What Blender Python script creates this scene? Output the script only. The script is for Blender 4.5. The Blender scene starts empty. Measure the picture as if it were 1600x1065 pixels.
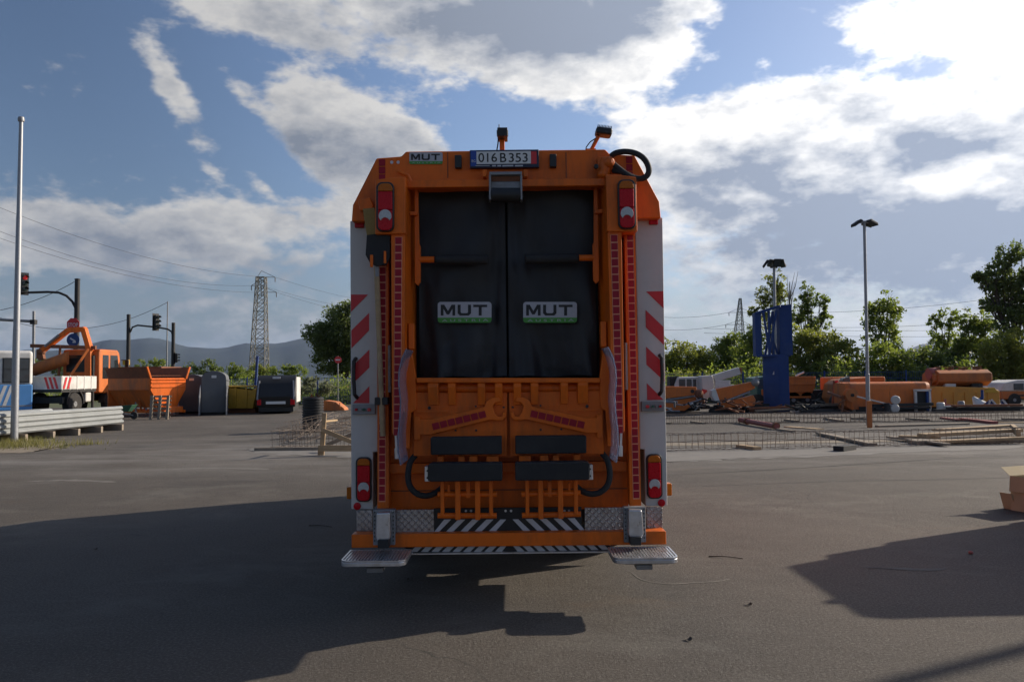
import bpy, bmesh, math, random
import numpy as np
from mathutils import Vector, Matrix

R = math.radians
random.seed(7)
scene = bpy.context.scene
COL = scene.collection

# ------------------------------------------------------------------ camera
F = 1250.0                      # focal length in pixels of a 1600 px wide picture
CAM_H = 1.75
cam_data = bpy.data.cameras.new('camera')
cam_data.sensor_width = 36.0
cam_data.lens = 36.0 * F / 1600.0
cam_data.clip_start = 0.1
cam_data.clip_end = 60000.0
cam = bpy.data.objects.new('camera', cam_data)
COL.objects.link(cam)
CAM_ROT = Matrix.Rotation(R(90 + 2.66), 3, 'X') @ Matrix.Rotation(R(-0.62), 3, 'Z')
cam.matrix_world = Matrix.Translation((0, 0, CAM_H)) @ CAM_ROT.to_4x4()
scene.camera = cam

# ------------------------------------------------------------------ light and exposure
SUN_AZ, SUN_EL = R(63.5), R(25.5)      # azimuth from +Y towards +X
sun_dir = Vector((math.sin(SUN_AZ) * math.cos(SUN_EL), math.cos(SUN_AZ) * math.cos(SUN_EL), math.sin(SUN_EL)))
sd = bpy.data.lights.new('sun', 'SUN')
sd.energy = 3.3
sd.angle = R(0.55)
sd.color = (1.0, 0.875, 0.715)
sun = bpy.data.objects.new('sun', sd)
COL.objects.link(sun)
sun.rotation_euler = (-sun_dir).to_track_quat('-Z', 'Y').to_euler()
vs = scene.view_settings
vs.view_transform = 'Standard'
vs.look = 'None'
vs.gamma = 1.0
vs.use_curve_mapping = False
vs.exposure = 0.80
scene.cycles.max_bounces = 7
scene.cycles.diffuse_bounces = 3
scene.cycles.transmission_bounces = 6
scene.cycles.glossy_bounces = 2
scene.cycles.transparent_max_bounces = 12
scene.cycles.use_denoising = True
scene.cycles.volume_bounces = 0


def ray(px, py):
    return CAM_ROT @ Vector(((px - 800.0) / F, -(py - 532.5) / F, -1.0))


def W(px, py, Y):
    """point seen at a pixel of the photograph, at distance Y along the ground axis"""
    d = ray(px, py)
    t = Y / d.y
    return Vector((d.x * t, Y, CAM_H + d.z * t))


def G(px, py, z=0.0):
    d = ray(px, py)
    t = (z - CAM_H) / d.z
    return Vector((d.x * t, d.y * t, z))


# ------------------------------------------------------------------ world: sky with clouds
world = bpy.data.worlds.new('World')
scene.world = world
world.use_nodes = True
SKY_STRENGTH = 0.06
world.cycles.sampling_method = 'NONE'


def build_sky():
    nt = world.node_tree
    nt.nodes.clear()

    class N:
        def __init__(s, nt): s.nt = nt
        def new(s, t, **kw):
            n = s.nt.nodes.new(t)
            for k, v in kw.items(): setattr(n, k, v)
            return n
        def put(s, sock, v):
            if isinstance(v, bpy.types.NodeSocket): s.nt.links.new(v, sock)
            else: sock.default_value = v
        def m(s, op, a, b=0.0, clamp=False):
            n = s.new('ShaderNodeMath', operation=op, use_clamp=clamp)
            s.put(n.inputs[0], a); s.put(n.inputs[1], b)
            return n.outputs[0]
        def vm(s, op, a, b=(0, 0, 0)):
            n = s.new('ShaderNodeVectorMath', operation=op)
            s.put(n.inputs[0], a); s.put(n.inputs[1], b)
            return n.outputs['Value'] if op in ('DOT_PRODUCT', 'LENGTH') else n.outputs[0]
        def mr(s, v, a, b, c, d, interp='SMOOTHSTEP'):
            n = s.new('ShaderNodeMapRange', interpolation_type=interp)
            for i, x in enumerate((v, a, b, c, d)): s.put(n.inputs[i], x)
            return n.outputs[0]
        def mix(s, f, a, b):
            n = s.new('ShaderNodeMix', data_type='RGBA')
            s.put(n.inputs[0], f); s.put(n.inputs[6], a); s.put(n.inputs[7], b)
            return n.outputs[2]
        def noise(s, v, scale, detail, rough, dist=0.0):
            n = s.new('ShaderNodeTexNoise')
            s.put(n.inputs['Vector'], v)
            n.inputs['Scale'].default_value = scale
            n.inputs['Detail'].default_value = detail
            n.inputs['Roughness'].default_value = rough
            n.inputs['Distortion'].default_value = dist
            return n.outputs[0]

    def ae(px, py):
        d = ray(px, py).normalized()
        return math.atan2(d.x, d.y), math.asin(d.z)

    # clouds of the photograph: centre, radii, tilt and strength (in picture degrees of sky, as directions)
    blobs = [
        (760, -10, 360, 150, 8, 1.10), (970, 50, 170, 110, -25, 1.0), (800, 100, 200, 50, 6, .5), (440, 35, 230, 52, 17, .75),
        (330, 10, 160, 34, 10, .45), (900, 120, 120, 36, -8, .3),
        (258, 118, 80, 34, 52, .62), (300, 190, 95, 34, 55, .42), (375, 140, 58, 24, 48, .5), (380, 235, 55, 26, 40, .32),
        (490, 185, 100, 72, 22, 1.15), (590, 215, 140, 66, 28, 1.2), (540, 262, 130, 50, 16, .8), (660, 235, 90, 40, 30, .7),
        (335, 272, 34, 14, 40, .38), (408, 290, 34, 14, 35, .42),
        (80, 345, 260, 70, 6, .62), (350, 338, 120, 48, -6, .78), (520, 335, 150, 42, -12, .7),
        (120, 385, 130, 42, 20, .5), (430, 410, 110, 30, 8, .4), (250, 380, 200, 50, 4, .3),
        (1140, 195, 240, 80, -6, .92), (1330, 205, 250, 85, 6, .98), (1530, 250, 240, 105, 6, 1.0),
        (1400, 35, 100, 55, 12, .85), (1590, 60, 120, 90, 40, 1.0), (1270, 22, 60, 20, 20, .42),
        (1095, 250, 150, 70, 8, .75), (1085, 300, 100, 40, 14, .8), (1330, 290, 340, 60, 3, .7), (1180, 360, 300, 90, 0, .5),
        (1480, 390, 300, 110, 0, .62), (1110, 15, 45, 22, 30, .4), (1195, 98, 30, 16, 0, .3),
    ]
    gt = bpy.data.node_groups.new('cloud_field', 'ShaderNodeTree')
    gt.interface.new_socket('Dir', in_out='INPUT', socket_type='NodeSocketVector')
    gt.interface.new_socket('Field', in_out='OUTPUT', socket_type='NodeSocketFloat')
    g = N(gt)
    gi, go = g.new('NodeGroupInput'), g.new('NodeGroupOutput')
    d = g.vm('NORMALIZE', gi.outputs[0])
    sep = g.new('ShaderNodeSeparateXYZ'); g.put(sep.inputs[0], d)
    az = g.m('ARCTAN2', sep.outputs[0], sep.outputs[1])
    el = g.m('ARCSINE', sep.outputs[2])
    cmb = g.new('ShaderNodeCombineXYZ'); g.put(cmb.inputs[0], az); g.put(cmb.inputs[1], el)
    p = cmb.outputs[0]
    # warp so that the outlines billow
    sc3 = g.vm('MULTIPLY', d, (1, 1, 2.0))
    n1 = g.noise(sc3, 8.5, 6, .58)
    n2 = g.noise(sc3, 34.0, 3, .60)
    tot = g.m('ADD', g.m('MULTIPLY', g.m('SUBTRACT', n1, .5), 1.75), g.m('MULTIPLY', g.m('SUBTRACT', n2, .5), .75))
    tot = g.m('SUBTRACT', tot, .42)
    # the same kind of broken cloud all round the sky, more of it low down
    tot = g.m('ADD', tot, g.mr(el, .0, .27, .55, 0.0))
    side = g.mr(g.m('ABSOLUTE', az), .75, 1.2, 0.0, .18)
    tot = g.m('ADD', tot, side)
    for (cx, cy, rx, ry, rot, w) in blobs:
        a, e = ae(cx, cy)
        mp = g.new('ShaderNodeMapping', vector_type='TEXTURE')
        g.put(mp.inputs['Vector'], p)
        mp.inputs['Location'].default_value = (a, e, 0)
        mp.inputs['Rotation'].default_value = (0, 0, R(-rot))
        mp.inputs['Scale'].default_value = (rx / F * 1.25, ry / F * 1.25, 1)
        ln = g.vm('LENGTH', mp.outputs[0])
        tot = g.m('ADD', tot, g.mr(ln, 0, 1, w * 1.22, 0))
    g.put(go.inputs[0], tot)

    n = N(nt)
    tc = n.new('ShaderNodeTexCoord')
    D = n.vm('NORMALIZE', tc.outputs['Generated'])
    sep = n.new('ShaderNodeSeparateXYZ'); n.put(sep.inputs[0], D)
    z = sep.outputs[2]

    def field(v):
        q = n.new('ShaderNodeGroup'); q.node_tree = gt
        n.put(q.inputs[0], v)
        return q.outputs[0]

    f0 = field(D)
    off = n.vm('MULTIPLY', n.vm('ADD', D, (0.030, 0.008, 0.036)), (1, 1, 2.0))      # towards the sun: self-shading
    g0 = n.noise(n.vm('MULTIPLY', D, (1, 1, 2.0)), 8.5, 3, .55)
    g1 = n.noise(off, 8.5, 3, .55)
    cover = n.mr(f0, -.18, .40, 0, 1)
    thick = n.mr(f0, .10, 1.0, 0, 1)
    shade = n.mr(n.m('SUBTRACT', g1, g0), -.17, .17, -.5, .5, 'LINEAR')
    fine = n.m('SUBTRACT', n.noise(off, 26.0, 4, .6), n.noise(n.vm('MULTIPLY', D, (1, 1, 2.0)), 26.0, 4, .6))
    # grey undersides and thick bodies, turned away from the sun
    az = n.m('ARCTAN2', sep.outputs[0], sep.outputs[1])
    cmb = n.new('ShaderNodeCombineXYZ'); n.put(cmb.inputs[0], az); n.put(cmb.inputs[1], n.m('ARCSINE', z))
    dark = n.m('MULTIPLY', thick, .34)
    for (cx, cy, rx, ry, rot, w) in ((760, 10, 320, 85, 6, .80), (900, 40, 140, 70, -10, .42), (530, 250, 150, 58, 24, .50), (1170, 258, 170, 60, 4, .48), (1478, 228, 95, 38, 6, .62), (1350, 245, 70, 40, 20, .45),
                                     (1330, 345, 420, 75, 2, .62), (1090, 335, 90, 34, 6, .35), (1480, 420, 440, 105, 0, .68), (1180, 430, 260, 90, 0, .3), (230, 400, 330, 70, 4, .34), (300, 215, 60, 60, 40, .3), (200, 470, 420, 80, 0, .5)):
        a, e = ae(cx, cy)
        mp = n.new('ShaderNodeMapping', vector_type='TEXTURE'); n.put(mp.inputs['Vector'], cmb.outputs[0])
        mp.inputs['Location'].default_value = (a, e, 0); mp.inputs['Rotation'].default_value = (0, 0, R(-rot)); mp.inputs['Scale'].default_value = (rx / F * 1.3, ry / F * 1.3, 1)
        dark = n.m('ADD', dark, n.mr(n.vm('LENGTH', mp.outputs[0]), 0, 1, w, 0))
    sundot = n.vm('DOT_PRODUCT', D, tuple(sun_dir))
    glow = n.mr(sundot, .25, .98, 0, 1)
    # colours are scene radiance divided by the background strength
    K = 1.0 / SKY_STRENGTH
    def col(r, gg, b): return (r * K, gg * K, b * K, 1)
    bright = n.mix(glow, col(.34, .335, .33), col(.92, .90, .87))
    grey = n.mix(glow, col(.125, .143, .178), col(.25, .288, .365))
    lum = n.m('ADD', dark, n.m('ADD', n.m('MULTIPLY', shade, .55), n.m('MULTIPLY', fine, .9)))
    lum = n.mr(lum, .02, .95, 0, 1, 'LINEAR')
    cloud = n.mix(lum, bright, grey)
    sky = n.new('ShaderNodeTexSky', sky_type='NISHITA', sun_disc=False)
    sky.sun_elevation = SUN_EL
    sky.sun_rotation = SUN_AZ
    sky.air_density = 1.0
    sky.dust_density = 1.6
    sky.ozone_density = 2.2
    skyc = sky.outputs[0]
    skyc = n.vm('MULTIPLY', skyc, (0.76, 0.77, 0.83))
    aur = n.new('ShaderNodeVectorMath', operation='SCALE'); n.put(aur.inputs[0], skyc); n.put(aur.inputs['Scale'], n.mr(sundot, .06, .52, 1.0, 1.62))   # hazy air scatters more towards the sun
    skyc = aur.outputs[0]
    c = n.mix(cover, skyc, cloud)
    # hazy air low over the horizon
    hz = n.mr(z, -.02, .22, .66, 0.0)
    hcol = n.mix(glow, col(.125, .150, .188), col(.195, .225, .28))
    c = n.mix(hz, c, hcol)
    bg = n.new('ShaderNodeBackground')
    n.put(bg.inputs[0], c)
    bg.inputs[1].default_value = SKY_STRENGTH
    out = n.new('ShaderNodeOutputWorld')
    nt.links.new(bg.outputs[0], out.inputs[0])


build_sky()

# ------------------------------------------------------------------ helpers: meshes
class MB:
    def __init__(s, M=None):
        s.V, s.F, s.M = [], [], M
    def add(s, vs, fs):
        o = len(s.V)
        for v in vs:
            v = Vector(v)
            s.V.append(s.M @ v if s.M is not None else v)
        s.F += [tuple(i + o for i in f) for f in fs]
        return s
    def b(s, x0, x1, y0, y1, z0, z1):
        return s.add([(x0, y0, z0), (x1, y0, z0), (x1, y1, z0), (x0, y1, z0), (x0, y0, z1), (x1, y0, z1), (x1, y1, z1), (x0, y1, z1)],
                     [(3, 2, 1, 0), (4, 5, 6, 7), (0, 1, 5, 4), (1, 2, 6, 5), (2, 3, 7, 6), (3, 0, 4, 7)])
    def box(s, c, sz, rot=None):
        x, y, z = [q / 2 for q in sz]
        vs = [Vector(v) for v in ((-x, -y, -z), (x, -y, -z), (x, y, -z), (-x, y, -z), (-x, -y, z), (x, -y, z), (x, y, z), (-x, y, z))]
        if rot is not None:
            if not isinstance(rot, Matrix): rot = Matrix.Rotation(rot, 3, 'Z')
            vs = [rot @ v for v in vs]
        c = Vector(c)
        return s.add([v + c for v in vs], [(3, 2, 1, 0), (4, 5, 6, 7), (0, 1, 5, 4), (1, 2, 6, 5), (2, 3, 7, 6), (3, 0, 4, 7)])
    def prism(s, poly, y0, y1):
        """polygon in x,z swept along y"""
        n = len(poly)
        vs = [(x, y0, z) for x, z in poly] + [(x, y1, z) for x, z in poly]
        fs = [tuple(range(n)), tuple(range(2 * n - 1, n - 1, -1))]
        fs += [(i, i + n, (i + 1) % n + n, (i + 1) % n) for i in range(n)]
        return s.add(vs, fs)
    def prism_x(s, poly, x0, x1):
        """polygon in y,z swept along x"""
        n = len(poly)
        vs = [(x0, y, z) for y, z in poly] + [(x1, y, z) for y, z in poly]
        fs = [tuple(range(n)), tuple(range(2 * n - 1, n - 1, -1))]
        fs += [(i, i + n, (i + 1) % n + n, (i + 1) % n) for i in range(n)]
        return s.add(vs, fs)
    def prism_z(s, poly, z0, z1):
        n = len(poly)
        vs = [(x, y, z0) for x, y in poly] + [(x, y, z1) for x, y in poly]
        fs = [tuple(range(n)), tuple(range(2 * n - 1, n - 1, -1))]
        fs += [(i, i + n, (i + 1) % n + n, (i + 1) % n) for i in range(n)]
        return s.add(vs, fs)
    def tube(s, pts, r, n=8, caps=True):
        pts = [Vector(p) for p in pts]
        rs = r if isinstance(r, (list, tuple)) else [r] * len(pts)
        vs, prev = [], None
        for i, p in enumerate(pts):
            t = (pts[min(i + 1, len(pts) - 1)] - pts[max(i - 1, 0)]).normalized()
            if prev is None:
                a = Vector((0, 0, 1)) if abs(t.z) < .9 else Vector((1, 0, 0))
                u = t.cross(a).normalized()
            else:
                u = (prev - t * prev.dot(t)).normalized()
            prev = u
            w = t.cross(u)
            for k in range(n):
                an = 2 * math.pi * k / n
                vs.append(p + (u * math.cos(an) + w * math.sin(an)) * rs[i])
        fs = []
        for i in range(len(pts) - 1):
            for k in range(n):
                fs.append((i * n + k, i * n + (k + 1) % n, (i + 1) * n + (k + 1) % n, (i + 1) * n + k))
        if caps:
            fs.append(tuple(range(n - 1, -1, -1)))
            fs.append(tuple(range((len(pts) - 1) * n, len(pts) * n)))
        return s.add(vs, fs)
    def cyl(s, p0, p1, r0, r1=None, n=14):
        return s.tube([p0, p1], [r0, r0 if r1 is None else r1], n)
    def lathe(s, prof, c, axis, n=24):
        c, axis = Vector(c), Vector(axis).normalized()
        a = Vector((0, 0, 1)) if abs(axis.z) < .9 else Vector((1, 0, 0))
        u = axis.cross(a).normalized(); w = axis.cross(u)
        vs = []
        for (r, h) in prof:
            for k in range(n):
                an = 2 * math.pi * k / n
                vs.append(c + axis * h + (u * math.cos(an) + w * math.sin(an)) * r)
        fs = []
        for i in range(len(prof) - 1):
            for k in range(n):
                fs.append((i * n + k, i * n + (k + 1) % n, (i + 1) * n + (k + 1) % n, (i + 1) * n + k))
        fs.append(tuple(range(n - 1, -1, -1)))
        fs.append(tuple(range((len(prof) - 1) * n, len(prof) * n)))
        return s.add(vs, fs)
    def beam(s, p0, p1, w, h, up=(0, 0, 1)):
        p0, p1 = Vector(p0), Vector(p1)
        t = (p1 - p0).normalized(); up = Vector(up)
        if abs(t.dot(up)) > .98: up = Vector((0, 1, 0))
        sx = t.cross(up).normalized() * (w / 2); sz = sx.cross(t).normalized() * (h / 2)
        vs = [p0 - sx - sz, p0 + sx - sz, p0 + sx + sz, p0 - sx + sz, p1 - sx - sz, p1 + sx - sz, p1 + sx + sz, p1 - sx + sz]
        return s.add(vs, [(0, 1, 2, 3), (7, 6, 5, 4), (0, 4, 5, 1), (1, 5, 6, 2), (2, 6, 7, 3), (3, 7, 4, 0)])
    def grid(s, fn, nu, nv):
        vs = [fn(i / nu, j / nv) for j in range(nv + 1) for i in range(nu + 1)]
        fs = [(j * (nu + 1) + i, j * (nu + 1) + i + 1, (j + 1) * (nu + 1) + i + 1, (j + 1) * (nu + 1) + i) for j in range(nv) for i in range(nu)]
        return s.add(vs, fs)
    def ball(s, c, r, n=10, m=6, sq=(1, 1, 1)):
        c = Vector(c); vs = []; fs = []
        for j in range(m + 1):
            th = math.pi * j / m
            for i in range(n):
                ph = 2 * math.pi * i / n
                vs.append(c + Vector((math.sin(th) * math.cos(ph) * sq[0], math.sin(th) * math.sin(ph) * sq[1], math.cos(th) * sq[2])) * r)
        for j in range(m):
            for i in range(n):
                fs.append((j * n + i, (j + 1) * n + i, (j + 1) * n + (i + 1) % n, j * n + (i + 1) % n))
        return s.add(vs, fs)


def mesh_of(mb, off=Vector((0, 0, 0)), sharp=0.6, closed=True):
    me = bpy.data.meshes.new('m')
    me.from_pydata([tuple(v - off) for v in mb.V], [], mb.F)
    bm = bmesh.new(); bm.from_mesh(me)
    bmesh.ops.remove_doubles(bm, verts=bm.verts, dist=1e-6)
    if closed: bmesh.ops.recalc_face_normals(bm, faces=bm.faces)
    for f in bm.faces: f.smooth = True
    for e in bm.edges:
        if len(e.link_faces) == 2 and e.calc_face_angle(0) > sharp: e.smooth = False
    bm.to_mesh(me); bm.free()
    return me


def soft(pts, k=5):
    """more points along a smooth curve through the given ones"""
    pts = [Vector(p) for p in pts]; out = []
    for i in range(len(pts) - 1):
        p0, p1, p2, p3 = pts[max(i - 1, 0)], pts[i], pts[i + 1], pts[min(i + 2, len(pts) - 1)]
        for j in range(k):
            t = j / k
            out.append(.5 * ((2 * p1) + (p2 - p0) * t + (2 * p0 - 5 * p1 + 4 * p2 - p3) * t * t + (3 * p1 - p0 - 3 * p2 + p3) * t ** 3))
    return out + [pts[-1]]


def root_of(o):
    while o.parent: o = o.parent
    return o


def thing(name, label, cat, loc=(0, 0, 0), group=None):
    o = bpy.data.objects.new(name, None)
    COL.objects.link(o)
    o.location = loc
    o.empty_display_size = 0.2
    o['label'] = label; o['category'] = cat
    if group: o['group'] = group
    return o


def part(parent, name, mb, mat, bevel=0.0, seg=2, label=None, closed=True, kind=None):
    me = mb if isinstance(mb, bpy.types.Mesh) else mesh_of(mb, root_of(parent).location, closed=closed)
    o = bpy.data.objects.new(name, me)
    if len(me.materials) == 0: me.materials.append(mat)
    COL.objects.link(o)
    o.parent = parent
    if bevel:
        m = o.modifiers.new('bevel', 'BEVEL')
        m.width = bevel; m.segments = seg; m.limit_method = 'ANGLE'; m.angle_limit = R(40)
        m.harden_normals = True
    if label: o['label'] = label
    if kind: o['kind'] = kind
    return o


def single(name, label, cat, mb, mat, group=None, bevel=0.0, kind=None, closed=True):
    xs = [v.x for v in mb.V]; ys = [v.y for v in mb.V]; zs = [v.z for v in mb.V]
    org = Vector(((min(xs) + max(xs)) / 2, (min(ys) + max(ys)) / 2, min(zs)))
    o = bpy.data.objects.new(name, mesh_of(mb, org, closed=closed))
    o.data.materials.append(mat)
    o.location = org
    COL.objects.link(o)
    if bevel:
        m = o.modifiers.new('bevel', 'BEVEL')
        m.width = bevel; m.segments = 2; m.limit_method = 'ANGLE'; m.angle_limit = R(40)
    if label: o['label'] = label
    if cat: o['category'] = cat
    if group: o['group'] = group
    if kind: o['kind'] = kind
    return o


def text_mesh(body, fit, x0, x1, z0, z1, y):
    """letters as a thin mesh filling a rectangle that faces the camera"""
    cu = bpy.data.curves.new('t', 'FONT'); cu.body = body; cu.offset = fit
    ob = bpy.data.objects.new('t', cu); COL.objects.link(ob)
    dg = bpy.context.evaluated_depsgraph_get()
    me = bpy.data.meshes.new_from_object(ob.evaluated_get(dg))
    bpy.data.objects.remove(ob); bpy.data.curves.remove(cu)
    xs = [v.co.x for v in me.vertices]; ys = [v.co.y for v in me.vertices]
    a, b, c, d = min(xs), max(xs), min(ys), max(ys)
    for v in me.vertices:
        v.co = ((v.co.x - a) / (b - a) * (x1 - x0) + x0, y, (v.co.y - c) / (d - c) * (z1 - z0) + z0)
    return me


# ------------------------------------------------------------------ helpers: materials
def mat(name, col, rough=.5, metal=0.0, var=.12, scale=6.0, bump=0.0, bscale=60.0, dirt=None, dirt_amt=.0, coat=0.0,
        spec=.5, trans=0.0, vec_scale=(1, 1, 1), emis=None):
    m = bpy.data.materials.new(name); m.use_nodes = True
    nt = m.node_tree; p = nt.nodes['Principled BSDF']; L = nt.links
    tc = nt.nodes.new('ShaderNodeTexCoord')
    mp = nt.nodes.new('ShaderNodeMapping'); mp.inputs['Scale'].default_value = vec_scale
    L.new(tc.outputs['Object'], mp.inputs[0])
    n = nt.nodes.new('ShaderNodeTexNoise'); n.inputs['Scale'].default_value = scale
    n.inputs['Detail'].default_value = 7; n.inputs['Roughness'].default_value = .65
    L.new(mp.outputs[0], n.inputs['Vector'])
    cr = nt.nodes.new('ShaderNodeMapRange')
    cr.inputs[1].default_value = .25; cr.inputs[2].default_value = .75
    cr.inputs[3].default_value = 1 - var; cr.inputs[4].default_value = 1 + var
    L.new(n.outputs[0], cr.inputs[0])
    mul = nt.nodes.new('ShaderNodeVectorMath'); mul.operation = 'SCALE'
    mul.inputs[0].default_value = col[:3]
    L.new(cr.outputs[0], mul.inputs['Scale'])
    c = mul.outputs[0]
    if dirt:
        n2 = nt.nodes.new('ShaderNodeTexNoise'); n2.inputs['Scale'].default_value = scale * .6
        n2.inputs['Detail'].default_value = 9; n2.inputs['Roughness'].default_value = .72
        L.new(mp.outputs[0], n2.inputs['Vector'])
        r2 = nt.nodes.new('ShaderNodeMapRange'); r2.inputs[1].default_value = .48; r2.inputs[2].default_value = .72
        r2.inputs[4].default_value = dirt_amt
        L.new(n2.outputs[0], r2.inputs[0])
        mx = nt.nodes.new('ShaderNodeMix'); mx.data_type = 'RGBA'
        L.new(r2.outputs[0], mx.inputs[0]); L.new(c, mx.inputs[6]); mx.inputs[7].default_value = (*dirt, 1)
        c = mx.outputs[2]
    L.new(c, p.inputs['Base Color'])
    rr = nt.nodes.new('ShaderNodeMapRange'); rr.inputs[1].default_value = .3; rr.inputs[2].default_value = .7
    rr.inputs[3].default_value = max(.04, rough - .08); rr.inputs[4].default_value = min(1, rough + .1)
    L.new(n.outputs[0], rr.inputs[0]); L.new(rr.outputs[0], p.inputs['Roughness'])
    p.inputs['Metallic'].default_value = metal
    p.inputs['Specular IOR Level'].default_value = spec
    p.inputs['Coat Weight'].default_value = coat
    p.inputs['Coat Roughness'].default_value = .12
    if trans: p.inputs['Transmission Weight'].default_value = trans
    if emis:
        p.inputs['Emission Color'].default_value = (*emis[:3], 1); p.inputs['Emission Strength'].default_value = emis[3]
    if bump:
        nb = nt.nodes.new('ShaderNodeTexNoise'); nb.inputs['Scale'].default_value = bscale
        nb.inputs['Detail'].default_value = 4
        L.new(mp.outputs[0], nb.inputs['Vector'])
        bp = nt.nodes.new('ShaderNodeBump'); bp.inputs['Strength'].default_value = bump; bp.inputs['Distance'].default_value = .02
        L.new(nb.outputs[0], bp.inputs['Height']); L.new(bp.outputs[0], p.inputs['Normal'])
    return m


DUST = (.16, .14, .115)
M = dict(
    orange=mat('orange_paint', (.73, .138, .007), .42, var=.07, scale=3, dirt=(.20, .06, .016), dirt_amt=.75, spec=.3, vec_scale=(1.6, 1.6, .45), bump=.06, bscale=9),
    orange_old=mat('faded_orange_paint', (.58, .145, .02), .6, var=.2, scale=2.4, dirt=(.20, .085, .04), dirt_amt=.85, vec_scale=(1, 1, .35)),
    orange_dull=mat('dusty_orange_paint', (.46, .145, .035), .7, var=.25, scale=2.0, dirt=(.17, .09, .055), dirt_amt=.85, vec_scale=(1, 1, .35)),
    amberpaint=mat('ochre_paint', (.58, .26, .035), .6, var=.15, scale=1.5, dirt=(.22, .14, .06), dirt_amt=.5),
    yellow=mat('yellow_paint', (.55, .32, .03), .6, var=.15, scale=1.5, dirt=(.25, .17, .06), dirt_amt=.5),
    rust=mat('rusty_steel', (.20, .075, .035), .8, var=.35, scale=5),
    white=mat('white_paint', (.56, .54, .51), .45, var=.05, scale=4, dirt=(.42, .40, .36), dirt_amt=.45),
    white_old=mat('grubby_white_paint', (.62, .61, .58), .55, var=.1, scale=2, dirt=(.3, .28, .25), dirt_amt=.6),
    red=mat('red_film', (.55, .025, .03), .42, var=.08, scale=10),
    tape=mat('red_reflective_tape', (.30, .008, .022), .45, var=.15, scale=60, spec=.25),
    black=mat('black_rubber', (.018, .018, .019), .75, var=.25, scale=8, dirt=(.06, .055, .05), dirt_amt=.35),
    blackp=mat('black_plastic', (.014, .014, .015), .5, var=.2, scale=8),
    vinyl=mat('black_vinyl', (.012, .012, .014), .52, var=.2, scale=3, bump=.5, bscale=6, dirt=(.022, .022, .024), dirt_amt=.3),
    dark=mat('dark_chassis', (.022, .021, .02), .7, var=.3, scale=5),
    tyre=mat('tyre_rubber', (.025, .024, .023), .85, var=.2, scale=9, dirt=(.09, .08, .07), dirt_amt=.5),
    steel=mat('galvanised_steel', (.30, .31, .325), .5, .6, var=.16, scale=14, dirt=(.35, .35, .35), dirt_amt=.3),
    alu=mat('aluminium', (.62, .62, .63), .34, .85, var=.12, scale=20, dirt=(.35, .34, .32), dirt_amt=.4),
    greymetal=mat('grey_metal', (.25, .255, .265), .5, .35, var=.2, scale=8, dirt=(.12, .11, .10), dirt_amt=.5),
    greypaint=mat('grey_paint', (.105, .112, .12), .6, var=.12, scale=3, dirt=(.16, .155, .145), dirt_amt=.4),
    guard=mat('zinc_guardrail', (.27, .285, .285), .6, .3, var=.16, scale=1.5, dirt=(.22, .22, .21), dirt_amt=.6),
    wood=mat('sawn_timber', (.40, .28, .155), .8, var=.28, scale=3, vec_scale=(1, 6, 6), dirt=(.22, .17, .12), dirt_amt=.5),
    woodgrey=mat('weathered_timber', (.25, .205, .155), .85, var=.3, scale=3, dirt=(.12, .10, .08), dirt_amt=.6),
    rebar=mat('rusty_rebar', (.19, .145, .11), .8, var=.3, scale=12),
    redpipe=mat('red_oxide_pipe', (.30, .085, .07), .65, var=.25, scale=4),
    blue=mat('blue_paint', (.008, .040, .17), .65, var=.16, scale=1.5, dirt=(.05, .09, .2), dirt_amt=.5),
    bluebus=mat('bus_blue', (.09, .27, .58), .42, var=.08, scale=2),
    glass=mat('dark_glass', (.02, .025, .028), .08, var=.1, scale=3, spec=.7),
    glass_far=mat('dusty_glass', (.05, .06, .065), .2, var=.3, scale=2, spec=.6),
    lens_red=mat('red_lens', (.46, .006, .014), .3, var=.15, scale=60, spec=.2),
    lens_amber=mat('amber_lens', (.42, .11, .008), .3, var=.1, scale=60, spec=.2),
    lens_white=mat('clear_lens', (.42, .43, .43), .15, var=.2, scale=80, coat=.5),
    plate_white=mat('number_plate_white', (.66, .66, .64), .4, var=.05),
    plate_blue=mat('number_plate_blue', (.012, .055, .30), .4, var=.05),
    print_black=mat('black_print', (.012, .012, .012), .5, var=.05),
    print_white=mat('white_print', (.55, .56, .58), .5, var=.05),
    print_green=mat('green_print', (.06, .27, .035), .5, var=.05),
    logo_grey=mat('pale_grey_print', (.42, .42, .45), .5, var=.08, scale=30),
    bristle=mat('broom_straw', (.28, .20, .07), .9, var=.3, scale=40, vec_scale=(8, 8, 1)),
    green=mat('green_paint', (.03, .10, .06), .5, var=.2, scale=4),
    tealcab=mat('teal_paint', (.03, .10, .095), .5, var=.2, scale=4),
    card=mat('cardboard', (.36, .305, .195), .85, var=.1, scale=4, bump=.1, bscale=30),
    concrete=mat('pale_concrete', (.165, .155, .14), .9, var=.2, scale=3, bump=.3, bscale=40),
    bark=mat('bark', (.075, .06, .045), .9, var=.35, scale=6, bump=.5, bscale=14),
    barkpale=mat('pale_bark', (.22, .20, .17), .9, var=.3, scale=6),
    siglens_red=mat('signal_red_lamp', (.5, .02, .02), .3, emis=(1, .03, .03, .10)),
    siglens_dark=mat('signal_dark_lamp', (.03, .05, .04), .3),
    wire=mat('cable', (.03, .03, .032), .6),
)


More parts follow.
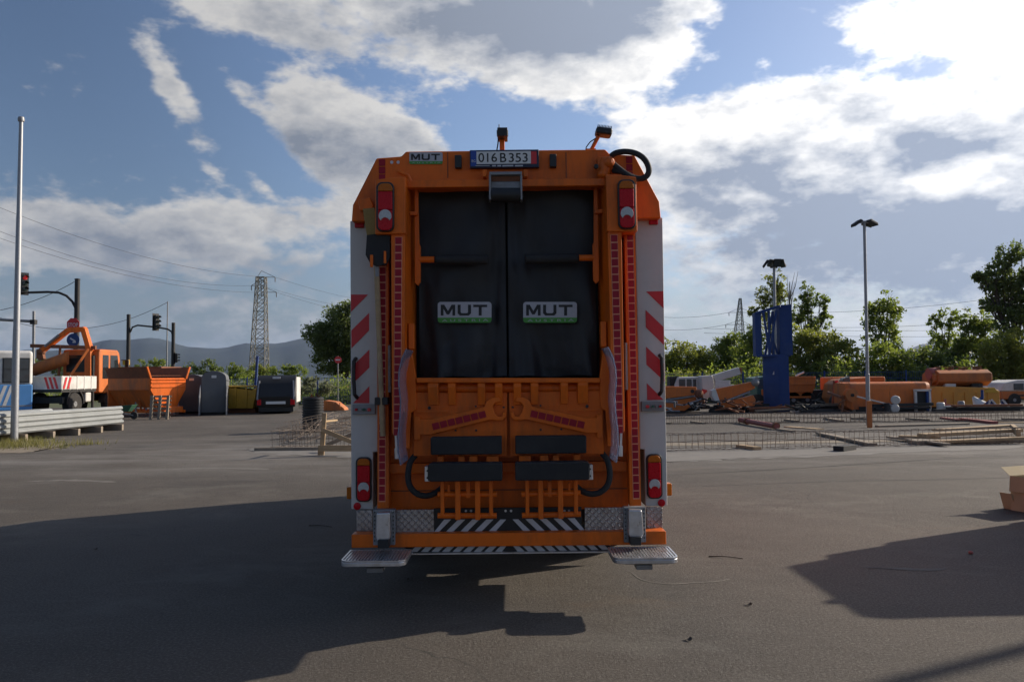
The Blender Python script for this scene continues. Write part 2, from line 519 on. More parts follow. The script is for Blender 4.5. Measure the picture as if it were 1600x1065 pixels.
def checker_plate():
    m = mat('checker_plate', (.46, .44, .43), .36, .8, var=.15, scale=12, dirt=(.30, .22, .18), dirt_amt=.4)
    nt = m.node_tree; L = nt.links; p = nt.nodes['Principled BSDF']
    tc = nt.nodes.new('ShaderNodeTexCoord')
    hs = []
    for k, sx in ((0, 1), (1, -1)):
        mp = nt.nodes.new('ShaderNodeMapping'); mp.inputs['Rotation'].default_value = (0, R(45 * sx), 0)
        mp.inputs['Scale'].default_value = (26, 26, 26); mp.inputs['Location'].default_value = (.5 * k, 0, .5 * k)
        L.new(tc.outputs['Object'], mp.inputs[0])
        sp = nt.nodes.new('ShaderNodeSeparateXYZ'); L.new(mp.outputs[0], sp.inputs[0])
        def tri(o):
            a = nt.nodes.new('ShaderNodeMath'); a.operation = 'PINGPONG'; a.inputs[1].default_value = .5; L.new(o, a.inputs[0]); return a.outputs[0]
        def mth(op, a, b):
            q = nt.nodes.new('ShaderNodeMath'); q.operation = op
            for i, v in enumerate((a, b)):
                if isinstance(v, (int, float)): q.inputs[i].default_value = v
                else: L.new(v, q.inputs[i])
            return q.outputs[0]
        e = mth('ADD', mth('POWER', mth('DIVIDE', tri(sp.outputs[0]), .42), 2), mth('POWER', mth('DIVIDE', tri(sp.outputs[2]), .14), 2))
        r = nt.nodes.new('ShaderNodeMapRange'); r.inputs[1].default_value = .4; r.inputs[2].default_value = 1.3
        r.inputs[3].default_value = 1; r.inputs[4].default_value = 0; L.new(e, r.inputs[0])
        hs.append(r.outputs[0])
    mx = nt.nodes.new('ShaderNodeMath'); mx.operation = 'MAXIMUM'; L.new(hs[0], mx.inputs[0]); L.new(hs[1], mx.inputs[1])
    bp = nt.nodes.new('ShaderNodeBump'); bp.inputs['Strength'].default_value = .9; bp.inputs['Distance'].default_value = .01
    L.new(mx.outputs[0], bp.inputs['Height']); L.new(bp.outputs[0], p.inputs['Normal'])
    return m


M['checker'] = checker_plate()


def acrylic():
    m = bpy.data.materials.new('blue_tinted_acrylic'); m.use_nodes = True
    p = m.node_tree.nodes['Principled BSDF']
    p.inputs['Base Color'].default_value = (.74, .80, 1.0, 1)
    p.inputs['Roughness'].default_value = .12
    p.inputs['Transmission Weight'].default_value = .85
    p.inputs['IOR'].default_value = 1.3
    return m


M['acrylic'] = acrylic()


def leafmat(name, c0, c1, trans=.5):
    m = bpy.data.materials.new(name); m.use_nodes = True
    nt = m.node_tree; L = nt.links
    for n in list(nt.nodes): nt.nodes.remove(n)
    out = nt.nodes.new('ShaderNodeOutputMaterial')
    geo = nt.nodes.new('ShaderNodeNewGeometry')
    tc = nt.nodes.new('ShaderNodeTexCoord')
    n = nt.nodes.new('ShaderNodeTexNoise'); n.inputs['Scale'].default_value = .55; n.inputs['Detail'].default_value = 3
    L.new(tc.outputs['Object'], n.inputs['Vector'])
    a = nt.nodes.new('ShaderNodeMath'); a.operation = 'MULTIPLY_ADD'; a.inputs[1].default_value = .5; L.new(geo.outputs['Random Per Island'], a.inputs[0])
    r = nt.nodes.new('ShaderNodeMapRange'); r.inputs[1].default_value = .3; r.inputs[2].default_value = .7; r.inputs[4].default_value = .5
    L.new(n.outputs[0], r.inputs[0]); L.new(r.outputs[0], a.inputs[2])
    mx = nt.nodes.new('ShaderNodeMix'); mx.data_type = 'RGBA'
    L.new(a.outputs[0], mx.inputs[0]); mx.inputs[6].default_value = (*c0, 1); mx.inputs[7].default_value = (*c1, 1)
    d = nt.nodes.new('ShaderNodeBsdfPrincipled'); d.inputs['Roughness'].default_value = .55
    L.new(mx.outputs[2], d.inputs['Base Color'])
    t = nt.nodes.new('ShaderNodeBsdfTranslucent'); tb = nt.nodes.new('ShaderNodeVectorMath'); tb.operation = 'MULTIPLY'; L.new(mx.outputs[2], tb.inputs[0]); tb.inputs[1].default_value = (1.7, 1.75, 1.2); L.new(tb.outputs[0], t.inputs[0])
    ms = nt.nodes.new('ShaderNodeMixShader'); ms.inputs[0].default_value = trans
    L.new(d.outputs[0], ms.inputs[1]); L.new(t.outputs[0], ms.inputs[2]); L.new(ms.outputs[0], out.inputs[0])
    return m


M['leaf'] = leafmat('mid_green_leaves', (.085, .125, .024), (.195, .225, .046))
M['leafy'] = leafmat('yellowing_leaves', (.100, .132, .026), (.225, .225, .046))
M['leafd'] = leafmat('dark_green_leaves', (.062, .092, .030), (.150, .178, .052))
M['leafs'] = leafmat('silvery_leaves', (.075, .090, .060), (.17, .175, .115))
M['grass'] = leafmat('dry_grass', (.08, .09, .025), (.22, .19, .08))

# ------------------------------------------------------------------ the ground
def asphalt():
    m = bpy.data.materials.new('worn_asphalt'); m.use_nodes = True
    nt = m.node_tree; L = nt.links; p = nt.nodes['Principled BSDF']
    tc = nt.nodes.new('ShaderNodeTexCoord')
    def noise(scale, det=8, ro=.65, vs=(1, 1, 1), dist=0, loc=(0, 0, 0)):
        mp = nt.nodes.new('ShaderNodeMapping'); mp.inputs['Scale'].default_value = vs; mp.inputs['Location'].default_value = loc
        L.new(tc.outputs['Object'], mp.inputs[0])
        n = nt.nodes.new('ShaderNodeTexNoise'); n.inputs['Scale'].default_value = scale; n.inputs['Detail'].default_value = det
        n.inputs['Roughness'].default_value = ro; n.inputs['Distortion'].default_value = dist
        L.new(mp.outputs[0], n.inputs['Vector']); return n.outputs[0]
    def mr(v, a, b, c, d):
        n = nt.nodes.new('ShaderNodeMapRange'); L.new(v, n.inputs[0])
        for i, x in enumerate((a, b, c, d)): n.inputs[i + 1].default_value = x
        return n.outputs[0]
    def mul(a, b):
        n = nt.nodes.new('ShaderNodeMath'); n.operation = 'MULTIPLY'
        for i, v in enumerate((a, b)):
            if isinstance(v, float): n.inputs[i].default_value = v
            else: L.new(v, n.inputs[i])
        return n.outputs[0]
    def mix(f, a, b):
        n = nt.nodes.new('ShaderNodeMix'); n.data_type = 'RGBA'; L.new(f, n.inputs[0])
        for i, v in ((6, a), (7, b)):
            if isinstance(v, tuple): n.inputs[i].default_value = (*v, 1)
            else: L.new(v, n.inputs[i])
        return n.outputs[2]
    base = mix(mr(noise(.35), .3, .7, 0, 1), (0.0560, 0.0520, 0.0475), (0.1000, 0.0920, 0.0830))
    grain = noise(48, 5, .85)
    tint = nt.nodes.new('ShaderNodeVectorMath'); tint.operation = 'MULTIPLY'; L.new(base, tint.inputs[0]); tint.inputs[1].default_value = (.93, .84, .74); base = tint.outputs[0]
    base = mix(mr(grain, .50, .70, 0, .75), base, (0.2050, 0.1900, 0.1700))
    base = mix(mr(grain, .30, .50, .8, 0), base, (0.0297, 0.0277, 0.0251))
    # oil marks and pale dust trodden and driven along the yard
    base = mix(mr(noise(.22, 6, .7, (1, 1.6, 1), .6, (3, 9, 0)), .54, .68, 0, .55), base, (0.0363, 0.0330, 0.0304))
    base = mix(mr(noise(1.6, 5, .65, (.9, 1.1, 1), .3, (7, 2, 0)), .68, .78, 0, .55), base, (0.0343, 0.0317, 0.0290))
    base = mix(mr(noise(.55, 9, .72, (.7, 1.0, 1), .5, (1, 5, 0)), .52, .70, 0, .48), base, (0.1683, 0.1551, 0.1320))
    base = mix(mr(noise(.5, 6, .7, (.6, 1.0, 1), .4, (11, 4, 0)), .62, .74, 0, .35), base, (0.1320, 0.0792, 0.0396))
    # pale concrete dust near the building strip
    sp = nt.nodes.new('ShaderNodeSeparateXYZ'); L.new(tc.outputs['Object'], sp.inputs[0])
    near = mul(mr(sp.outputs[1], 13.5, 18.2, 0, 1), mr(sp.outputs[1], 20.5, 27, 1, 0))
    base = mix(mul(near, mr(noise(.45, 8, .7, (.5, 1.4, 1)), .40, .66, 0, .8)), base, (0.2178, 0.2046, 0.1848))
    # cracks
    v = nt.nodes.new('ShaderNodeTexVoronoi'); v.feature = 'DISTANCE_TO_EDGE'; v.inputs['Scale'].default_value = .16
    mp = nt.nodes.new('ShaderNodeMapping'); L.new(tc.outputs['Object'], mp.inputs[0])
    nd = nt.nodes.new('ShaderNodeTexNoise'); nd.inputs['Scale'].default_value = 1.1; nd.inputs['Detail'].default_value = 6; L.new(tc.outputs['Object'], nd.inputs['Vector'])
    ad = nt.nodes.new('ShaderNodeVectorMath'); ad.operation = 'ADD'; L.new(tc.outputs['Object'], ad.inputs[0]); L.new(nd.outputs[1], ad.inputs[1])
    L.new(ad.outputs[0], v.inputs['Vector'])
    crack = mul(mr(v.outputs['Distance'], 0, .0022, 1, 0), mr(noise(.3, 3, .5, (1, 1, 1), 0, (20, 3, 0)), .50, .62, 0, .85))
    base = mix(crack, base, (.035, .033, .03))
    L.new(base, p.inputs['Base Color'])
    p.inputs['Roughness'].default_value = .82
    p.inputs['Specular IOR Level'].default_value = .35
    bp = nt.nodes.new('ShaderNodeBump'); bp.inputs['Strength'].default_value = .8; bp.inputs['Distance'].default_value = .016
    hs = nt.nodes.new('ShaderNodeMath'); hs.operation = 'ADD'; L.new(mul(noise(1.2, 5, .6), 2.5), hs.inputs[0]); L.new(grain, hs.inputs[1])
    L.new(hs.outputs[0], bp.inputs['Height']); L.new(bp.outputs[0], p.inputs['Normal'])
    return m


M['asphalt'] = asphalt()
M['field'] = mat('dry_field', (.075, .085, .035), .95, var=.35, scale=.05)
M['dirt'] = mat('dry_earth', (.20, .165, .12), .95, var=.35, scale=2.5, bump=.6, bscale=9)
M['hill'] = mat('wooded_hill', (.022, .032, .030), .95, var=.45, scale=.006)


def structure(name, mb, m, closed=True):
    o = bpy.data.objects.new(name, mesh_of(mb, closed=closed))
    o.data.materials.append(m); COL.objects.link(o); o['kind'] = 'structure'
    return o


gm = MB()
gm.add([(math.cos(a) * 14000, math.sin(a) * 14000, -.012) for a in [i * math.pi / 24 for i in range(48)]], [tuple(range(48))])
structure('ground', gm, M['field'])
ym = MB(); ym.add([(-46, -30, 0), (48, -30, 0), (48, 52, 0), (-46, 58, 0)], [(0, 1, 2, 3)])
structure('yard_pavement', ym, M['asphalt'])


# hills: a ridge with real relief, several kilometres away
def hills():
    prof = [(-400, 590), (-100, 556), (0, 548), (60, 551), (120, 545), (180, 535), (240, 530), (300, 541), (350, 544), (400, 539), (440, 535), (480, 531),
            (560, 540), (700, 548), (860, 552), (1000, 556), (1060, 552), (1120, 545), (1180, 549), (1260, 560), (1330, 566), (1400, 555), (1440, 540), (1500, 533), (1560, 541), (1700, 556), (2000, 580)]
    mb = MB()
    px = np.linspace(-400, 2000, 160)
    top = np.interp(px, [p[0] for p in prof], [p[1] for p in prof])
    rng = np.random.RandomState(3)
    for a, w in ((14, 1.4), (5, 2.2), (2.2, 1.5)):
        k = rng.randn(int(2400 / a / 9) + 3) * w
        top = top + np.interp(px, np.linspace(-400, 2000, len(k)), k)
    rows = []
    for f, y in ((0, 4300), (.25, 4700), (.55, 5200), (.8, 5650), (1.0, 6000), (.6, 7000)):
        row = []
        for i in range(len(px)):
            t = W(px[i], top[i], 6000)
            wob = rng.randn() * 14 if 0 < f < 1 else 0
            row.append((t.x * (y + wob * 9) / 6000, y + wob * 9, max(-2, f * t.z + wob)))
        rows.append(row)
    vs = [v for r in rows for v in r]
    n = len(px)
    fs = [(j * n + i, j * n + i + 1, (j + 1) * n + i + 1, (j + 1) * n + i) for j in range(len(rows) - 1) for i in range(n - 1)]
    mb.add(vs, fs)
    structure('hills', mb, M['hill'], closed=False)


hills()

# the trench strips cut for the ground beams, edged with broken concrete
def strips():
    for (name, pts, m, z) in (
        ('concrete_strip', [G(1037, 700), G(1600, 688), G(1600, 700), G(1200, 716), G(1037, 722)], M['concrete'], .004),
        ('concrete_apron', [G(386, 700), G(556, 700), G(556, 716), G(392, 708)], M['concrete'], .004),
        ('trench_floor', [G(1030, 697), G(1600, 686), G(1700, 690), G(1700, 683), G(1030, 692)], M['dirt'], .008),
        ('earth_verge', [G(-140, 706), G(30, 708), G(95, 700), G(105, 694), G(40, 690), G(-140, 686)], M['dirt'], .006)):
        mb = MB()
        if name in ('concrete_strip', 'concrete_apron', 'earth_verge'):
            q = []
            for i in range(len(pts)):
                a, b = pts[i], pts[(i + 1) % len(pts)]
                k = 14
                for j in range(k):
                    t = a.lerp(b, j / k)
                    q.append(t + Vector((random.uniform(-.1, .1), random.uniform(-.22, .22), 0)))
            pts = q
        mb.add([(p.x, p.y, z) for p in pts], [tuple(range(len(pts)))])
        structure(name, mb, m)


strips()


def marks():
    # scuffs and stains with a shape of their own, lying on the asphalt
    pale = mat('pale_scuff', (.14, .128, .11), .9, var=.4, scale=5)
    darkm = mat('oil_stain', (.030, .026, .022), .7, var=.4, scale=5)
    def ribbon(name, pts, w, m, z):
        c = soft([G(*p) for p in pts], 8); n = len(c); mb = MB(); vs = []
        for i, p in enumerate(c):
            t = (c[min(i + 1, n - 1)] - c[max(i - 1, 0)]).normalized(); s = Vector((-t.y, t.x, 0))
            f = math.sin(math.pi * (i + .3) / (n + .6)) ** .5 * random.uniform(.45, 1.1) * w / 2
            vs += [p + s * f + Vector((0, 0, z)), p - s * f + Vector((0, 0, z))]
        mb.add(vs, [(2 * i, 2 * i + 1, 2 * i + 3, 2 * i + 2) for i in range(n - 1)])
        structure(name, mb, m, closed=False)
    ribbon('scuff_mark', [(985, 893), (1005, 906), (1045, 912), (1085, 910), (1120, 908), (1142, 904)], .03, pale, .003)
    ribbon('oil_stain', [(1352, 886), (1400, 888), (1450, 890), (1478, 888)], .10, darkm, .003)
    ribbon('surface_joint', [(1037, 742), (1180, 735), (1330, 726), (1480, 716), (1620, 710)], .05, darkm, .005)
    ribbon('surface_joint', [(1080, 760), (1300, 752), (1500, 748), (1640, 744)], .05, darkm, .003)
    ribbon('scuff_mark', [(40, 752), (110, 750), (180, 753)], .25, pale, .003)
    ribbon('scuff_mark', [(230, 735), (330, 731), (420, 733)], .30, pale, .003)


marks()


# ------------------------------------------------------------------ the refuse truck
TY = 6.4
TX = -0.036
truck = thing('refuse_truck', 'orange rear-loading refuse truck seen squarely from behind in the middle of the yard', 'refuse truck', (TX, TY, 0))


def tp(px, py, dy, s=1):
    p = W(px, py, TY + dy)
    return Vector((TX + s * (p.x - TX), p.y, p.z))


class TB(MB):
    """mesh builder with boxes given by where they stand on the back of the truck; s=-1 is the right-hand twin"""
    def pb(s, x0, y0, x1, y1, d0, d1, sg=1):
        a = tp(x0, (y0 + y1) / 2, d0, sg); b = tp(x1, (y0 + y1) / 2, d0, sg)
        c = tp((x0 + x1) / 2, y0, d0, sg); d = tp((x0 + x1) / 2, y1, d0, sg)
        return s.b(min(a.x, b.x), max(a.x, b.x), TY + d0, TY + d1, d.z, c.z)
    def pp(s, pts, d0, d1, sg=1):
        return s.prism([(q.x, q.z) for q in (tp(x, y, d0, sg) for x, y in pts)], TY + d0, TY + d1)


def tpart(name, mb, m, bevel=.004, parent=None, label=None, seg=2):
    return part(parent or truck, name, mb, m, bevel, seg, label)


SIDES = ((1, 'left'), (-1, 'right'))
M['tape_back'] = mat('tape_grid', (.78, .33, .20), .5, var=.1)
# chassis, body and cab in front of the tailgate
b = MB(); b.b(-1.20, 1.16, TY + 1.0, TY + 4.75, 1.02, 3.38); tpart('load_body', b, M['orange'], .06)
b = MB(); b.b(-.45, -.33, TY + .6, TY + 6.2, .62, .86); b.b(.27, .39, TY + .6, TY + 6.2, .62, .86)
for k in range(6): b.b(-.33, .27, TY + 1 + k * .95, TY + 1.08 + k * .95, .66, .82)
tpart('chassis_frame', b, M['dark'], .01)
b = MB(); b.prism_x([(TY + 5.0, .75), (TY + 6.5, .55), (TY + 6.55, 1.5), (TY + 6.35, 2.62), (TY + 6.1, 2.78), (TY + 5.0, 2.78)], -1.15, 1.08)
cab = tpart('cab', b, M['orange'], .06)
b = MB(); b.prism_x([(TY + 6.56, 1.55), (TY + 6.575, 1.55), (TY + 6.385, 2.5), (TY + 6.37, 2.5)], -1.0, .93); tpart('windscreen', b, M['glass'], 0, cab)
for sx in (-1.155, 1.085):
    b = MB(); b.b(sx - .004, sx + .004, TY + 5.3, TY + 6.25, 1.6, 2.45); tpart('side_window', b, M['glass'], 0, cab)
TYRE = [(.30, -.14), (.47, -.14), (.50, -.11), (.515, -.05), (.515, .05), (.50, .11), (.47, .14), (.30, .14)]


def wheel(parent, c, axis, r=.5, w=.28, rim=None):
    k = r / .515; kw = w / .28
    b = MB(); b.lathe([(q * k, h * kw) for q, h in TYRE], c, axis, 28)
    t = part(parent, 'wheel', b, M['tyre'])
    b = MB(); b.lathe([(.305 * k, -.1 * kw), (.305 * k, .10 * kw), (.25 * k, .06 * kw), (.12 * k, .05 * kw), (.12 * k, .15 * kw), (.02 * k, .15 * kw)], c, axis, 20)
    part(t, 'rim', b, rim or M['greymetal'])
    return t


for sx in (-1, 1):
    for off in (.98, .66):
        wheel(truck, (TX + sx * off, TY + 2.0, .49), (sx, 0, 0), .49, .27)
    wheel(truck, (TX + sx * .95, TY + 5.55, .49), (sx, 0, 0), .49, .29)
b = MB(); b.cyl((TX - .8, TY + 2.0, .49), (TX + .8, TY + 2.0, .49), .09); b.ball((TX, TY + 2.0, .49), .2); tpart('rear_axle', b, M['dark'], 0)
b = MB(); b.b(TX - 1.05, TX - .5, TY + 3.0, TY + 4.2, .45, .85); tpart('fuel_tank', b, M['greymetal'], .05)
for sx in (-1, 1):
    b = MB(); b.b(TX + sx * .82 - .3, TX + sx * .82 + .3, TY + 1.35, TY + 1.36, .22, .95); tpart('mud_flap', b, M['black'], 0)

# tailgate shell
for s, nm in SIDES:
    b = TB(); b.pp([(547, 345), (590, 345), (590, 706), (583, 706), (583, 795), (549, 795)], .15, 1.15, s)
    wp = tpart('corner_panel', b, M['white'], .006, label='white ' + nm + ' corner panel with red hazard stripes')
    for pts in ([(548.2, 460), (575, 460), (548.2, 487)], [(576.6, 488.7), (576.6, 516), (549, 544), (549, 516)],
                [(577, 546), (577, 574), (549.5, 600.5), (549.5, 573)], [(577, 603), (577, 629.5), (551.6, 629.5)]):
        b = TB(); b.pp(pts, .146, .152, s); tpart('hazard_stripe', b, M['red'], 0, wp)
    b = TB(); b.pb(550.5, 631.5, 586, 647, .12, .149, s); sw = tpart('switch_panel', b, M['greymetal'], .003)
    for q, (x, mm) in enumerate(((557, 'lens_red'), (563, 'greymetal'), (569, 'green'), (577, 'red'))):
        c = tp(x, 639.5, .12, s); b = MB(); b.cyl(c, c + Vector((0, -.02, 0)), .014 if q == 3 else .011, n=12); tpart('button', b, M[mm], 0, sw)
    b = TB(); pts = [(556, 560), (553, 564), (552.5, 590), (554, 616), (558, 621)]
    b.tube([tp(x, y, .10 if 0 < i < 4 else .15, s) for i, (x, y) in enumerate(pts)], .016, 8); tpart('grab_handle', b, M['blackp'], 0)
    b = TB(); b.pb(554, 347.5, 568, 355.5, .125, .149, s); tpart('marker_lamp', b, M['lens_red'], .006)
    b = MB(); c = tp(558.5, 790, .15, s); b.lathe([(.022, 0), (.030, -.004), (.030, -.014), (.022, -.018)], c, (0, 1, 0), 18); tpart('round_reflector', b, M['lens_red'], 0)
    b = TB(); b.pb(557, 797, 582, 832, .10, .13, s); tpart('checker_plate_panel', b, M['checker'], .002)
    b = TB(); c = tp(547, 770, .25, s); b.b(c.x - .03, c.x + .03, c.y, c.y + .09, c.z - .05, c.z + .05); tpart('side_marker', b, M['lens_amber'], .01)

# top frame
half = [(792, 236), (634, 236.5), (627, 244), (588, 247), (551, 320), (549, 346), (593, 346), (593, 292), (792, 292)]
pl = [tp(x, y, .05) for x, y in half]
cx = pl[0].x
poly = [(p.x, p.z) for p in pl[1:-1]]
poly = poly + [(2 * TX - x, z) for x, z in reversed(poly)]
b = MB(); b.prism(poly, TY + .05, TY + 1.0); top = tpart('top_frame', b, M['orange'], .012)
b = TB(); b.pb(631, 280, 955, 291.5, -.03, .055); tpart('top_ledge', b, M['orange'], .006)
for xa in (699, 884):
    b = TB(); b.pb(xa, 238, xa + 1.2, 278, .046, .06); tpart('weld_seam', b, M['rust'], 0, top)
for x in (612, 622):
    c = tp(x, 253.5, .045); b = MB(); b.cyl(c, c + Vector((0, .02, 0)), .013, n=12); tpart('hole_sky_disc', b, M['print_white'], 0, top)  # white disc painted in for bright sky showing through the hole
for s, nm in SIDES:
    b = TB(); b.pb(710.5, 242, 721, 262, -.005, .049, s); tpart('top_lamp', b, M['blackp'], .006)
TSQ = None


def squares(parent, pts, wpx, hpx, dy, s, ang=0.0):
    """one red reflective square after another"""
    me = None
    for (x, y) in pts:
        c = tp(x, y, dy, s)
        if me is None:
            w = wpx * (TY + dy) / F; h = hpx * (TY + dy) / F
            bb = MB(); bb.b(-w / 2, w / 2, -.002, .002, -h / 2, h / 2); me = mesh_of(bb); me.materials.append(M['tape'])
        o = bpy.data.objects.new('reflector_square', me); COL.objects.link(o); o.parent = parent
        o.location = c - truck.location
        o.rotation_euler = (0, ang * s, 0)


for s, nm in SIDES:
    # inner post, lamp box, outer post
    b = TB(); b.pp([(611, 362), (633, 362), (631, 678), (612.5, 678)], -.10, .25, s); ip = tpart('inner_post', b, M['orange'], .005)
    b = TB(); b.pp([(617.2, 370), (628.6, 370), (626.2, 679), (614.6, 679)], -.1015, -.098, s); tpart('tape_backing', b, M['tape_back'], 0, ip)
    squares(ip, [(622.6 - 2.2 * k / 24, 376 + 12.45 * k) for k in range(25)], 10.0, 10.6, -.104, s)
    b = TB(); b.pp([(586, 281), (612, 277), (633.5, 276), (633.5, 365), (586, 366)], -.13, .20, s); lb = tpart('lamp_box', b, M['orange'], .008)
    b = TB(); b.pp([(590, 364), (607, 364), (607.5, 794), (589.5, 794)], .04, .15, s); op = tpart('outer_post', b, M['orange'], .004)
    b = TB(); b.pp([(593.2, 367), (603.4, 367), (602.2, 783.5), (591.6, 783.5)], .0385, .042, s); tpart('tape_backing', b, M['tape_back'], 0, op)
    squares(op, [(598.2 - 1.4 * k / 34, 374 + 12.2 * k) for k in range(34)], 9.0, 10.3, .036, s)
    squares(top, [(597, 254 + 12.0 * k) for k in range(3)], 10, 10.6, .047, s)
    # inner cheek of the hopper opening
    b = TB(); a0 = tp(633, 290, -.08, s); a1 = tp(633, 600, -.08, s); c0 = tp(651, 290, .33, s); c1 = tp(651, 600, .33, s)
    t = Vector((.02 * (1 if s < 0 else -1), 0, 0))
    b.add([a0, a1, c1, c0, a0 + t, a1 + t, c1 + t, c0 + t], [(0, 1, 2, 3), (7, 6, 5, 4), (0, 4, 5, 1), (1, 5, 6, 2), (2, 6, 7, 3), (3, 7, 4, 0)])
    tpart('hopper_cheek', b, M['orange'], 0)
    # strap that carries the padded rod
    b = TB(); b.pp([(647.5, 292), (653, 292), (655, 380), (657, 385), (657, 440), (653, 446), (648, 442)], .10, .14, s); ar = tpart('rod_arm', b, M['orange'], .004)
    b = TB(); b.pb(640, 330, 652, 336, .06, .12, s); tpart('clevis', b, M['orange'], .003, ar)
    b = TB(); b.cyl(tp(655, 405.5, .12, s), tp(681, 405.5, .12, s), .026); tpart('rod', b, M['orange'], 0, ar)
    b = TB(); p0, p1 = tp(679, 405.5, .12, s), tp(764, 405.5, .12, s); dx = (p1 - p0).normalized()
    b.lathe([(.03, 0), (.042, .012), (.042, (p1 - p0).length - .012), (.03, (p1 - p0).length)], p0, dx, 18); tpart('rod_padding', b, M['black'], 0, ar)
    b = TB(); b.pb(628, 250, 650, 300, .02, .05, s); b2 = TB()
    b2.tube([tp(622, 268, .04, s), tp(638, 274, -.02, s), tp(646, 290, -.02, s)], .012, 8); tpart('pipe', b2, M['orange'], 0)


def tail_light(x0, y0, x1, y1, dy, s, name='tail_light'):
    h = y1 - y0; w = x1 - x0; cxp = (x0 + x1) / 2
    def rr(xa, ya, xb, yb, r, n=5):
        out = []
        for (qx, qy, a0) in ((xb - r, ya + r, -90), (xb - r, yb - r, 0), (xa + r, yb - r, 90), (xa + r, ya + r, 180)):
            for k in range(n + 1):
                a = R(a0 + 90 * k / n); out.append((qx + r * math.cos(a), qy + r * math.sin(a)))
        return out
    b = TB(); b.pp(rr(x0, y0, x1, y1, w * .33), dy - .035, dy, s); hs = tpart(name, b, M['blackp'], .008)
    ix0, ix1 = x0 + w * .10, x1 - w * .10
    am = [(x, min(y, y0 + h * .185)) for x, y in rr(ix0, y0 + h * .03, ix1, y0 + h * .4, w * .28)]
    b = TB(); b.pp(am[:6] + [(ix1, y0 + h * .185), (ix0, y0 + h * .185)] + am[18:], dy - .052, dy - .03, s); tpart('amber_lens', b, M['lens_amber'], .006, hs)
    b = TB(); b.pb(ix0, y0 + h * .19, ix1, y0 + h * .565, dy - .052, dy - .03, s); tpart('red_lens', b, M['lens_red'], .008, hs)
    lo = rr(ix0, y0 + h * .5, ix1, y0 + h * .975, w * .28)
    b = TB(); b.pp([(ix1, y0 + h * .57)] + lo[6:18] + [(ix0, y0 + h * .57)], dy - .048, dy - .03, s); tpart('lower_red_lens', b, M['lens_red'], .006, hs)
    # white crescent
    ccy = y0 + h * .69; r = w * .36
    cr = [(cxp + r * math.cos(R(a)), ccy - r * math.sin(R(a)) * 1.05) for a in range(-15, 196, 15)]
    r2 = w * .22; cy2 = ccy + r * .82
    cr += [(cxp + r2 * 1.1 * math.cos(R(a)), cy2 - r2 * math.sin(R(a))) for a in range(170, 9, -20)]
    b = TB(); b.pp(cr, dy - .058, dy - .03, s); tpart('reversing_lens', b, M['lens_white'], .003, hs)
    return hs


for s, nm in SIDES:
    tail_light(587.5, 284, 615.5, 361.5, -.13, s)
    tail_light(555.5, 714, 580, 784, .15, s)

